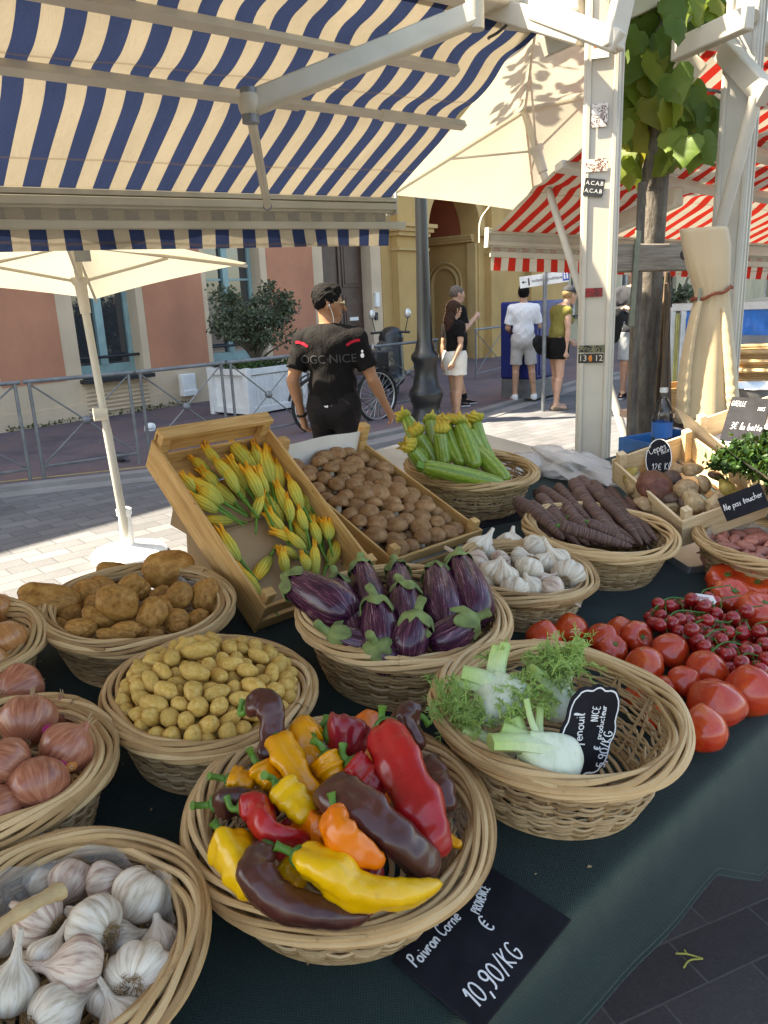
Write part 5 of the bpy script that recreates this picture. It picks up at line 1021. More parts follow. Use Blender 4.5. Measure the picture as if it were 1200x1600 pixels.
for k, (x, y, s, a, el, p, lb) in enumerate(gl):
    c = T(x, y, hdome(x, y, 'garf', -.05, .055)-(.03 if k >= 16 else .012 if k in (14, 15, 10) else 0)); inst(GA[p], c, axis_img(c, a, el), s*depth(c)/1200/2, lb, 'garlic', 'garlic bulbs in the near left basket')
sk = [T(-20, 1462, .17), T(40, 1420, .185), T(97, 1390, .18)]; so_k = sk[0]; tag(mesh1('dried_stalk', tube([p-so_k for p in curve(sk, 16)], [.0085+.0012*math.sin(i*1.1)+.003*(i > 13) for i in range(16)], 9, squash=.75), plain('straw', (.48, .34, .17), .75, .3, 30, .5, 80), loc=so_k), 'dry straw coloured garlic stalk lying across the near garlic bulbs', 'stalk')
g2 = [(752, 858, 48, 60, 0, 0), (797, 852, 46, 80, -30, 1), (836, 858, 46, 30, -20, 0), (827, 888, 44, -110, 10, 1), (870, 876, 44, 120, 20, 2), (888, 898, 52, 60, -55, 0), (742, 882, 48, 150, 20, 3), (782, 878, 36, 20, -30, 4), (790, 901, 42, 100, 10, 5), (762, 911, 32, 40, 10, 5), (805, 923, 46, 50, -60, 0), (828, 918, 40, 110, 30, 5), (848, 908, 32, 30, 10, 4), (862, 921, 44, -30, 20, 3), (770, 893, 40, 60, 0, 5), (850, 880, 36, 60, 0, 5), (812, 872, 34, 10, 20, 5), (738, 902, 34, 10, 20, 5)]
for k, (x, y, s, a, el, p) in enumerate(g2):
    c = T(x, y, hdome(x, y, 'garl', -.015, .04)-(.012 if s < 37 else 0)); inst(GA[p], c, axis_img(c, a, el), s*depth(c)/1200/2, 'white garlic bulb heaped with its likes in the small basket behind the aubergines' if k != 5 else 'white garlic bulb showing its roots on the right of the small garlic basket', 'garlic', 'garlic bulbs in the small basket')
M_SHA = skin_mat('shallot_skin', (.24, .07, .05), (.40, .15, .11), (.50, .25, .18), 14, .4)
def shallot(seed): v, f = lathe(curve([(.05, -1), (.25, -.9), (.7, -.5), (.95, 0), (.8, .5), (.4, .85), (.16, 1.05), (.08, 1.25)], 22), 20); v = v*(1+wob(v, .12, 1.2, seed)[:, None]); return mesh1('shallot', (v@roty(math.pi/2).T, f), M_SHA, angle=70)
SH = [proto(shallot(s)) for s in range(3)]
place_heap('shal', SH, 34, lambda r: (r.uniform(.013, .018), r.uniform(.012, .02)), -.032, .01, 11, 'pink shallot heaped with its likes in the basket at the right photo edge', 'shallot', 'shallots in the right basket', 2)
# ------------------------------------------------------------------ peppers
def gloss(name, c0, c1, rough=.22, streak=.0, coat=.6, sc=9):
    n = NT(name); o = n.co(); c = n.ramp(n.noise(sc, 4, o, .6), [(.35, c0), (.68, c1)]); c = n.mix(n.ramp(n.noise(22, 3, o, .6), [(.62, 0.), (.74, .35)]), c, tuple(x*1.7 if name[0] != 'c' else x*2.4 for x in c1)); c = n.mix(n.ramp(n.noise(120, 2, o), [(.66, 0.), (.72, .22)]), c, tuple(x*.5 for x in c0))
    return n.done(n.bsdf(c, n.math('MULTIPLY_ADD', n.noise(30, 3, o), .14, rough), n.bump(n.noise(45, 3, o), .10, .002), .5, coat=coat*.35, coat_r=.1, sss=.04))
PM = {'red': gloss('red_pepper_skin', (.30, .006, .008), (.46, .012, .012)), 'yellow': gloss('yellow_pepper_skin', (.66, .34, .002), (.78, .45, .006)), 'amber': gloss('amber_pepper_skin', (.64, .22, .002), (.74, .32, .004)), 'orange': gloss('orange_pepper_skin', (.68, .12, .002), (.76, .19, .003)), 'dark': gloss('chocolate_pepper_skin', (.040, .012, .010), (.10, .028, .018)), 'wine': gloss('dark_red_pepper_skin', (.20, .008, .014), (.34, .014, .02))}
M_STEM = plain('green_stem', (.10, .22, .025), .5, .3, 30, .3, 90); M_STEMD = plain('dark_green_calyx', (.05, .14, .02), .5, .3, 30)
def pepper(pts, w, col, label, seed, stem=None, blunt=.0, lobes=3, hs=None):
    P3 = [T(x, y, h) for x, y, h in pts]; c0 = P3[0]; wm = 1.05*w*depth(P3[len(P3)//2])/1200/2; sp = curve([p-c0 for p in P3], 44); rg = random.Random(seed); n = 30
    tt = np.linspace(0, 1, 44); f = np.interp(tt, [0, .03, .09, .22, .5, .78, .93, .985, 1], [.30, .66, .93, 1.04, .95, .70+.2*blunt, .40+.35*blunt, .18+.3*blunt, .04]); f *= 1+.05*np.sin(tt*14+seed)+.035*np.sin(tt*25+seed*2)
    V, F = tube(sp, f*wm, n); th = np.tile(np.arange(n)*2*math.pi/n, 44); t_ = np.repeat(tt, n); cc = np.repeat(sp, n, axis=0)
    k = (1+.11*np.cos(lobes*th+seed+1.2*t_)*(1.25-.6*t_)+.05*np.cos(2*th+seed*1.7+3*t_)); V2 = (V-cc)*k[:, None]; rel = V2/wm; wr = wob(rel*.8+cc/wm*.7, 1, .9, seed)*.20+wob(rel+cc/wm, 1, 1.9, seed+3)*.10-.05*np.maximum(0, np.cos(lobes*th+seed+1.2*t_+math.pi))**6*(1-t_)+.03*wob(rel*[1, 1, 1]+cc/wm*3.2, 1, 1., seed+8); V2 = V2*(1+wr)[:, None]; V = cc+V2
    t = thing('pepper', label, 'pepper', c0, group='mixed peppers in the front basket'); mesh1('fruit', (V, F), PM[col], t, angle=180)
    if stem is not None:
        d0 = unit(sp[0]-sp[3]); s3 = T(stem[0], stem[1], stem[2])-c0; e = max(.022, min(.042, np.linalg.norm(s3))); q = curve([sp[0]-d0*.004, sp[0]+d0*e*.5, sp[0]+d0*e*.35+unit(s3)*e*.8], 10); r0 = min(.0050, wm*.24)
        st = mesh1('stem', tube(q, np.interp(np.linspace(0, 1, 10), [0, .2, .8, 1], [r0*1.7, r0, r0*.9, r0*1.25]), 9), M_STEM, t); v, f = lathe([(wm*.16, .006), (wm*.50, .002), (wm*.66, -.006), (wm*.60, -.008)], 20, lambda th, t: 1+.12*np.cos(5*th)*t, caps=False); mesh1('calyx', (v@frame(d0).T+sp[0]-d0*.001, f), M_STEMD, st, angle=180)
    return t
pepper([(600, 1132, .19), (640, 1225, .175), (676, 1300, .15), (697, 1338, .135)], 70, 'red', 'long glossy red pepper leaning on the right of the basket', 1, (600, 1104, .21), .1)
pepper([(508, 1232, .175), (560, 1262, .185), (625, 1312, .165), (682, 1366, .125)], 68, 'dark', 'big wrinkled chocolate brown pepper in the middle of the basket', 2, None, .8)
pepper([(462, 1335, .165), (515, 1362, .165), (556, 1392, .155), (622, 1398, .145), (692, 1380, .135)], 60, 'yellow', 'long curved yellow pepper at the front of the basket', 3, (436, 1324, .17), .15)
pepper([(418, 1322, .155), (400, 1372, .15), (452, 1416, .14), (522, 1430, .13), (578, 1432, .12)], 56, 'dark', 'curved chocolate brown pepper at the front left rim', 4, (417, 1302, .165), .2)
pepper([(350, 1308, .14), (368, 1342, .14), (396, 1404, .12)], 62, 'yellow', 'yellow pepper standing at the left of the basket', 5, (332, 1286, .15), .5)
pepper([(376, 1262, .155), (404, 1262, .16), (420, 1298, .16), (486, 1316, .145)], 46, 'red', 'twisted red pepper left of the orange pepper', 6, (362, 1240, .165), .4)
pepper([(524, 1272, .195), (534, 1306, .19), (600, 1352, .16)], 52, 'orange', 'bright orange pepper in the very centre', 7, (517, 1240, .21), .4)
pepper([(434, 1226, .175), (486, 1284, .155)], 48, 'yellow', 'small yellow pepper left of the orange pepper', 8, (416, 1217, .19), .6)
pepper([(433, 1152, .17), (458, 1202, .165), (500, 1258, .14)], 46, 'amber', 'long amber pepper pointing up towards the chocolate one', 9, (415, 1124, .185), .5)
pepper([(496, 1140, .16), (478, 1160, .155), (494, 1230, .12)], 54, 'amber', 'smooth amber pepper at the back of the basket', 10, (508, 1122, .165), .7)
pepper([(510, 1148, .165), (540, 1146, .165), (574, 1156, .15)], 56, 'wine', 'round dark red pepper at the back of the basket', 11, (498, 1150, .17), .9)
pepper([(508, 1178, .17), (528, 1218, .15)], 50, 'amber', 'small amber pepper below the round dark red one', 12, (494, 1166, .18), .8)
pepper([(546, 1190, .17), (602, 1240, .145)], 50, 'red', 'short red pepper tucked behind the chocolate pepper', 13, (543, 1168, .18), .5)
pepper([(386, 1110, .185), (418, 1098, .20), (424, 1140, .175), (416, 1192, .15)], 40, 'dark', 'hooked chocolate brown pepper standing at the back left rim', 14, (388, 1084, .20), .7)
pepper([(356, 1218, .15), (398, 1228, .145)], 42, 'amber', 'stubby amber pepper at the left rim', 15, (342, 1216, .155), .8)
pepper([(404, 1196, .16), (432, 1236, .145)], 44, 'amber', 'amber pepper between the stubby one and the long amber one', 16, (394, 1176, .175), .8)
pepper([(332, 1256, .14), (380, 1250, .145), (440, 1268, .13)], 46, 'dark', 'chocolate brown pepper lying against the left rim', 17, (310, 1257, .145), .4)
pepper([(470, 1272, .15), (512, 1316, .145)], 52, 'orange', 'dull orange pepper behind the bright orange one', 18, None, .8)
pepper([(650, 1120, .155), (630, 1124, .16), (660, 1172, .13)], 42, 'dark', 'dark brown pepper behind the long red one', 19, (657, 1127, .15), .6)
pepper([(664, 1190, .13), (690, 1240, .125), (694, 1272, .11)], 48, 'dark', 'blackish pepper low at the right rim', 20, None, .6)
pepper([(690, 1310, .10), (722, 1322, .105)], 18, 'amber', 'amber pepper tip at the right rim', 21, None, .4)
pepper([(436, 1350, .125), (478, 1384, .11)], 36, 'yellow', 'yellow pepper half hidden under the front pair', 22, None, .5)
pepper([(520, 1390, .115), (585, 1432, .10)], 44, 'wine', 'dark red pepper under the long yellow one', 23, None, .5)
pepper([(600, 1130, .10), (560, 1180, .10), (600, 1260, .09)], 60, 'orange', 'orange pepper at the bottom of the heap', 24, None, .6)
pepper([(440, 1300, .09), (500, 1340, .09), (600, 1370, .09)], 70, 'wine', 'dark red pepper at the bottom of the heap', 25, None, .6)
# ------------------------------------------------------------------ aubergines
n_ = NT('striped_aubergine_skin'); x_, y_, z_ = n_.sep(n_.co()); an = n_.math('ARCTAN2', y_, x_); rr_ = n_.math('MULTIPLY', n_.rand(), 5.)
vv = n_.comb(n_.math('MULTIPLY', n_.math('SINE', an), 8.), n_.math('MULTIPLY', n_.math('COSINE', an), 8.), n_.math('MULTIPLY_ADD', z_, 9., rr_)); s1 = n_.noise(2.6, 6, vv, .78); s2 = n_.noise(1.0, 3, vv, .5)
c_ = n_.ramp(n_.math('MULTIPLY_ADD', s1, .85, n_.math('MULTIPLY', s2, .22)), [(.46, (.022, .005, .016)), (.56, (.060, .011, .038)), (.62, (.20, .07, .11)), (.69, (.55, .40, .36))])
M_AUB = n_.done(n_.bsdf(c_, .26, n_.bump(n_.noise(20, 3, n_.co()), .06, .002), .45, coat=.2, coat_r=.08)); M_CAL = plain('aubergine_calyx', (.15, .19, .06), .7, .6, 30, .7, 60)
def aubergine(pts, w, label, seed):
    a, b = [T(*p) for p in pts]; L = np.linalg.norm(b-a); R = w*depth((a+b)/2)/1200/2; z = unit(b-a); t = thing('aubergine', label, 'aubergine', a, group='striped aubergines in the centre basket', rot=frame(z, (0, 0, 1))@rotz(seed*2.1))
    pr = curve([(.30*R, 0), (.55*R, .04*L), (.74*R, .15*L), (.92*R, .42*L), (1.0*R, .66*L), (.90*R, .86*L), (.62*R, .96*L), (.25*R, 1.0*L), (.02*R, 1.005*L)], 40); v, f = lathe(pr, 36, lambda th, t: 1+.03*np.cos(2*th+seed)); v[:, 0] += .14*R*np.sin(v[:, 2]/L*2.5)*math.sin(seed*3)*1.5; v = v*(1+wob(v/R, .04, .8, seed)[:, None]); mesh1('fruit', (v, f), M_AUB, t, angle=180)
    V = []; F = []; rg = random.Random(seed); n5 = 5; m = 50; rows = 9
    for i in range(rows):
        s = i/(rows-1)
        for k in range(m):
            th = 2*math.pi*k/m; lobe = .38+.62*abs(math.cos(n5/2*th+seed))**.8; l = s*lobe*(.42*min(L, 2.6*R)*(.85+.3*math.sin(th*2+seed))); r = np.interp(l, pr[:, 1], pr[:, 0])*1.05+.0025+.003*s*math.sin(th*7+seed)
            r = .22*R+(r-.22*R)*min(1, s*3.0); V.append((r*math.cos(th), r*math.sin(th), l-.006*R/.03*(1-s)))
    for i in range(rows-1):
        for k in range(m): F.append((i*m+k, i*m+(k+1) % m, (i+1)*m+(k+1) % m, (i+1)*m+k))
    cx = mesh1('calyx', (np.array(V), F), M_CAL, t, angle=60); cx.modifiers.new('thick', 'SOLIDIFY').thickness = .0016
    bx = math.sin(seed*5)*.012; mesh1('stem', tube(curve([(0, 0, .004), (bx*.4, 0, -.014), (bx, bx*.5, -.030)], 8), [.0095, .0085, .008, .0075, .0075, .008, .0085, .007], 10), M_CAL, cx); return t
aubergine([(452, 906, .165), (548, 966, .15)], 72, 'large streaked aubergine leaning out over the left rim', 1)
aubergine([(524, 905, .16), (556, 1000, .12)], 50, 'slim aubergine beside the one over the left rim', 2)
aubergine([(562, 882, .17), (585, 965, .13)], 52, 'dark aubergine standing at the back left', 3)
aubergine([(586, 938, .18), (596, 1020, .13)], 60, 'dark aubergine with drooping calyx in the front middle', 4)
aubergine([(618, 884, .165), (640, 960, .13)], 50, 'aubergine at the back middle by the crate', 5)
aubergine([(631, 915, .175), (642, 992, .13)], 56, 'aubergine with pale shoulder in the very middle', 6)
aubergine([(652, 958, .185), (640, 1030, .12)], 60, 'aubergine showing its round calyx to the camera', 7)
aubergine([(680, 888, .17), (694, 985, .13)], 58, 'tall dark aubergine right of the middle', 8)
aubergine([(714, 874, .175), (742, 972, .13)], 66, 'broad streaked aubergine leaning on the right rim', 9)
aubergine([(742, 966, .17), (668, 1006, .13)], 62, 'aubergine lying with its calyx towards the right rim', 10)
aubergine([(516, 990, .145), (590, 1010, .12)], 50, 'aubergine lying at the front left rim', 11)
aubergine([(586, 1006, .15), (606, 1040, .10)], 56, 'aubergine with only its calyx showing at the front', 12)
aubergine([(650, 1006, .145), (600, 1035, .10)], 56, 'aubergine low at the front under the round calyx', 13)
# ------------------------------------------------------------------ courgettes with flowers
n_ = NT('courgette_skin'); xq, yq, zq = n_.sep(n_.co()); an = n_.math('ARCTAN2', yq, xq); st = n_.math('SINE', n_.math('MULTIPLY', an, 10.)); c_ = n_.ramp(n_.math('ADD', n_.math('MULTIPLY', n_.noise(120, 3, n_.co()), .5), n_.math('MULTIPLY', st, .12)), [(.15, (.13, .21, .02)), (.4, (.26, .34, .05)), (.62, (.40, .45, .11))])
M_COU = n_.done(n_.bsdf(c_, .32, n_.bump(n_.noise(60, 3, n_.co()), .15, .002), .5, coat=.2)); M_FLO = None
def blossom_mat(name, z0, z1, g, k=1.):
    n = NT(name); t = n.attr('along'); o = n.co(); c = n.ramp(n.math('ADD', t, n.math('MULTIPLY_ADD', n.noise(60*k, 3, o), .4, -.2)), g); c = mulv(n, c, n.math('MULTIPLY_ADD', n.attr('ridge'), 1.0, 0.), .16)
    a = n.bsdf(c, .55, n.bump(n.noise(140*k, 3, o), .5, .001), .3); b = n.n('BsdfTranslucent', {0: c}).outputs[0]; return n.done(n.n('MixShader', {0: .22, 1: a, 2: b}).outputs[0])
M_BLO = blossom_mat('squash_blossom', 0, 1, [(0, (.32, .34, .06)), (.33, (.58, .52, .09)), (.66, (.80, .56, .06)), (.96, (.85, .37, .02))], .07)
M_WIL = blossom_mat('wilted_courgette_flower', 0, 1, [(0, (.18, .24, .03)), (.3, (.44, .38, .05)), (.7, (.60, .46, .06)), (1, (.56, .36, .06))])
def blossom(name, mat, seed, L, r, parent=None, mat4=None, tipr=.35, twist=1.2, sub=5):
    rg = random.Random(seed); rows, m = 30, 60; V = []; A = []; Rg = []
    for i in range(rows):
        t = i/(rows-1); env = np.interp(t, [0, .06, .2, .45, .7, .86, 1], [.20, .50, .82, 1.0, .78, tipr+.12, tipr])
        for k in range(m):
            th = 2*math.pi*k/m; rid = abs(math.cos(sub*th+twist*t+seed)); q = r*env*(1+.16*(rid-.5)+.06*math.sin(3*th+seed+2*t)); fl = max(0, t-.82)/.18; q *= 1+fl*(.55*math.sin(5*th+seed)+.3*math.sin(8*th)); V.append((q*math.cos(th)*(1+.12*math.sin(seed*2))+.34*r*math.sin(t*2.6+seed*1.7), q*math.sin(th)*(1-.15*math.sin(seed*3))+.26*r*math.cos(t*2.2+seed*2.3), L*(t+fl*(.07*math.sin(5*th+seed)+.04*math.sin(11*th))))); A.append(t); Rg.append(rid)
    F = [(i*m+k, i*m+(k+1) % m, (i+1)*m+(k+1) % m, (i+1)*m+k) for i in range(rows-1) for k in range(m)]; o = mesh1(name, (np.array(V), F), mat, parent, angle=180)
    for nm, dat in (('along', A), ('ridge', Rg)): at = o.data.attributes.new(nm, 'FLOAT', 'POINT'); at.data.foreach_set('value', np.array(dat, np.float32))
    return o
def courgette(pts, w, label, seed, flower=True):
    a, b = [T(*p) for p in pts]; L = np.linalg.norm(b-a); R = w*depth((a+b)/2)/1200/2; z = unit(b-a); t = thing('courgette', label, 'courgette', a, group='flowering courgettes in the back basket', rot=frame(z, (0, 0, 1))@rotz(seed*1.7))
    pr = curve([(.55*R, 0), (.78*R, .05*L), (.92*R, .25*L), (1.0*R, .5*L), (.96*R, .75*L), (.8*R, .92*L), (.5*R, .99*L), (.25*R, 1.01*L)], 26); v, f = lathe(pr, 30, lambda th, t: 1+.025*np.cos(10*th)); v[:, 0] += .5*R*(np.sin(v[:, 2]/L*3.1))*math.sin(seed*2.2); mesh1('fruit', (v, f), M_COU, t, angle=180)
    if flower: fl = blossom('flower', M_WIL, seed, .040, R*1.02, t, tipr=.62, twist=2.5); fl.rotation_euler = (math.pi+.25*math.sin(seed), .2*math.cos(seed*3), 0); fl.location = (0, 0, .004)
    else: mesh1('stem', tube([(0, 0, .0), (0, 0, -.02)], [R*.55, R*.42], 5), M_STEM, t)
for k, (p, w, fl, lb) in enumerate([([(636, 655, .24), (664, 722, .15)], 26, 1, 'leftmost courgette with its flower highest on the left'), ([(653, 682, .22), (680, 726, .14)], 25, 1, 'courgette with a wide open withered flower on the left'), ([(673, 660, .24), (682, 722, .15)], 26, 1, 'courgette behind the middle flowers'), ([(643, 704, .20), (668, 740, .13)], 25, 1, 'lowest flowered courgette on the left'), ([(687, 676, .24), (694, 726, .15)], 27, 1, 'upright courgette with a round flower in the middle'), ([(698, 666, .25), (724, 728, .15)], 26, 1, 'courgette leaning right behind the middle one'), ([(718, 664, .26), (744, 732, .15)], 28, 1, 'tall pale courgette with the tallest flower'), ([(743, 662, .25), (768, 722, .15)], 28, 1, 'rightmost of the flowered courgettes'), ([(731, 672, .24), (752, 724, .14)], 25, 1, 'courgette between the two tall ones on the right'), ([(742, 700, .19), (792, 754, .12)], 30, 0, 'long bare courgette sloping to the right rim'), ([(662, 728, .18), (786, 758, .12)], 28, 0, 'bare courgette lying across the front of its basket'), ([(672, 738, .15), (750, 760, .11)], 28, 0, 'bare courgette lying lowest at the front')]): courgette(p, w, lb, k+1, fl)
# ------------------------------------------------------------------ purple carrots
n_ = NT('purple_carrot_skin'); xq, yq, zq = n_.sep(n_.co()); rn = n_.noise(9, 4, n_.comb(n_.math('MULTIPLY', xq, 3.), n_.math('MULTIPLY', yq, 3.), n_.math('MULTIPLY', zq, 55.)), .6)
c_ = n_.ramp(rn, [(.3, (.045, .024, .023)), (.5, (.125, .066, .055)), (.7, (.28, .18, .13))]); c_ = mulv(n_, c_, n_.rand(), .25); M_CAR_ = n_.done(n_.bsdf(c_, .62, n_.bump(rn, .5, .002), .3))
cl3 = [(808, 783, 884, 842), (830, 790, 908, 852), (850, 765, 908, 820), (872, 762, 930, 826), (848, 792, 934, 854), (875, 822, 988, 854), (897, 756, 958, 838), (905, 750, 938, 804), (930, 758, 990, 838), (922, 764, 1004, 850), (956, 768, 1022, 846), (980, 778, 1028, 838), (994, 780, 1034, 834), (920, 816, 990, 850), (885, 798, 926, 838), (902, 775, 964, 848), (945, 773, 1010, 846), (862, 800, 918, 854), (836, 768, 874, 804), (826, 800, 880, 846), (890, 810, 950, 852), (850, 810, 915, 856), (960, 800, 1015, 848), (816, 790, 870, 850), (860, 780, 905, 840), (890, 772, 940, 846), (915, 770, 975, 850), (940, 785, 985, 850), (968, 785, 1018, 846), (845, 780, 900, 845), (882, 790, 945, 854), (1005, 795, 1036, 840), (930, 800, 1000, 856)]
for k, (a, b, c, d) in enumerate(cl3):
    lf = .035 if k in (6, 9, 5, 13, 0) else (.006*(k % 3) if k > 17 else .018); ha = hdome(a, b, 'carr', -.02, .035)+lf; hb_ = hdome(c, d, 'carr', -.045, .035)+lf*.6; A = T(a, b, ha); B = T(c, d, hb_); z = unit(B-A); L = np.linalg.norm(B-A); R = 19.5*depth(A)/1200/2*(.85+.3*random.Random(k).random())
    t = thing('purple_carrot', 'dark purple carrot laid with its likes in the basket before the ceps' if k else 'reddest purple carrot sticking out over the left rim', 'carrot', A, group='purple carrots in the basket', rot=frame(z)@rotz(k*1.9)); pr = curve([(.30*R, -.004), (.75*R, .002), (1.0*R, .012), (.98*R, .3*L), (.84*R, .6*L), (.6*R, .85*L), (.30*R, .97*L), (.05*R, L)], 26); v, f = lathe(pr, 20, lambda th, t: 1+.03*np.cos(3*th)+.02*math.sin(t*40)); v[:, 0] += .35*R*np.sin(v[:, 2]/L*4+k); mesh1('root', (v, f), M_CAR_, t, angle=180); mesh1('leaf_stub', lathe([(.36*R, -.001), (.30*R, -.007), (.12*R, -.010)], 10), M_STEMD, t)
# ------------------------------------------------------------------ tomatoes
def tomato_mat(name, c0, c1, c2, sc=14):
    n = NT(name); o = n.co(); x, y, z = n.sep(o); f = n.math('ADD', n.math('MULTIPLY', n.noise(1.6, 4, o, .6), .8), n.math('MULTIPLY', z, .14)); c = n.ramp(f, [(.25, c0), (.5, c1), (.78, c2)]); c = mulv(n, c, n.rand(), .10)
    return n.done(n.bsdf(c, .24, n.bump(n.noise(5, 3, o), .04, .01), .5, coat=.45, coat_r=.15, sss=.05))
M_TOM = tomato_mat('red_tomato_skin', (.40, .022, .008), (.51, .048, .011), (.58, .13, .018)); M_TOO = tomato_mat('orange_red_tomato_skin', (.43, .02, .006), (.55, .07, .010), (.60, .15, .016)); M_CHE = tomato_mat('cherry_tomato_skin', (.24, .006, .007), (.33, .011, .010), (.40, .03, .014)); M_SCAR = plain('corky_scar', (.30, .22, .10), .8, .3, 40)
def tomato(kind, seed):
    if kind == 'heart': pr = [(.02, -.62), (.30, -.66), (.70, -.52), (.96, -.18), (1.0, .08), (.90, .36), (.66, .64), (.36, .86), (.14, .98), (.02, 1.01)]; rb, am = 7, .035
    elif kind == 'rib': pr = [(.02, -.64), (.4, -.66), (.85, -.42), (1.0, .0), (.92, .34), (.66, .54), (.36, .55), (.16, .46), (.02, .42)]; rb, am = 9, .085
    else: pr = [(.02, -.72), (.35, -.72), (.75, -.5), (1.0, -.05), (.95, .3), (.72, .6), (.4, .74), (.15, .72), (.02, .70)]; rb, am = 6, .03
    v, f = lathe(curve(pr, 32), 54, lambda th, t: 1+am*np.abs(np.cos(rb/2*th+seed))*(1 if kind != 'plain' else .6)-am*.6+.05*np.cos(2*th+seed)+.03*np.cos(3*th+seed*2)); v = v*(1+wob(v, .07, .9, seed)[:, None]); o = mesh1('tomato', (v, f), M_TOO if seed % 3 == 1 else M_TOM, angle=180); top = .43 if kind == 'rib' else (1.0 if kind == 'heart' else .70)
    if kind == 'heart': mesh1('blossom_scar', lathe([(.07, top-.02), (.05, top+.005), (.01, top+.012)], 9, lambda th, t: 1+.4*np.cos(5*th)), M_SCAR, o)
    else:
        m = MB()
        for k in range(5): a = k*1.257+seed; m.add(tube(curve([(0, 0, top), (.16*math.cos(a), .16*math.sin(a), top+.05), (.36*math.cos(a), .36*math.sin(a), top+.02+.1*(k % 2))], 6), [.045, .05, .045, .035, .02, .006], 6, squash=.4))
        m.add(lathe([(.13, top-.02), (.10, top+.04), (.05, top+.06)], 10)); m.build('calyx', M_STEMD, o)
    return o
TM = {k: [hide_proto(tomato(k, s)) for s in range(3)] for k in ('heart', 'rib', 'plain')}
tl = [(850, 997, 62, 'heart', 80, 20, .035), (892, 986, 60, 'heart', 100, 10, .035), (943, 1000, 58, 'heart', 60, 30, .035), (957, 1014, 52, 'rib', 60, 40, .035), (969, 986, 50, 'heart', 90, 20, .035), (995, 997, 56, 'rib', 10, 45, .04), (1048, 1018, 64, 'heart', 40, 35, .045), (1007, 1040, 66, 'heart', 100, 40, .04), (1104, 1046, 66, 'heart', 60, 40, .045), (1069, 1066, 58, 'heart', 40, 30, .04), (1044, 1072, 44, 'plain', 90, 10, .03), (1118, 1101, 90, 'heart', 80, 45, .045), (1172, 1080, 86, 'heart', 200, 50, .045), (1100, 1144, 78, 'heart', 95, 5, .045), (1135, 908, 64, 'rib', 80, 45, .035), (1142, 933, 68, 'rib', 60, 40, .04), (1182, 918, 58, 'rib', 80, 45, .035), (1192, 958, 84, 'rib', 70, 25, .045), (1027, 1118, 56, 'heart', 90, 20, .035), (1000, 1090, 56, 'heart', 90, 20, .035), (1232, 1030, 80, 'heart', 90, 30, .04), (1225, 930, 60, 'rib', 90, 30, .035)]
tlb = ['red tomato half hidden behind the fennel basket rim, leftmost', 'red tomato behind the fennel basket, second from the left', 'red tomato squeezed behind the orange ribbed one', 'small orange ribbed tomato touching the fennel basket rim', 'red tomato at the back beside the dark cloth', 'round orange tomato with a green star calyx', 'red heart tomato next to the cherry tomatoes', 'red tomato just right of the fennel basket rim', 'broad red tomato below the cherry tomatoes', 'red tomato with a pale seam in the middle of the tomatoes', 'small red tomato wedged beside the fennel basket', 'largest smooth heart tomato in the front row', 'big creased tomato at the right photo edge', 'pointed heart tomato lying lowest at the front', 'ribbed red tomato highest at the back', 'ribbed red tomato beside the white tag', 'ribbed orange red tomato cut by the right edge at the back', 'large ribbed tomato at the right photo edge', 'red tomato seen through the fennel basket weave', 'red tomato hidden behind the fennel basket', 'tomato outside the right photo edge', 'ribbed tomato outside the right photo edge']
for k, (x, y, s, kd, a, el, h) in enumerate(tl):
    c = T(x, y, h); q = s*depth(c)/1200/2; sc = (q, q*1.0, q*1.12) if k == 13 else (q, q*.97, q*.97); inst(TM[kd][k % 3], c, axis_img(c, a, el), sc, tlb[k], 'tomato', 'large tomatoes on the green cloth')
chv = lathe([(math.sin(math.pi*i/11)+.001, -math.cos(math.pi*i/11)) for i in range(12)], 18); chp = MB().add(chv).build('tomato', M_CHE, angle=180); cs = MB()
for k in range(5): a = k*1.257; cs.add(tube([(0, 0, 1.0), (.3*math.cos(a), .3*math.sin(a), 1.12), (.62*math.cos(a), .62*math.sin(a), 1.18)], [.07, .08, .02], 5, squash=.4))
cs.build('calyx', M_STEMD, chp); hide_proto(chp)
rgc = np.random.default_rng(5)
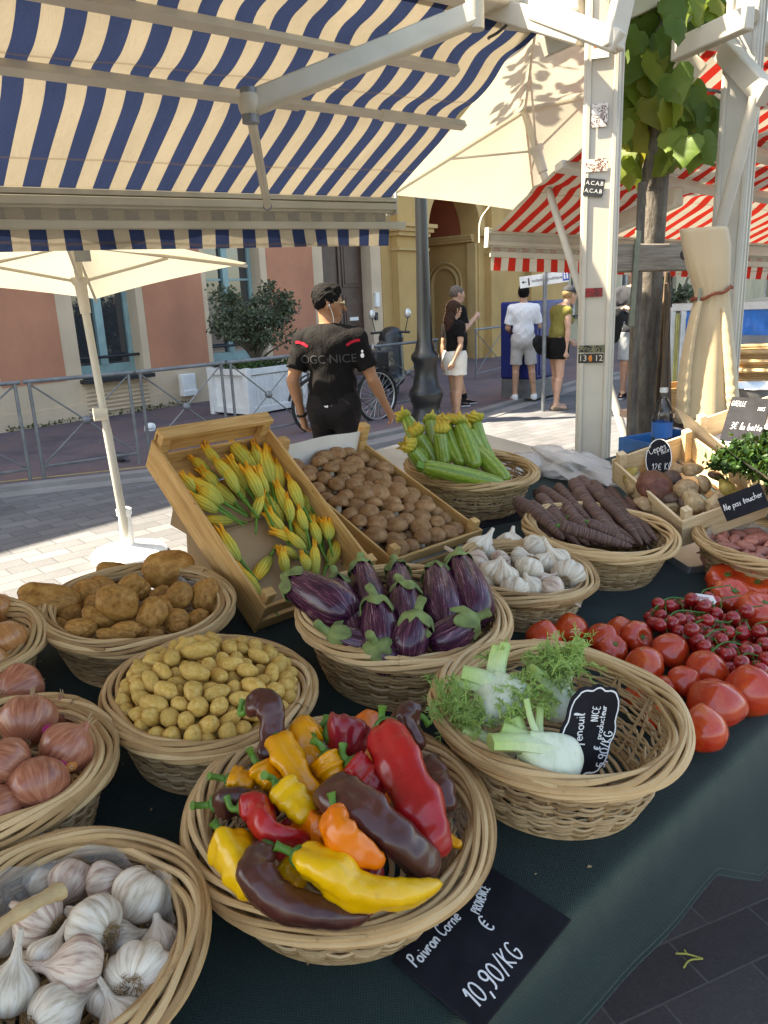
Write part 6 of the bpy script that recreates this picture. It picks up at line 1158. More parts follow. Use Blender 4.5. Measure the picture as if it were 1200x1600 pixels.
for k, (x0, y0, x1, y1, lb) in enumerate([(1022, 962, 1120, 935, 'bunch of cherry tomatoes highest under the white tag'), (1035, 985, 1135, 952, 'bunch of cherry tomatoes at the left below the tag'), (1072, 1000, 1170, 968, 'bunch of cherry tomatoes in the middle of the vines'), (1095, 1012, 1205, 990, 'bunch of cherry tomatoes on the green vine right of the middle'), (1110, 1030, 1215, 1015, 'bunch of cherry tomatoes above the broad red tomato'), (1150, 1048, 1230, 1035, 'bunch of cherry tomatoes cut by the right photo edge')]):
    A = T(x0, y0, .055); B = T(x1, y1, .055); d = unit(B-A); sd = unit(np.cross(TNU, d)); t = thing('tomato_truss', lb, 'tomatoes', A, group='cherry tomatoes on the vine'); L = np.linalg.norm(B-A); mesh1('vine', tube(curve([(0, 0, .016), d*L*.3+sd*.012+[0, 0, .024], d*L*.6-sd*.010+[0, 0, .016], d*L*.85+sd*.01+[0, 0, .022], d*(L+.03)-sd*.01+[0, 0, .03]], 18), np.linspace(.0020, .0014, 18), 6), M_STEMD, t)
    n = int(L/.024)
    for i in range(n):
        for s in (-1, 1, 0):
            r = rgc.uniform(.0135, .0162); p = d*(L*(i+.5*(s > 0)+rgc.normal(0, .22))/n)+sd*(s*rgc.uniform(.014, .030)+(0 if s else rgc.normal(0, .008))+.014*math.sin(i*.9+k*2))+TNU*((-.012 if s else .010)+rgc.normal(0, .007)); z = unit(d*L*(i+.3)/n+TNU*.02-p); c = chp.copy(); COL.objects.link(c); c.name = 'tomato'; c.parent = t; c.location = tuple(p); c.scale = (r,)*3; c.rotation_euler = Matrix(frame(z).tolist()).to_euler()
            k2 = chp.children[0].copy(); k2.name = 'calyx'; COL.objects.link(k2); k2.parent = c
            if s: mesh1('stalk', tube([d*L*(i+.3)/n+[0, 0, .014], p+z*r], .0012, 5), M_STEM, t)
tp_ = T(1099, 938, .075); R_ = at_px(tp_, -8); R_ = R_@rotx(-.5)
tg_ = tag(mesh1('price_tag', prism([(-.026, 0), (-.018, .014), (.018, .014), (.026, 0), (.018, -.014), (-.018, -.014)], .0012), plain('white_card', (.75, .72, .70), .6, .08), loc=tp_, rot=R_), 'small white hexagonal tag with red print lying on the cherry tomatoes', 'tag')
text('CERISE', .009, M_RED, 'tag_lettering', tg_, Matrix.Translation((-.002, .004, .0016)), ext=.0003); text('ROUGE', .009, M_RED, 'tag_lettering', tg_, Matrix.Translation((-.002, -.006, .0016)), ext=.0003)
# ------------------------------------------------------------------ fennel
n_ = NT('fennel_bulb'); xq, yq, zq = n_.sep(n_.co()); li = n_.noise(5, 4, n_.comb(n_.math('MULTIPLY', xq, 22.), n_.math('MULTIPLY', yq, 22.), n_.math('MULTIPLY', zq, 3.)), .6); tq = n_.attr('along'); c_ = n_.ramp(tq, [(.0, (.66, .68, .56)), (.5, (.64, .69, .52)), (.8, (.50, .62, .26)), (1., (.40, .54, .15))]); c_ = n_.mix(n_.math('MULTIPLY', n_.ramp(li, [(.45, 0.), (.6, 1.)]), .28), c_, (.34, .44, .22)); M_FEN = n_.done(n_.bsdf(c_, .35, n_.bump(li, .25, .002), .45, sss=.1)); M_FRO = plain('feathery_fronds', (.28, .40, .09), .6, .4, 40)
def fennel(base, neck, w, stalks, fronds, label, seed):
    a, b = T(*base), T(*neck); z = unit(b-a); L = np.linalg.norm(b-a); R = w*depth(a)/1200/2; t = thing('fennel', label, 'fennel', a, group='fennel bulbs in the half empty basket'); Fm = frame(z, CAM-a); v, f = lathe(curve([(.12*R, 0), (.55*R, .03*L), (.92*R, .22*L), (1.0*R, .42*L), (.85*R, .7*L), (.62*R, .95*L), (.5*R, 1.1*L)], 26), 32, lambda th, t: 1+.10*np.cos(4*th+seed)*t+.05*np.cos(2*th)); al = np.clip(v[:, 2]/(L*1.6), 0, 1); v = v*[1, .66, 1]; mesh1('bulb', (v@Fm.T, f), M_FEN, t, angle=60, add=dict(att=al), att='along')
    rg = random.Random(seed)
    for k, (x, y, h, wd) in enumerate(stalks):
        e = T(x, y, h)-a; s0 = (b-a)*.62+Fm[:, 0]*R*.5*((k+.5)/len(stalks)*2-1); rr = wd*depth(a)/1200/2; q = curve([s0, (s0+e)/2+z*.006, e], 14); V, F = tube(q, np.linspace(rr*1.25, rr*.92, 14), 14, squash=.72); rib = np.tile(np.arange(14), 14); V = V+(V-np.repeat(q, 14, axis=0))*(.06*np.cos(rib*math.pi))[:, None]; mesh1('stalk', (V, F), M_FEN, t, angle=50, add=dict(att=np.repeat(np.linspace(.45, 1.0, 14), 14)), att='along')
    m = MB()
    for (x, y, h, sz, n) in fronds:
        c = T(x, y, h)-a
        for i in range(n):
            d = unit([rg.gauss(0, 1), rg.gauss(0, 1), rg.gauss(.5, .8)]); o = c+np.array([rg.gauss(0, .35), rg.gauss(0, .35), rg.gauss(0, .25)])*sz; e = o+d*sz*rg.uniform(.5, .9); q = curve([o, (o+e)/2+np.array([0, 0, .1*sz]), e], 6); m.add(tube(q, [.0011, .001, .0009, .0008, .0006, .0004], 4, caps=False))
            for j in range(1, 6):
                for s in range(3):
                    dd_ = unit(d*.7+np.array([rg.gauss(0, .6), rg.gauss(0, .6), rg.gauss(0, .6)])); e2 = q[j]+dd_*sz*rg.uniform(.18, .34); m.add(tube([q[j], (q[j]+e2)/2+[0, 0, .002], e2], [.0007, .0006, .0003], 3, caps=False))
    if fronds: m.build('fronds', M_FRO, t)
fennel((796, 1122, .15), (764, 1068, .175), 96, [(722, 1050, .19, 30), (708, 1066, .17, 28), (790, 1006, .215, 20), (776, 1010, .21, 18), (740, 1046, .19, 20)], [(706, 1110, .145, .040, 34), (730, 1128, .145, .034, 22), (772, 1030, .18, .028, 16), (700, 1078, .15, .03, 16)], 'white fennel bulb with cut stalks at the back left of its basket', 1)
fennel((903, 1206, .115), (826, 1166, .15), 84, [(766, 1160, .165, 34), (784, 1138, .165, 32), (822, 1092, .20, 11), (845, 1100, .18, 13), (806, 1122, .17, 22)], [(812, 1100, .175, .034, 28), (846, 1100, .17, .030, 20), (826, 1078, .185, .03, 18), (800, 1128, .165, .026, 16)], 'largest white fennel bulb at the front with two thick cut stalks', 2)
fennel((890, 1118, .115), (862, 1085, .14), 66, [(830, 1048, .185, 32), (906, 1000, .19, 22), (858, 1050, .17, 9)], [(866, 1042, .18, .040, 44), (892, 1030, .185, .040, 40), (848, 1032, .175, .034, 24), (874, 1064, .165, .034, 26), (838, 1060, .165, .03, 18)], 'fennel bulb with a bushy green frond at the back of the basket', 3)
fennel((800, 1188, .10), (765, 1160, .12), 56, [(722, 1138, .14, 22), (735, 1150, .13, 20)], [(722, 1118, .15, .036, 34), (742, 1142, .14, .028, 16)], 'fennel bulb low at the left front with fine fronds', 4)
# ------------------------------------------------------------------ wooden crates
def woodm(name, c0, c1, c2, ax):
    n = NT(name); sc = [55, 55, 55]; sc[ax] = 5; g = n.noise(1.6, 6, n.co('Object', sc), .62, .6); g2 = n.noise(4, 4, n.co(), .6); k = n.ramp(n.noise(11, 2, n.co('Object', [2 if q == ax else 3 for q in range(3)])), [(.74, 0.), (.78, .6)])
    c = n.ramp(g, [(.28, c0), (.5, c1), (.75, c2)]); c = mulv(n, c, g2, .25); c = n.mix(k, c, tuple(x*.35 for x in c0)); return n.done(n.bsdf(c, .65, n.bump(g, .35, .001), .3))
M_CRA = woodm('pale_crate_wood', (.36, .19, .06), (.52, .30, .11), (.64, .42, .18), 0); M_CRB = woodm('pale_poplar_wood', (.46, .31, .17), (.60, .45, .27), (.68, .54, .36), 0)
MY = {'pale_crate_wood': woodm('pale_crate_wood_side', (.36, .19, .06), (.52, .30, .11), (.64, .42, .18), 1), 'pale_poplar_wood': woodm('pale_poplar_wood_side', (.46, .31, .17), (.60, .45, .27), (.68, .54, .36), 1)}
M_KRAFT = plain('kraft_paper', (.34, .22, .115), .8, .15, 5, .3, 30); M_WPAP = plain('white_paper', (.74, .70, .64), .7, .08, 6, .2, 12, bdist=.01)
def crate(label, O, X, Y, w, l, h, mat, slats=2, endtop=True, liner=None, gap=.012, group=None):
    X = unit(X); Z = unit(np.cross(X, Y)); Y = np.cross(Z, X); R = np.array([X, Y, Z]).T; t = thing('wooden_crate', label, 'crate', O, rot=R, group=group); th = .007; sh = (h-gap*(slats-1))/slats
    n = 6
    mY = MY.get(mat.name, mat)
    for k in range(n): mesh1('floor_slat', box((w/2, l*(k+.5)/n, .004), (w-.004, l/n-.010, .005)), mat, t, bevel=.001)
    for sx in (0, w):
        for k in range(1): mesh1('side_board', box((sx, l/2, h*.5), (th, l+.012, h)), mY, t, bevel=.0015)
    for sy in (0, l):
        for k in range(slats):
            hh = sh*(1.0 if sy else .85); mesh1('end_slat', box((w/2, sy, (k+.5)*sh+k*gap), (w-th, th+.001, hh)), mat, t, bevel=.0015)
    for sx in (.014, w-.014):
        for sy in (.016, l-.016): mesh1('corner_block', box((sx, sy, h*.5+.012), (.022, .022, h+.022)), mat, t, bevel=.0015)
    if endtop: mesh1('end_cap', box((w/2, l-.013, h+.030), (w-.002, .034, .012)), mat, t, bevel=.0015); mesh1('end_slat', box((w/2, l+.001, h+.008), (w, th, .034)), mat, t, bevel=.0015)
    if liner: 
        o = mesh1('paper_liner', sheet(24, 24, lambda i, j: (.012+(w-.024)*i, .012+(l*liner[1]-.024)*j, .010+.002*math.sin(i*9+j*5)+.0015*math.sin(j*17))), liner[0], t)
    return t, R
TA = rad(36); LD = D2*math.cos(TA)+np.array([0, 0, math.sin(TA)]); OC = T(425, 975, .012)-D1*.045
cf, RF = crate('tilted wooden crate of courgette flowers propped on a cardboard box', OC, D1, LD, .302, .50, .085, M_CRA, 2, liner=(M_KRAFT, .72))
def on_crate(px, py, O, R, z):       # point seen at a pixel at height z above a crate floor
    d = ray(px, py); nz = R[:, 2]; return CAM+d*((nz@(O+nz*z-CAM))/(nz@d))
q6 = lambda x, y: (230+x/2.927, 620+y/2.927)
FB = [proto(blossom('squash_blossom', M_BLO, s, 1.0, .155+.012*(s % 4), None, tipr=[.22, .42, .62, .3, .5][s % 5], twist=[2.2, 1, .6, 3, 1.6][s % 5])) for s in range(9)]
fl_ = [((385, 185), (480, 345)), ((490, 205), (520, 320)), ((265, 215), (335, 305)), ((190, 280), (295, 345)), ((375, 285), (462, 425)), ((325, 305), (420, 440)), ((270, 360), (405, 490)), ((180, 385), (350, 485)), ((190, 440), (330, 520)), ((245, 545), (395, 565)), ((325, 600), (432, 750)), ((500, 325), (548, 440)), ((570, 290), (602, 475)), ((620, 285), (665, 365)), ((635, 370), (718, 515)), ((510, 420), (615, 582)), ((510, 450), (500, 555)), ((640, 450), (652, 570)), ((755, 485), (795, 640)), ((715, 430), (745, 495)), ((815, 565), (832, 655)), ((665, 580), (745, 680)), ((570, 612), (695, 672)), ((765, 670), (778, 812)), ((872, 640), (820, 775)), ((608, 708), (645, 800)), ((708, 708), (728, 795)), ((490, 855), (565, 725)), ((398, 780), (525, 915)), ((145, 365), (215, 435)), ((680, 530), (722, 625)), ((790, 560), (830, 660)), ((700, 500), (728, 610)), ((430, 230), (500, 360)), ((540, 250), (570, 400)), ((300, 270), (380, 390)), ((345, 345), (450, 470)), ((590, 400), (640, 540)), ((450, 330), (520, 470)), ((690, 400), (735, 540)), ((745, 560), (790, 680)), ((640, 600), (720, 700)), ((235, 330), (330, 430)), ((560, 520), (620, 630)), ((220, 410), (330, 500)), ((590, 690), (690, 740))]
for k, (a, b) in enumerate(fl_):
    hz = .022+.014*((k*7) % 3); A = on_crate(*q6(*b), OC, RF, hz); B = on_crate(*q6(*a), OC, RF, hz+.006); z = unit(B-A); L = np.linalg.norm(B-A)*1.02; w = L if L < .085 else .085
    o = inst(FB[k % 9], A, frame(z, RF[:, 2])@rotz(k*1.3), (max(.075, L*.92)*.98,)*2+(L,), 'closed yellow courgette flower lying with its likes in the tilted crate' if k not in (0, 27) else ('large courgette flower at the top back of the crate' if k == 0 else 'courgette flower pointing down at the front of the crate'), 'flower', 'courgette flowers in the tilted crate', 'courgette_flower')
    sd_ = -z*.03+RF[:, 2]*-.006+RF[:, 0]*.012*math.sin(k*2.); q = curve([(0, 0, 0.03), (0, 0, -.15), (.04*math.sin(k), .03, -.42-.2*(k % 3))], 8); st_ = mesh1('stem', tube(q, np.linspace(.052, .032, 8), 7), M_STEM, o)
TM2 = rad(22); LM = D2*math.cos(TM2)+np.array([0, 0, math.sin(TM2)]); OM = TD(1.155, 1.285, .012)
cm, RM = crate('tilted wooden crate packed with brown mushrooms', OM, D1, LM, .315, .50, .07, M_CRA, 2, endtop=False)
def shp(name, mat, parent, fn, n=20, m=20): o = mesh1(name, sheet(n, m, fn), mat, parent, angle=180); return o
shp('paper_liner', M_WPAP, cm, lambda i, j: (.01+.295*i, .012+.47*min(1, j*1.12), .012+max(0, j-.86)*.75+.003*math.sin(i*8+j*4)))
for x in (.014, .301): mesh1('corner_post', box((x, .484, .085), (.024, .026, .10)), M_CRA, cm, bevel=.002)
n_ = NT('brown_mushroom_cap'); o_ = n_.co(); c_ = n_.ramp(n_.noise(1.6, 4, o_, .6), [(.3, (.19, .09, .038)), (.55, (.30, .16, .07)), (.75, (.42, .25, .13))]); c_ = mulv(n_, c_, n_.rand(), .14); M_MUS = n_.done(n_.bsdf(c_, .52, n_.bump(n_.noise(24, 4, o_), .04, .01), .2)); M_GILL = plain('mushroom_stem', (.52, .42, .32), .8, .15, 8)
def mushroom(seed):
    v, f = lathe(curve([(.01, .74), (.35, .70), (.72, .50), (.96, .14), (1.0, -.06), (.92, -.22), (.70, -.20), (.40, -.12), (.05, -.10)], 26), 28); v = v*(1+wob(v, .07, .7, seed)[:, None]); o = mesh1('mushroom', (v, f), M_MUS, angle=180); mesh1('mushroom_stem', lathe([(.34, -.12), (.32, -.5), (.38, -.85), (.30, -.9)], 14), M_GILL, o); return o
MU = [hide_proto(mushroom(s)) for s in range(4)]; rg = np.random.default_rng(21); mp = []
for lay in range(2):
    pts = np.column_stack([rg.uniform(.035, .28, 62-lay*10), rg.uniform(.03, .45, 62-lay*10)])
    for _ in range(160):
        d = pts[:, None]-pts[None]; L = np.linalg.norm(d, axis=-1)+1e-9; np.fill_diagonal(L, 9); pn = np.maximum(0, .045-L); pts += (d/L[..., None]*pn[..., None]*.3).sum(1); pts[:, 0] = np.clip(pts[:, 0], .034, .281); pts[:, 1] = np.clip(pts[:, 1], .03, .455)
    for x, y in pts: mp.append((x, y, .05-.03*lay+.018*math.sin(math.pi*x/.31)))
for k, (x, y, z) in enumerate(mp):
    s = rg.uniform(.0235, .032)*(1.15 if rg.random() < .15 else 1); Rr = RM@rotx(rg.normal(-.25, .17))@roty(rg.normal(0, .17))@rotz(rg.uniform(0, 6)); inst(MU[k % 4], OM+RM@np.array([x, y, z+rg.normal(0, .005)]), Rr, (s, s*rg.uniform(.85, 1), s), 'round brown mushroom packed with its likes in the tilted crate', 'mushroom', 'brown mushrooms in the tilted crate')
M_CARD = plain('brown_cardboard', (.28, .175, .085), .8, .15, 6, .2, 40)
bx_ = thing('cardboard_box', 'brown cardboard box under the crate of courgette flowers', 'box', TD(.99, 1.60), rot=TROT)
for c, s in (((0, -.09, .075), (.27, .005, .15)), ((0, .09, .075), (.27, .005, .15)), ((-.135, 0, .075), (.005, .175, .15)), ((.135, 0, .075), (.005, .175, .15))): mesh1('box_wall', box(c, s), M_CARD, bx_)
mesh1('box_top', box((-.01, 0, .153), (.31, .20, .004)), M_CARD, bx_)
mesh1('box_flap', box((-.16, .02, .13), (.004, .18, .045), roty(.25)), M_CARD, bx_)
cb2 = thing('support_box', 'plain cardboard box holding up the mushroom crate', 'box', TD(1.36, 1.56), rot=TROT); mesh1('box_wall', box((0, 0, .05), (.26, .14, .10)), M_CARD, cb2, bevel=.002)
mesh1('box_top', box((0, 0, .1015), (.262, .142, .003)), M_CARD, cb2)
# ------------------------------------------------------------------ ceps and their crate, herbs, clutter
def q8(x, y): return 960+x/5, 640+y/5
X8 = -D2; CT, CR_, CL_ = .456, .30, .254; X8 = (-D2*math.cos(CT)-D1*math.sin(CT))*math.cos(CR_)-ZZ*math.sin(CR_); Y8 = (D1*math.cos(CT)-D2*math.sin(CT))*math.cos(CL_)+ZZ*math.sin(CL_); OP = TD(2.0, 1.19, .02+.34*math.sin(CR_))
cp, RP = crate('pale wooden crate of ceps and wild mushrooms beside the white post', OP, X8, Y8, .34, .245, .085, M_CRB, 1, endtop=False)
tyo = thing('metal_tray', 'shallow grey tray under the crate of ceps', 'tray', TD(2.04, .98, .0), rot=TROT@rotz(-CT))
mesh1('tray_base', box((0, 0, .004), (.30, .42, .006)), M_ALU, tyo, bevel=.002)
for c, s in (((-.15, 0, .011), (.006, .42, .02)), ((.15, 0, .011), (.006, .42, .02)), ((0, -.21, .011), (.294, .006, .02)), ((0, .21, .011), (.294, .006, .02))): mesh1('tray_edge', box(c, s), M_ALU, tyo)
def cepmat(name, a, b): n = NT(name); o = n.co(); c = n.ramp(n.noise(55, 6, o, .7), [(.34, a), (.64, b)]); c = n.mix(n.ramp(n.noise(30, 3, o), [(.58, 0.), (.66, .6)]), c, tuple(q*.4 for q in a)); return n.done(n.bsdf(c, .5, n.bump(n.noise(90, 5, o), .6, .003), .4))
CM = [cepmat('cep_red_brown', (.07, .022, .014), (.16, .055, .03)), cepmat('cep_tan', (.22, .13, .06), (.42, .29, .16)), cepmat('cep_yellow', (.22, .15, .03), (.36, .27, .06)), cepmat('cep_dark', (.05, .028, .02), (.12, .065, .04))]; M_CST = cepmat('cep_stem_flesh', (.24, .15, .07), (.50, .37, .20))
def cep(cap, cs, ang, el, stem, mat, label, seed):
    c = on_crate(cap[0], cap[1], OP, RP, .012+cap[2]*.5); R = axis_img(c, ang, el); s = cs*depth(c)/1200/2; t = thing('cep', label, 'mushroom', c, group='ceps in the pale crate'); v, f = lathe(curve([(.01, .62), (.4, .56), (.78, .32), (1.0, -.02), (.92, -.2), (.6, -.12), (.2, -.08), (.01, -.08)], 24), 28); v = v*(1+wob(v, .22, 1.0, seed)[:, None])*s; mesh1('cap', (v@R.T, f), CM[mat], t, angle=180)
    if stem: e = on_crate(stem[0], stem[1], OP, RP, .008+stem[2]*.4)-c; w = stem[3]*depth(c)/1200/2; q = curve([(0, 0, 0), e*.5, e], 16); V, F = tube(q, np.interp(np.linspace(0, 1, 16), [0, .3, .8, 1], [.6, .75, 1.0, .55])*w, 16); V = V*(1+wob(V/w, .10, .8, seed)[:, None]); mesh1('foot', (V, F), M_CST, t, angle=180)
cep((1024, 758, .10), 62, 70, 35, None, 0, 'big glossy red brown cep cap on the left of its crate', 1)
cep((1082, 734, .10), 32, 100, 30, None, 1, 'round tan cep cap at the back of its crate', 2)
cep((1058, 734, .09), 26, 100, 20, None, 1, 'small tan cep left of the round one', 3)
cep((1100, 756, .10), 30, 20, 20, (1096, 770, .06, 18), 1, 'tan cep turned on its side near the middle', 4)
cep((1072, 764, .11), 38, 80, 50, (1090, 800, .07, 34), 1, 'tan cep with a thick curved stem at the front', 5)
cep((1136, 764, .11), 36, 30, 20, (1104, 800, .06, 28), 2, 'yellow cep with a long stem on the right', 6)
cep((1088, 815, .06), 26, 60, 20, None, 1, 'small tan cep at the bottom right corner', 7)
cep((985, 742, .09), 34, 150, 10, (1003, 770, .05, 40), 2, 'pale yellow cep lying at the left end', 8)
cep((1044, 780, .07), 32, 100, 10, (1050, 800, .05, 26), 3, 'dark cep in shade below the red brown cap', 9)
cep((1052, 748, .08), 36, 60, 20, None, 3, 'dark brown cep behind the red brown cap', 10)
cep((1008, 788, .06), 36, 60, 20, (1030, 800, .04, 28), 1, 'cep behind the near slat of the crate', 11)
cep((1120, 745, .08), 26, 60, 20, None, 3, 'dark cep at the far right of the crate', 12)
cep((1072, 785, .05), 40, 60, 20, None, 3, 'dark cep at the bottom of the crate', 13)
OG = OP+RP[:, 1]*.275+RP[:, 0]*-.02+ZZ*.01; cg, RG = crate('pale crate of green herbs lined with white paper', OG, X8, Y8, .50, .34, .095, M_CRB, 1, endtop=False)
shp('paper_liner', M_WPAP, cg, lambda i, j: (-.03+.56*i, -.055+.36*j, .018+.125*max(0, 1-j*7)**.5+.006*math.sin(i*11)+.01*math.sin(i*5+1)*(j < .1)))
HB = [on_crate(*q, OG, RG, .085) for q in ((1160, 724), (1198, 706), (1230, 745))]
M_HERB = leafmat('herb_leaves', (.008, .030, .006), (.035, .085, .014), .12)
for k in range(3):
    V, F, A = leafcloud(1300, lambda r: (OG*0+HB[k]-OG+RG@np.array([r.normal(0, .027), r.normal(0, .034), abs(r.normal(0, .016))]), RG@np.array([r.normal(0, .4), r.normal(0, .4), 1.])), .021, 40+k, .36, .15); t = thing('herb_bunch', ['bunch of green herbs nearest the slate board', 'bunch of green herbs in the middle of its crate', 'bunch of green herbs at the near end of its crate'][k], 'herbs', OG); MB().add((V, F), att=A).build('leaves', M_HERB, t, att='tone', smooth=False)
def film(name, col, mixf=.55):
    n = NT(name); a = n.bsdf(col, .25, n.bump(n.noise(22, 4, n.co(), .6, 1), .5, .01), .6); return n.done(n.n('MixShader', {0: mixf, 1: n.n('BsdfTransparent').outputs[0], 2: a}).outputs[0])
M_FLM = film('clear_plastic_film', (.62, .60, .57)); M_LIN = film('clear_liner_film', (.55, .53, .50), .34)
for k, (x, y, sx, sy, lb) in enumerate([(880, 716, .16, .09, 'crumpled clear plastic bag left of the near post'), (950, 710, .17, .10, 'crumpled plastic bag with grey print behind the purple carrots')]):
    v, f = ico(4); w = wob(v, .55, 1.7, k+3)+wob(v, .25, 4.5, k); v = v*(1+w)[:, None]*[sx, sy, .045]; v[:, 2] = np.maximum(v[:, 2], -.035); p = TD(*((2.05, 1.66) if k == 0 else (2.28, 1.52)), .04); tag(mesh1('plastic_bag', (v, f), M_FLM, loc=p, rot=TROT@rotz(.3+k), angle=60), lb, 'bag')
def liner(key, label, zlo, a0, a1, drop=.0):
    B = BK[key]; N = 90
    def fn(i, j):
        a = a0+(a1-a0)*i; z = zlo+(B['h']+.004-zlo)*j; r = B['rad'](z)-.012-.004*abs(math.sin(a*9+z*40))-.006*abs(math.sin(a*4.3+1+z*25)); return B['o']+B['rot']@np.array([r*math.cos(a), r*math.sin(a), z+.010*math.sin(a*7+2)*j])-B['o']
    tag(mesh1('plastic_liner', sheet(N, 10, fn), M_LIN, loc=B['o'], angle=180), label, 'plastic liner')
liner('pepper', 'clear plastic liner showing at the right inside the pepper basket', .02, -1.5, 1.2); liner('garf', 'clear plastic liner inside the near garlic basket', .03, -.6, 2.6); liner('garl', 'clear plastic liner inside the small garlic basket', .03, -2.2, .6); liner('shal', 'clear plastic liner in the shallot basket', .03, 0, 3.2); liner('pot', 'clear plastic liner at the right of the potato basket', .03, -.8, 1.2)
# back right props
bo = P(1078, 690, 3.0); bt = thing('water_bottle', 'clear plastic water bottle with blue label behind the ceps', 'bottle', TD(2.86, 1.50)); mesh1('bottle_body', lathe(curve([(.035, 0), (.040, .01), (.038, .06), (.040, .12), (.038, .17), (.022, .21), (.014, .225), (.014, .245)], 24), 24), glass('clear_bottle', (.95, .97, 1.), .05, .03), bt); mesh1('bottle_cap', lathe([(.016, .245), (.016, .262)], 18), M_WHITE, bt); mesh1('bottle_label', lathe([(.0405, .07), (.0405, .13)], 24, caps=False), plain('blue_label', (.02, .13, .42), .4), bt)
bc = thing('plastic_crate', 'blue plastic crate by the foot of the tree', 'crate', P(1052, 690, 3.55)-[0, 0, .14], .5)
for c, s in (((0, -.15, .08), (.34, .012, .16)), ((0, .15, .08), (.34, .012, .16)), ((-.17, 0, .08), (.012, .29, .16)), ((.17, 0, .08), (.012, .29, .16)), ((0, 0, .006), (.33, .29, .01))): mesh1('crate_wall', box(c, s), plain('blue_plastic', (.015, .12, .34), .4, .2, 8), bc, bevel=.003)
ot = P(1180, 640, 4.6); of = ot*[1, 1, 0]; st2 = thing('back_table', 'dark table of crates and bowls at the far right', 'table', of, rad(20)); hz_ = P(1180, 638, 4.6)[2]-.04
mesh1('table_top', box((.45, .1, hz_), (1.9, .8, .04)), plain('dark_board', (.05, .035, .03), .6, .2, 5), st2)
for x in (-.4, 1.3):
    for y in (-.2, .4): mesh1('leg', tube([(x, y, 0), (x, y, hz_-.02)], .025, 8), M_GREY, st2)
bp = P(1192, 640, 4.45); mesh1_b = lathe(curve([(.09, 0), (.15, .02), (.185, .10), (.20, .155), (.205, .16), (.19, .155), (.17, .09), (.13, .03), (.01, .02)], 30), 40); tag(mesh1('metal_bowl', mesh1_b, M_ALU, loc=[bp[0], bp[1], hz_+.02+.001], angle=60), 'wide metal bowl on the back table at the right edge', 'bowl')
for k in range(3):
    p = P(1178, 588+k*10, 4.9); m = MB(); 
    for i in range(8): m.add(ring((0, 0, .006+i*.013), .20+.004*i, .007, 40, 6), att=random.Random(i+k).random())
    m.add(ring((0, 0, .11), .24, .014, 44, 8), att=.7); m.build('stacked_basket', M_WICK, att='strand', loc=[p[0]+.05, p[1], hz_+.021+.05*(2-k)+.10]); ob = COL.objects[-1]; tag(ob, ['topmost empty wicker basket of the stack on the back table', 'middle empty wicker basket of the stack on the back table', 'lowest empty wicker basket of the stack on the back table'][k], 'basket', 'empty baskets stacked on the back table')
bkx = thing('wooden_crate', 'orange brown wooden crate on the back table behind the beige top', 'crate', [P(1062, 610, 4.7)[0], P(1062, 610, 4.7)[1], hz_+.02], rad(20))
for c, s in (((0, -.12, .07), (.36, .01, .13)), ((0, .12, .07), (.36, .01, .13)), ((-.18, 0, .07), (.01, .24, .13)), ((.18, 0, .07), (.01, .24, .13))): mesh1('side_board', box(c, s), M_CRA, bkx)
tw = G(1098, 1500, 0.004); m = MB()
for pts in ([(0, 0, .004), (-.03, .02, .006), (-.055, .03, .004)], [(0, 0, .004), (-.035, .002, .006), (-.06, -.012, .004)], [(-.03, .02, .006), (-.028, .034, .004)]): m.add(tube(curve(pts, 8), [.0022]*8, 6))
tag(m.build('twig', plain('yellow_twig', (.40, .36, .08), .7, .2, 20), loc=tw, rot=rotz(.2)), 'small forked yellow green twig on the dark paving', 'twig')
rgs = np.random.default_rng(8); V = []; F = []; A = []
for k in range(150):
    p = TD(rgs.uniform(.15, 2.3), rgs.uniform(.45, 1.5), .0025); sz = rgs.uniform(.002, .006)*(2.2 if rgs.random() < .08 else 1); a = rgs.uniform(0, 6.28); x = np.array([math.cos(a), math.sin(a), rgs.normal(0, .25)])*sz; y = np.array([-math.sin(a), math.cos(a), rgs.normal(0, .25)])*sz*rgs.uniform(.3, .8); n0 = len(V); V += [p-x, p-y+[0, 0, sz*.15], p+x, p+y+[0, 0, sz*.25]]; F += [(n0, n0+1, n0+2), (n0, n0+2, n0+3)]
so2 = TD(1.0, 1.0); tag(MB().add((np.array(V)-so2, F)).build('cloth_scraps', plain('dry_skin_scraps', (.36, .24, .12), .8, .5, 60), loc=so2, smooth=False), 'tiny dry skins and crumbs scattered on the green cloth', 'scraps', kind='stuff')
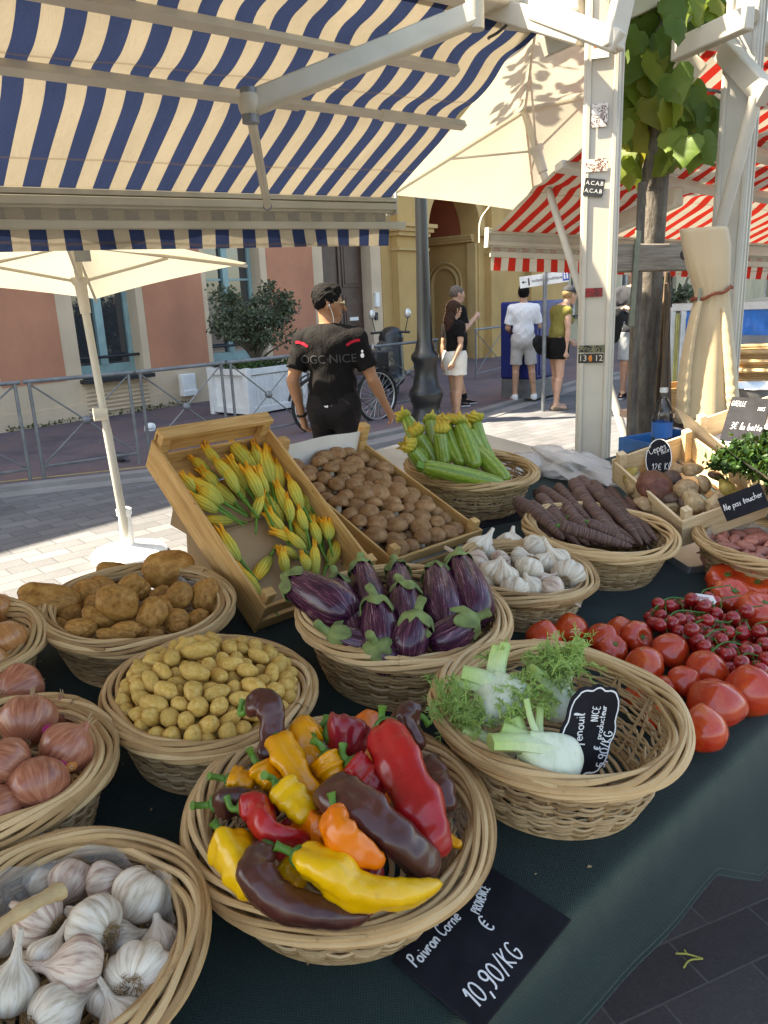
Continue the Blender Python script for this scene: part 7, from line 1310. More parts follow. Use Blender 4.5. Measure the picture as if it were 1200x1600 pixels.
# ------------------------------------------------------------------ slates with handwriting
M_SLATE = plain('black_slate', (.012, .012, .016), .6, .5, 14, .15, 60, spec=.15); M_CHALK = plain('chalk_marker', (.72, .71, .70), .8, .1, 60)
def arcp(cx, cy, rx, ry, a0, a1, n=9): return [(cx+rx*math.cos(rad(a0+(a1-a0)*i/n)), cy+ry*math.sin(rad(a0+(a1-a0)*i/n))) for i in range(n+1)]
FT = {'a': (.8, [arcp(.35, .45, .33, .45, 40, 380), [(.66, .9), (.66, .1), (.8, 0)]]), 'b': (.75, [[(.08, 1.9), (.08, .1)], arcp(.38, .45, .3, .45, 160, -160)]), 'c': (.7, [arcp(.38, .45, .34, .45, 50, 320)]), 'd': (.8, [arcp(.35, .45, .33, .45, 40, 380), [(.66, 1.9), (.66, 0)]]), 'e': (.7, [[(.06, .48), (.62, .55)]+arcp(.36, .45, .31, .46, 20, 320)]), 'f': (.6, [[(.62, 1.75), (.45, 1.95), (.3, 1.7), (.22, .5), (.1, -.7)], [(.02, .85), (.52, .9)]]), 'g': (.75, [arcp(.35, .45, .33, .45, 40, 380), [(.66, .9), (.62, -.5), (.3, -.8), (.05, -.55)]]), 'h': (.75, [[(.08, 1.9), (.08, 0)], [(.08, .5), (.3, .9), (.55, .75), (.6, 0)]]), 'i': (.35, [[(.15, .9), (.15, .1), (.28, 0)], [(.17, 1.3), (.19, 1.36)]]), 'k': (.7, [[(.08, 1.9), (.08, 0)], [(.55, .9), (.1, .4), (.6, 0)]]), 'l': (.4, [[(.05, .3), (.3, 1.5), (.18, 1.9), (.1, .3), (.3, 0)]]), 'm': (1.1, [[(.06, .9), (.06, 0)], [(.06, .6), (.3, .9), (.48, .7), (.48, 0)], [(.48, .6), (.72, .9), (.92, .7), (.95, 0)]]), 'n': (.75, [[(.08, .9), (.08, 0)], [(.08, .55), (.35, .9), (.58, .7), (.6, 0)]]), 'o': (.75, [arcp(.36, .45, .32, .45, 90, 450)]), 'p': (.75, [[(.08, .9), (.04, -.8)], arcp(.38, .45, .3, .45, 160, -160)]), 'r': (.55, [[(.08, .9), (.08, 0)], [(.08, .5), (.28, .88), (.5, .8)]]), 's': (.6, [[(.5, .8), (.3, .92), (.1, .72), (.45, .35), (.3, .02), (.04, .12)]]), 't': (.55, [[(.22, 1.6), (.18, .2), (.4, 0)], [(.0, .95), (.48, 1.0)]]), 'u': (.75, [[(.06, .9), (.1, .2), (.32, 0), (.6, .3), (.62, .9)], [(.62, .9), (.62, .1), (.74, 0)]]), 'v': (.65, [[(.04, .9), (.3, 0), (.58, .9)]]), 'y': (.7, [[(.05, .9), (.3, .1)], [(.6, .9), (.1, -.8)]]),
 'L': (.7, [[(.1, 1.9), (.08, .02), (.6, .0)]]), 'A': (.9, [[(.04, 0), (.4, 1.9), (.78, 0)], [(.18, .7), (.62, .72)]]), 'Y': (.8, [[(.04, 1.9), (.38, 1.0)], [(.72, 1.9), (.38, 1.0), (.36, 0)]]),
 'P': (.8, [[(.12, 1.9), (.05, 0)], [(.0, 1.7), (.4, 1.95), (.7, 1.6), (.5, 1.05), (.12, .95)]]), 'R': (.85, [[(.1, 1.9), (.08, 0)], [(.1, 1.85), (.6, 1.8), (.6, 1.1), (.12, 1.0), (.7, 0)]]), 'O': (1., [arcp(.45, .95, .42, .95, 90, 450)]), 'V': (.9, [[(.04, 1.9), (.4, 0), (.8, 1.9)]]), 'E': (.75, [[(.6, 1.88), (.1, 1.85), (.08, .05), (.62, .0)], [(.1, .98), (.5, 1.0)]]), 'N': (.95, [[(.08, 0), (.1, 1.9), (.72, .05), (.75, 1.95)]]), 'C': (.9, [arcp(.48, .95, .42, .95, 45, 315)]), 'K': (.9, [[(.1, 1.9), (.08, 0)], [(.72, 1.9), (.12, .85), (.75, 0)]]), 'G': (1., [arcp(.48, .95, .42, .95, 50, 330)+[(.86, .85), (.5, .85)]]), 'I': (.35, [[(.15, 1.9), (.14, 0)]]), 'S': (.8, [[(.66, 1.7), (.38, 1.92), (.1, 1.5), (.62, .6), (.35, .0), (.04, .2)]]), '€': (1., [arcp(.5, .95, .42, .9, 50, 310), [(.0, 1.15), (.62, 1.2)], [(.0, .72), (.58, .76)]]), '1': (.55, [[(.05, 1.35), (.35, 1.9), (.30, 0)]]), '0': (.95, [arcp(.42, .95, .38, .95, 90, 450)]), '2': (.85, [[(.08, 1.5), (.35, 1.9), (.65, 1.5), (.05, .05), (.75, .05)]]), '3': (.8, [[(.06, 1.75), (.4, 1.92), (.62, 1.5), (.25, 1.02), (.66, .6), (.4, .0), (.02, .2)]]), '5': (.8, [[(.66, 1.88), (.15, 1.85), (.1, 1.1), (.5, 1.15), (.66, .6), (.35, .0), (.02, .15)]]), '9': (.85, [arcp(.38, 1.4, .34, .48, 20, 380), [(.70, 1.5), (.55, .2), (.25, -.15)]]), ',': (.4, [[(.2, .15), (.05, -.5)]]), '/': (.7, [[(.02, -.2), (.6, 2.1)]]), '.': (.3, [[(.1, 0), (.12, .04)]]), "'": (.25, [[(.1, 1.9), (.06, 1.5)]])}
def hand(s, size, wd, mb, o, x, y, slant=.12, z=None):    # handwriting as raised marker strokes; o = origin, x along the line, y up, size = x height
    cx = 0; z = np.cross(x, y); rg = random.Random(s)
    for ch in s:
        if ch == ' ': cx += .6; continue
        adv, sts = FT[ch]; jy = rg.uniform(-.06, .06)
        for st in sts:
            p = np.array([(cx+a+slant*b, b+jy) for a, b in st]); p = curve(p, max(6, len(p)*4)) if len(p) > 2 else np.array([p[0], (p[0]+p[1])/2, p[1]]); p3 = np.array([o+x*a*size+y*b*size+z*.0007 for a, b in p]); mb.add(tube(p3, wd*(1+.15*math.sin(7*cx)), 6, squash=.35, hint=z))
        cx += adv+.12
    return cx*size
def slate(label, BL, BR, TL, th=.004, lines=(), poly=None, border=None, frame_=None, cat='price board', name='price_board'):
    BL, BR, TL = map(np.asarray, (BL, BR, TL)); x = unit(BR-BL); y = TL-BL; y = unit(y-x*(x@y)); z = np.cross(x, y); w = np.linalg.norm(BR-BL); h = np.linalg.norm(TL-BL)
    t = thing(name, label, cat, BL); R = np.array([x, y, z]).T
    pg = poly(w, h) if poly else [(0, 0), (w, 0), (w, h), (0, h)]; mesh1('slate', prism(pg, th, R, -z*th), M_SLATE, t, bevel=.001, angle=30)
    m = MB()
    if border:
        c = np.array([w/2, h/2]); P_ = [x*a+y*b+z*.0006 for a, b in [c+(np.array(q)-c)*border for q in pg+[pg[0]]]]; m.add(tube(curve(P_, len(P_)*3) if poly is None else P_, .0013, 5, squash=.35, hint=z))
    for (s, u, v, sz, wd, *ang) in lines:
        a = rad(ang[0]) if ang else 0; xx = x*math.cos(a)+y*math.sin(a); yy = y*math.cos(a)-x*math.sin(a); hand(s, sz*h, wd, m, x*u*w+y*v*h, xx, yy)
    m.build('chalk_lettering', M_CHALK, t); return t
slate('black slate priced 10,90 euros a kilo lying under the pepper basket', T(750, 1612, .006), T(893, 1436, .006), T(603, 1510, .006), lines=(('10,90/KG', .10, .13, .105, .0014), ('€', .56, .50, .10, .0012), ('PROVENCE', .62, .70, .048, .0010, 18), ('Poivron Corne', .06, .78, .072, .0012, 2)))
def ornate(w, h):
    pts = []; rg = 0
    for (ax, ay, bx, by) in ((.06, .10, .94, .10), (.94, .10, .94, .90), (.94, .90, .06, .90), (.06, .90, .06, .10)):
        for i in range(14):
            t = i/14; x = ax+(bx-ax)*t; y = ay+(by-ay)*t; b = .05*math.sin(math.pi*t)**2+.035*abs(math.sin(3*math.pi*t))-.03*(t < .02); nx, ny = (by-ay), -(bx-ax); L = math.hypot(nx, ny); pts.append(((x+nx/L*b)*w, (y+ny/L*b*1.3)*h))
    return pts
slate('curvy edged slate with fenouil price stuck among the fennel', T(946, 1212, .075), T(972, 1078, .205)+D1*.012, T(868, 1194, .12), lines=(('fenouil', .36, .60, .095, .0011, 8), ('NICE', .62, .40, .068, .0009, 4), ('producteur', .42, .26, .062, .0008, 4), ('€', .30, .24, .062, .0010), ('5,90/KG', .10, .07, .085, .0011)), poly=ornate, border=.93)
slate('small slate reading Ne pas toucher standing behind the shallots', P(1136, 815, 1.98), P(1203, 791, 1.99), P(1113, 783, 2.0), lines=(('Ne pas toucher', .05, .42, .135, .0009, 2),), name='notice_board')
def oval(w, h): return [(w/2+w/2*math.cos(a), h/2+h/2*math.sin(a)) for a in np.linspace(0, 2*math.pi, 40, endpoint=False)]
slate('oval black slate priced 12 euros standing in the ceps', P(1006, 748, 2.32), P(1048, 750, 2.32), P(1002, 684, 2.36), lines=(('Cepes', .16, .58, .10, .0008, 25), ('Nice', .62, .60, .06, .0006, 30), ('12€ KG', .28, .20, .085, .0009, 8)), poly=oval, border=.95)
slate('large slate reading Oseille 3 euros la botte leaning over the herbs', P(1124, 688, 2.36), P(1186, 694, 2.31), P(1086, 640, 2.44), lines=(('OSEILLE', .05, .80, .055, .0006), ('PAYS', .74, .72, .04, .0005), ('3€ la botte', .18, .28, .08, .0007)))
slate('slate lying half hidden under the courgette basket', T(690, 838, .006), T(862, 800, .006), T(668, 792, .006), lines=(('13,50', .08, .12, .10, .0010),))
# ================================================================== PEOPLE
def skin(name, c): n = NT(name); cc = mulv(n, lin(c), n.noise(14, 4, n.co()), .14); return n.done(n.bsdf(cc, .5, n.bump(n.noise(90, 3, n.co()), .1, .002), .4, sss=.12))
def fabric(name, c, var=.2, bump=.4): n = NT(name); cc = mulv(n, lin(c), n.noise(7, 5, n.co()), var); return n.done(n.bsdf(cc, .85, n.bump(n.n('Math', {0: n.noise(9, 4, n.co('Object', (1, 1, .6)), .6, 1.), 1: n.math('MULTIPLY', n.noise(220, 2, n.co()), .06)}, operation='ADD').outputs[0], bump, .03), .2))
def mix3(a, b, t): return np.asarray(a, float)*(1-t)+np.asarray(b, float)*t
def human(label, base, yaw, H, h, pose, head, skin_m, hair, top, legs, shoes, cap=None, female=False, hands=(.5, .5)):
    """joints in metres for a 1.75 m person facing +y, right hand at +x; returns the root and joints"""
    J = dict(neck=(0, -.01, 1.47), head=(0, .015, 1.635), sL=(-.18, -.01, 1.415), sR=(.18, -.01, 1.415), eL=(-.235, -.03, 1.13), eR=(.235, -.03, 1.13), wL=(-.25, .03, .89), wR=(.25, .03, .89), hL=(-.088, 0, .93), hR=(.088, 0, .93), kL=(-.10, .015, .50), kR=(.10, .015, .50), aL=(-.105, -.025, .085), aR=(.105, -.025, .085), lean=(0, 0, 0))
    if female: J.update(sL=(-.155, -.01, 1.40), sR=(.155, -.01, 1.40))
    J.update(pose); J = {k: np.array(v, float) for k, v in J.items()}; ln = J['lean']
    up = lambda p: np.asarray(p, float)+ln*max(0, (np.asarray(p, float)[2]-.95)/.6)
    k_ = H/1.75; t = thing('person', label, 'person', base, yaw); t.scale = (k_,)*3
    hy, hp = head; Rh = rotz(hy)@rotx(hp); hc = up(J['head']); hd = lambda p: hc+Rh@np.asarray(p, float)
    fw = .88 if female else 1.; neck = up(J['neck'])
    def torso(S, e=0., low=.93, k=.05):
        S.cap(up((-.085*fw, .0, 1.31)), up((.085*fw, 0, 1.31)), .112*fw+e, .112*fw+e, (1, 1.12, 1), k).cap(up((-.06, 0, 1.10)), up((.06, 0, 1.10)), .095*fw+e, .095*fw+e, (1, 1.05, 1), k).cap(up((0, 0, 1.0)), up((0, 0, 1.36)), .112+e, .12*fw+e, (1, 1.05, 1), k)
        S.cap(up((-.10*fw, -.012, 1.385)), up((.10*fw, -.012, 1.385)), .075+e, .075+e, k=k)
        for s, n in ((-1, 'sL'), (1, 'sR')): S.cap(neck+[s*.035, -.01, -.015], up(J[n]), .045+e, .056+e, k=.05)
        if female:
            for s in (-1, 1): S.cap(up((s*.075, .085, 1.27)), up((s*.078, .11, 1.265)), .058+e, .045+e, k=.03)
    def pelvis(S, e=0., k=.05):
        S.cap((-.075, 0, .95), (.075, 0, .95), .105+e, .105+e, (1, 1.05, 1), k)
        for s in (-1, 1): S.cap((s*.07, -.05, .90), (s*.075, -.045, .88), .082+e, .08+e, k=k)
    lo = np.min([J[n] for n in J if n != 'lean'], axis=0)-.22; hi = np.max([up(J[n]) for n in J if n != 'lean'], axis=0)+.25; lo[2] = -.01; lo[1] -= .05; hi[1] += .12
    S = SDF(lo, hi, h); torso(S); pelvis(S)
    for n in 'LR':
        s = -1 if n == 'L' else 1; sh, el, wr, hp_, kn, an = up(J['s'+n]), up(J['e'+n]), up(J['w'+n]), J['h'+n], J['k'+n], J['a'+n]
        S.cap(sh, el, .054*fw, .040*fw, k=.03).cap(mix3(sh, el, .35), mix3(sh, el, .7), .050*fw, .046*fw, k=.02).cap(el, wr, .040*fw, .026*fw, k=.012).cap(mix3(el, wr, .12), mix3(el, wr, .45), .043*fw, .037*fw, k=.015)
        S.cap(hp_, kn, .088, .056, k=.03).cap(kn, an, .053, .037, k=.015).cap(mix3(kn, an, .18)+[0, -.018, 0], mix3(kn, an, .5)+[0, -.014, 0], .052, .042, k=.02); S.cap(an, an+[0, .02, -.03], .04, .04, k=.02).cap(an+[0, -.03, -.04], an+[s*.015, .15, -.058], .036, .028, k=.02)
        # hand: palm, four unequal bent fingers and a thumb from the side of the palm
        d = unit(wr-el); pn = np.array([-s, .25, 0.]) if abs(d[2]) > .5 else np.array([0, 0, -1.]); pn = unit(pn-d*(pn@d)); sd = np.cross(d, pn)*s; sd = sd if sd[1] > 0 or abs(d[2]) < .5 else -sd; cu = hands[0 if n == 'L' else 1]
        S.cap(wr+d*.02, wr+d*.075, .024, .027, k=.012); S.cap(wr+d*.05+sd*.022, wr+d*.085+sd*.026, .014, .013, k=.01).cap(wr+d*.05-sd*.02, wr+d*.08-sd*.026, .014, .012, k=.01)
        for i, ln_ in enumerate((.070, .080, .074, .058)):
            b = wr+d*(.092-.004*abs(i-1.3))+sd*(.030-.0195*i); d1 = unit(d+pn*cu*.7); d2 = unit(d+pn*cu*2.2); m1 = b+d1*ln_*.5; S.cap(b, m1, .0095, .0088, k=.005).cap(m1, m1+d2*ln_*.5, .0088, .0072, k=.003)
        tb_ = wr+d*.04+sd*.028; td = unit(d*.7+sd*.6+pn*.35); S.cap(tb_, tb_+td*.035, .0125, .0105, k=.008).cap(tb_+td*.035, tb_+td*.035+unit(td+d*.6)*.03, .0105, .008, k=.004)
    S.cap(neck+[0, 0, -.04], hd((0, -.02, -.05)), .060*fw, .054*fw, k=.03)
    S.cap(hd((0, -.022, .035)), hd((0, .015, .02)), .092, .085, (1.16, 1, 1), .02).cap(hd((0, .03, -.02)), hd((0, .05, -.085)), .070, .042, (1.12, 1, 1), .03).cap(hd((0, .095, .0)), hd((0, .112, -.03)), .010, .015, k=.012).cap(hd((-.028, .088, -.068)), hd((.028, .088, -.068)), .008, .008, k=.008).cap(hd((-.045, .07, .02)), hd((.045, .07, .02)), .014, .014, k=.012)
    for s in (-1, 1): S.cap(hd((s*.078, -.012, .012)), hd((s*.082, -.014, -.025)), .014, .010, (1, .7, 1), .006); S.cap(hd((s*.034, .086, .005)), hd((s*.034, .09, .005)), .010, .010, k=.004)
    mesh1('body', S.mesh(), skin_m, t, angle=180)
    # clothes: surfaces grown a little larger than the body and cut at their hems
    def sleeve(S, e, f):
        for n in 'LR':
            sh, el, wr = up(J['s'+n]), up(J['e'+n]), up(J['w'+n])
            if f <= 1: en = mix3(sh, el, f); S.cap(sh, mix3(sh, el, f+.15), .057*fw+e, .053*fw+e*1.6, k=.03, clip=[(en, el-sh)])
            else: S.cap(sh, el, .056*fw+e, .044+e, k=.03).cap(el, wr, .044+e, .033+e, k=.02, clip=[(mix3(el, wr, .96), wr-el)])
    S = SDF(lo, hi, h); torso(S, .014, k=.06); S.cap((-.07, 0, top['hem']+.02), (.07, 0, top['hem']+.02), .108+.012, .108+.012, (1, 1.02, 1), .08) if not top.get('tight') else None
    sleeve(S, .012, top['sleeve']) if top['sleeve'] > 0 else None
    S.ripple(.0022, 26, hash(label) % 7 if False else len(label)); S.clip((0, 0, top['hem']), (top.get('slant', 0), 0, -1)).clip(neck+[0, .03, top.get('collar', .012)], (0, .35, 1)); mesh1(top.get('name', 'shirt'), S.mesh(), top['mat'], t, angle=50)
    S = SDF(lo, hi, h); wz = legs.get('waist', 1.04)
    pelvis(S, .014, .06); S.cap((-.06, 0, 1.03), (.06, 0, 1.03), .104, .104, (1, 1.03, 1), .05)
    if legs['kind'] == 'skirt': S.cap((-.07, 0, .95), (-.08, 0, legs['z']-.1), .115, .14, (1, 1.02, 1), .1).cap((.07, 0, .95), (.08, 0, legs['z']-.1), .115, .14, (1, 1.02, 1), .1); S.clip((0, 0, legs['z']), (0, 0, -1))
    else:
        for n in 'LR':
            a, b, c = J['h'+n], J['k'+n], J['a'+n]
            if legs['kind'] == 'shorts': e = mix3(a, b, legs['f']); S.cap(a, mix3(a, b, legs['f']+.25), .098, .092, k=.035, clip=[(e, b-a)])
            else: S.cap(a, b, .098, .072, k=.03).cap(b, c, .072, .062, k=.03, clip=[(c+[0, 0, -.03], c-b)])
    S.ripple(.002, 24, 3).clip((0, 0, wz), (0, 0, 1)); mesh1({'skirt': 'skirt', 'shorts': 'shorts'}.get(legs['kind'], 'trousers'), S.mesh(), legs['mat'], t, angle=50)
    for n in 'LR':
        s = -1 if n == 'L' else 1; an = J['a'+n]; S = SDF(an+[-.09, -.13, -.10], an+[.09, .25, .10], .006); q = an+[0, -.035, -.045]; S.cap(q, an+[s*.018, .165, -.058], .046, .038, (1, 1, 1), .02).cap(an+[0, -.01, 0], an+[0, .01, -.04], .046, .05, k=.03).clip(an+[0, 0, -.083], (0, 0, -1)).clip(an+[0, 0, shoes.get('top', .0)], (0, .25, 1)); sh_ = mesh1('shoe', S.mesh(), shoes['mat'], t, angle=60)
        if shoes.get('sole'): 
            S = SDF(an+[-.09, -.13, -.10], an+[.09, .25, .02], .006); S.cap(q, an+[s*.018, .168, -.058], .050, .042, k=.02).clip(an+[0, 0, -.085], (0, 0, -1)).clip(an+[0, 0, -.062], (0, 0, 1)); mesh1('sole', S.mesh(), shoes['sole'], sh_, angle=60)
        if shoes.get('sock'): S = SDF(an+[-.09, -.1, -.06], an+[.09, .1, .14], .006); S.cap(an, mix3(an, J['k'+n], .25), .043, .045, k=.01, clip=[(mix3(an, J['k'+n], .22), J['k'+n]-an)]); mesh1('sock', S.mesh(), shoes['sock'], t, angle=60)
    if hair:
        S = SDF(hc-[.2, .25, .75], hc+[.2, .2, .2], .006); e = hair.get('e', .010)
        S.cap(hd((0, -.026, .038)), hd((0, .012, .028)), .092+e, .084+e, (1.14, 1, 1), .02)
        if hair.get('top'): S.cap(hd((0, .03, .098)), hd((0, -.05, .085)), .045, .05, (.8, 1, 1), .03)
        if hair.get('long'):
            L = hair['long']; S.cap(hd((0, -.06, .02)), hd((.0, -.10, -.16)), .085, .085, (.95, 1.3, 1), .04).cap(hd((0, -.10, -.14)), hd((0, -.115, -L)), .088, .05, (.85, 1.7, 1), .04); S.ripple(.003, 60, 1)
        S.ripple(hair.get('rough', .0018), 62, 2).ripple(hair.get('rough', .0018)*.8, 150, 5)
        if not hair.get('full'): S.clip(hd((0, .058, .03)), Rh@np.array([0, 1., -.62])); S.clip(hd((0, -.02, hair.get('low', -.05))), Rh@np.array([0, .45, -1.])) if not hair.get('long') else None
        mesh1('hair', S.mesh(), hair['mat'], t, angle=180)
    if cap is not None:
        S = SDF(hc-.22, hc+.28, .006); S.cap(hd((0, -.022, .045)), hd((0, .02, .042)), .103, .098, (1.12, 1, 1), .02).clip(hd((0, 0, .045)), Rh@np.array([0, -.15, -1.])); S.cap(hd((0, .10, .048)), hd((0, .165, .034)), .055, .05, (.85, 1, 4.5), .012); cp_m = mesh1('cap', S.mesh(), cap, t, angle=60)
    return t, J, hd, Rh, up
SK1 = skin('tanned_skin', (.33, .16, .085)); SK2 = skin('light_skin', (.50, .29, .20)); SK3 = skin('warm_skin', (.44, .25, .16))
F_BLK = fabric('black_jersey', (.006, .005, .005), .3, .6); F_DRK = fabric('dark_track_trousers', (.012, .010, .010), .3, .6); F_WHT = fabric('white_cotton', (.72, .72, .74), .08); F_GRY = fabric('pale_grey_cotton', (.42, .40, .38), .12); F_CRM = fabric('off_white_cotton', (.66, .60, .52), .1); F_OLV = fabric('olive_knit', (.20, .17, .045), .2); F_CHR = fabric('charcoal_sweat', (.035, .036, .042), .25); F_BGY = fabric('blue_grey_cotton', (.34, .36, .37), .15); F_RED = fabric('red_band', (.42, .015, .035), .1); F_BAG = fabric('black_leather', (.012, .012, .013), .3)
H_BLK = fabric('black_hair', (.005, .004, .0035), .4, .6); H_BRN = fabric('dark_brown_hair', (.045, .022, .014), .4, .6); H_GRY = fabric('greying_hair', (.14, .11, .09), .3, .5); H_BLD = fabric('blond_hair', (.30, .20, .10), .3, .5)
SH_W = fabric('white_trainer', (.68, .68, .68), .1); SH_K = fabric('black_trainer', (.015, .015, .016), .2); SH_T = fabric('taupe_sandal', (.20, .15, .11), .2)
# man in black
b1_ = np.append(P(520, 600, 5.3)[:2], 0)
m1, J1, hd1, Rh1, up1 = human('man in black football shirt with red shoulder bands walking away behind the crates', b1_, -.16, 1.70, .0065, dict(eL=(-.275, -.05, 1.13), wL=(-.245, .03, .87), eR=(.285, .0, 1.12), wR=(.36, .13, .90), hL=(-.088, 0, .93), kL=(-.10, .11, .52), aL=(-.10, .02, .10), kR=(.10, -.03, .50), aR=(.11, -.22, .12), sL=(-.185, -.01, 1.405), sR=(.185, -.01, 1.405)), (-1.25, -.05), SK1, dict(mat=H_BLK, e=.005, top=True, low=-.012, rough=.0022), dict(mat=F_BLK, hem=.90, sleeve=.72, collar=.022), dict(kind='trousers', mat=F_DRK), dict(mat=SH_K, sole=SH_W), hands=(.9, .75))
shirt1 = [c for c in m1.children if c.name.startswith('shirt')][0]
def on_mesh(o, fr, to, off):   # flat outline wrapped on a garment's surface by casting rays along one direction
    me = o.data; bv = BVHTree.FromPolygons([v.co[:] for v in me.vertices], [p.vertices[:] for p in me.polygons]); d = Vector(unit(np.asarray(to)-np.asarray(fr)))
    def f(p):
        h = bv.ray_cast(Vector(p), d); return np.array(h[0])-np.array(d)*off if h[0] is not None else None
    return f
pr_ = on_mesh(shirt1, (0, -1, 0), (0, 0, 0), .003)
def wrap_text(s, size, mat, cx, cz, name):
    o = text(s, size, mat, name, m1, Matrix.Identity(4), ext=0.0)
    for v in o.data.vertices:
        q = pr_((cx+v.co.x, -1., cz+v.co.y)); v.co = Vector(q) if q is not None else Vector((cx+v.co.x, -.13, cz+v.co.y))
    o.parent = shirt1; return o
M_PRT = plain('dark_grey_print', (.045, .045, .048), .5, .1); wrap_text('OGC NICE', .082, M_PRT, .0, 1.275, 'shirt_lettering')
def strip(poly, mat, name, n=26, w=.012):
    V = []; F = []
    for i in range(n+1):
        p = curve(poly, n+1)[i]; tdir = unit(curve(poly, n+1)[min(i+1, n)]-curve(poly, n+1)[max(i-1, 0)]); nz = np.array([-tdir[2], 0, tdir[0]])
        for s in (-1, 0, 1):
            q = pr_((p[0]+nz[0]*s*w, -1., p[2]+nz[2]*s*w)); V.append(q if q is not None else (V[-3] if len(V) >= 3 else (p[0], -.1, p[2])))
    for i in range(n):
        for s in range(2): F.append((3*i+s, 3*i+s+1, 3*i+s+4, 3*i+s+3))
    return mesh1(name, (np.array(V), F), mat, shirt1, angle=180)
for s in (-1, 1): strip([(s*.135, 0, 1.365), (s*.17, 0, 1.385), (s*.205, 0, 1.395), (s*.225, 0, 1.395)], F_RED, 'shoulder_band', w=.009)
strip([(-.115, 0, .915), (-.05, 0, .912), (.05, 0, .912), (.115, 0, .915)], F_RED, 'hem_band', w=.006)
rgp = random.Random(4); m = MB()
for k in range(26):
    x = -.105+.125*rgp.random(); z_ = .938+.022*rgp.random(); q = pr_((x, -1., z_))
    if q is not None: m.add(ball(q, (.006, .0015, .004+.004*rgp.random()), 8, 5))
m.build('hem_print', F_WHT, shirt1)
q = pr_((.235, -1., 1.30)); 
if q is not None: m = MB().add(ball(q+[0, 0, .02], (.008, .002, .010), 8, 6)).add(ball(q+[0, 0, -.008], (.013, .002, .016), 8, 6)); m.build('sleeve_badge', F_WHT, shirt1)
gl_ = MB(); ax = lambda p: hd1(p)
for s in (-1, 1): gl_.add(tube([ax((s*.083, -.02, .012)), ax((s*.080, .06, .016)), ax((s*.058, .104, .014))], .0028, 6)).add(tube([ax((s*.034+.024*math.cos(a), .108-.010*abs(math.cos(a))*(1 if math.cos(a)*s > 0 else .2), .008+.019*math.sin(a))) for a in np.linspace(0, 2*math.pi, 18)], .0028, 6))
gl_.add(tube([ax((-.012, .112, .012)), ax((.012, .112, .012))], .0025, 6)); gz_ = gl_.build('sunglasses', plain('gold_metal', (.6, .5, .3), .25, .1, 8, 0, 60, .9), m1)
m = MB()
for s in (-1, 1): v, f = ball((0, 0, 0), (.022, .003, .018), 14, 8); m.add((np.array([ax(p+np.array([s*.034, .107, .008])) for p in v]), f))
m.build('lens', M_PANE, gz_)
m = MB().add(ball(ax((.088, -.008, -.004)), .009, 10, 8)).add(tube(curve([ax((.088, -.004, -.008)), ax((.083, .02, -.07)), ax((.06, .03, -.15)), ax((.05, .06, -.24))], 12), .0022, 5)); m.build('earphone', M_WHITE, m1)
wl = up1(J1['wL']); dl = unit(wl-up1(J1['eL'])); wb_ = mesh1('wristwatch', ring((0, 0, 0), .031, .009, 24, 8, frame(dl)), SH_K, m1, loc=wl-dl*.012)
# couple by the lamp post
g2_ = G(712, 658); g2_[2] = .0
human('woman with long dark hair in white skirt beside the lamp post', g2_, -.95, 1.55, .009, dict(eL=(-.20, -.05, 1.12), wL=(-.13, -.13, .90), eR=(.20, -.06, 1.12), wR=(.16, -.16, .92), kL=(-.09, .05, .50), aL=(-.09, .06, .085), kR=(.09, -.01, .50), aR=(.09, -.05, .085)), (-.1, .0), SK3, dict(mat=H_BRN, e=.012, long=.46, low=-.3), dict(mat=F_BLK, hem=1.02, sleeve=.55, tight=True, name='top'), dict(kind='skirt', mat=F_CRM, z=.70, waist=1.05), dict(mat=SH_W, sole=SH_W), female=True)
g3_ = G(716, 640)+[0, 0, .05]
human('bald man in black clothes lifting his hand behind the dark haired woman', g3_, -1.25, 1.70, .009, dict(eR=(.24, .02, 1.15), wR=(.12, .24, 1.30), eL=(-.24, .0, 1.14), wL=(-.16, .22, 1.22), kR=(.10, -.02, .5), aR=(.10, -.06, .085), kL=(-.10, .06, .5), aL=(-.10, .16, .085)), (.05, .0), SK2, dict(mat=H_GRY, e=.004, low=-.03), dict(mat=F_BLK, hem=.92, sleeve=.75), dict(kind='shorts', mat=F_BLK, f=.85), dict(mat=SH_K, sole=SH_W, sock=SH_K))
g4_ = G(817, 629)+[0, 0, .045]
human('man in white t-shirt and pale shorts seen from behind at the blue cabinet', g4_, -.06, 1.67, .009, dict(eR=(.25, .05, 1.14), wR=(.22, .27, 1.12), eL=(-.24, .02, 1.13), wL=(-.18, .22, 1.06), kL=(-.115, .01, .5), aL=(-.13, -.03, .085), kR=(.13, .0, .5), aR=(.17, -.03, .085)), (.0, .12), SK3, dict(mat=H_BLK, e=.008, top=True, low=-.03), dict(mat=F_WHT, hem=.86, sleeve=.80), dict(kind='shorts', mat=F_GRY, f=.86), dict(mat=SH_W, sole=SH_W))
g5_ = G(868, 640)
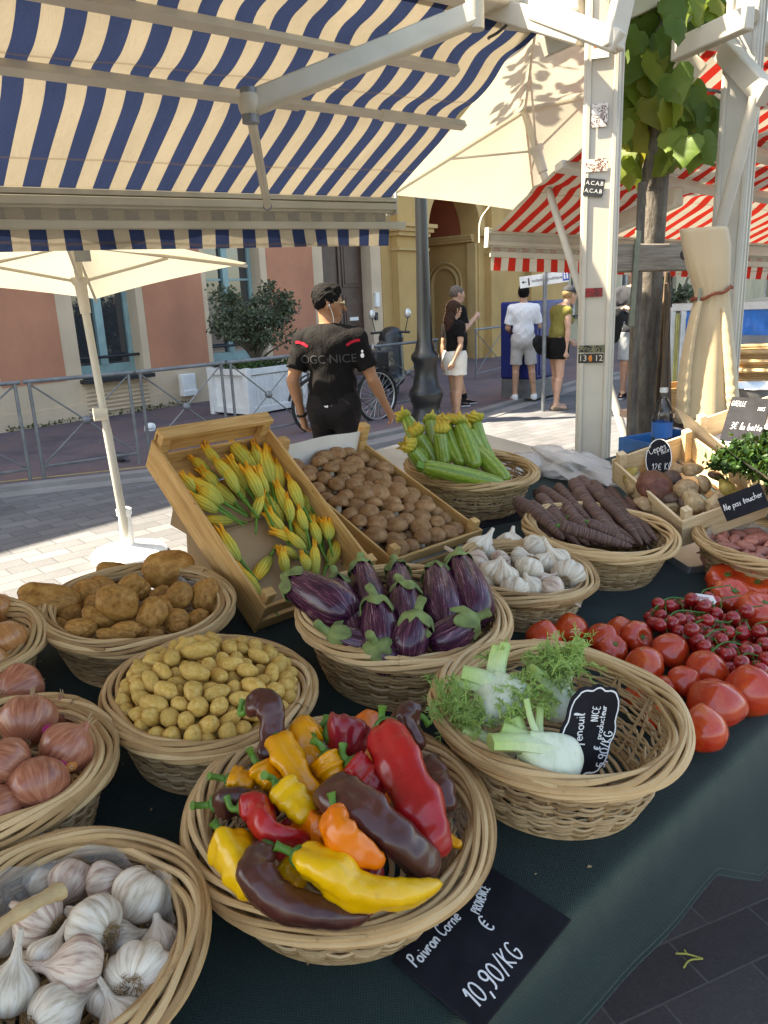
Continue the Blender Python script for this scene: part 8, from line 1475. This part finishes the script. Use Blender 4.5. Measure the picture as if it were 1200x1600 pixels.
m5, J5, hd5, Rh5, up5 = human('woman in dark cap and olive top leaning forward beside the white post', g5_, -1.2, 1.70, .009, dict(lean=(0, .10, 0), head=(0, .10, 1.60), eR=(.20, .02, 1.12), wR=(.20, .02, .86), eL=(-.18, .10, 1.12), wL=(-.14, .30, .98), kL=(-.08, .05, .5), aL=(-.09, .07, .085), kR=(.09, .0, .5), aR=(.09, -.06, .085)), (.1, -.1), SK2, dict(mat=H_BLD, e=.004, low=-.02), dict(mat=F_OLV, hem=1.0, sleeve=0, tight=True, name='sleeveless_top', collar=-.02), dict(kind='skirt', mat=F_BLK, z=.74, waist=1.04), dict(mat=SH_T, sole=SH_T, top=-.03), cap=F_CHR, female=True, hands=(.3, .8))
bgp = np.array([0, 0, 0.]); S = SDF((-.25, -.25, -.25), (.25, .25, .25), .008); S.cap((-.04, -.13, -.02), (.02, .13, -.06), .10, .12, (1.6, 1, 1), .05).cap((0, -.12, -.1), (0, .12, -.1), .09, .09, (1.5, 1, 1), .05); S.ripple(.004, 26, 2); bgv, bgf = S.mesh(); tag(mesh1('shoulder_bag', (bgv, bgf), F_BAG, loc=P(851, 532, 11.35), rot=rotz(-.7)), 'black shoulder bag hanging behind the woman in olive', 'bag')
g6_ = G(985, 624)+[0, 0, .0]
m6, J6, hd6, Rh6, up6 = human('man in dark cap and charcoal sweater half hidden by the tree trunk', g6_, 2.75, 1.95, .009, dict(eR=(.25, .0, 1.15), wR=(.13, .18, 1.20), eL=(-.25, -.02, 1.13), wL=(-.26, .06, .88), kL=(-.10, .06, .5), aL=(-.10, .08, .085), kR=(.10, -.01, .5), aR=(.11, -.10, .085)), (-.75, .0), SK2, dict(mat=H_GRY, e=.004, low=-.05), dict(mat=F_CHR, hem=.90, sleeve=1.5), dict(kind='shorts', mat=F_BGY, f=.92), dict(mat=SH_K, sole=SH_W), cap=F_CHR)
S = SDF((-.2, -.2, -.3), (.2, .2, .3), .008); S.cap((0, -.05, .12), (0, .05, -.14), .11, .12, (1, 1.5, 1), .05).cap((.0, .0, .1), (.03, .1, .26), .025, .02, k=.02); S.ripple(.003, 26, 1); v, f = S.mesh(); tag(mesh1('shoulder_bag', (v, f), F_BAG, loc=P(961, 508, 11.55), rot=rotz(.3)), 'black bag on the shoulder of the man in the charcoal sweater', 'bag')
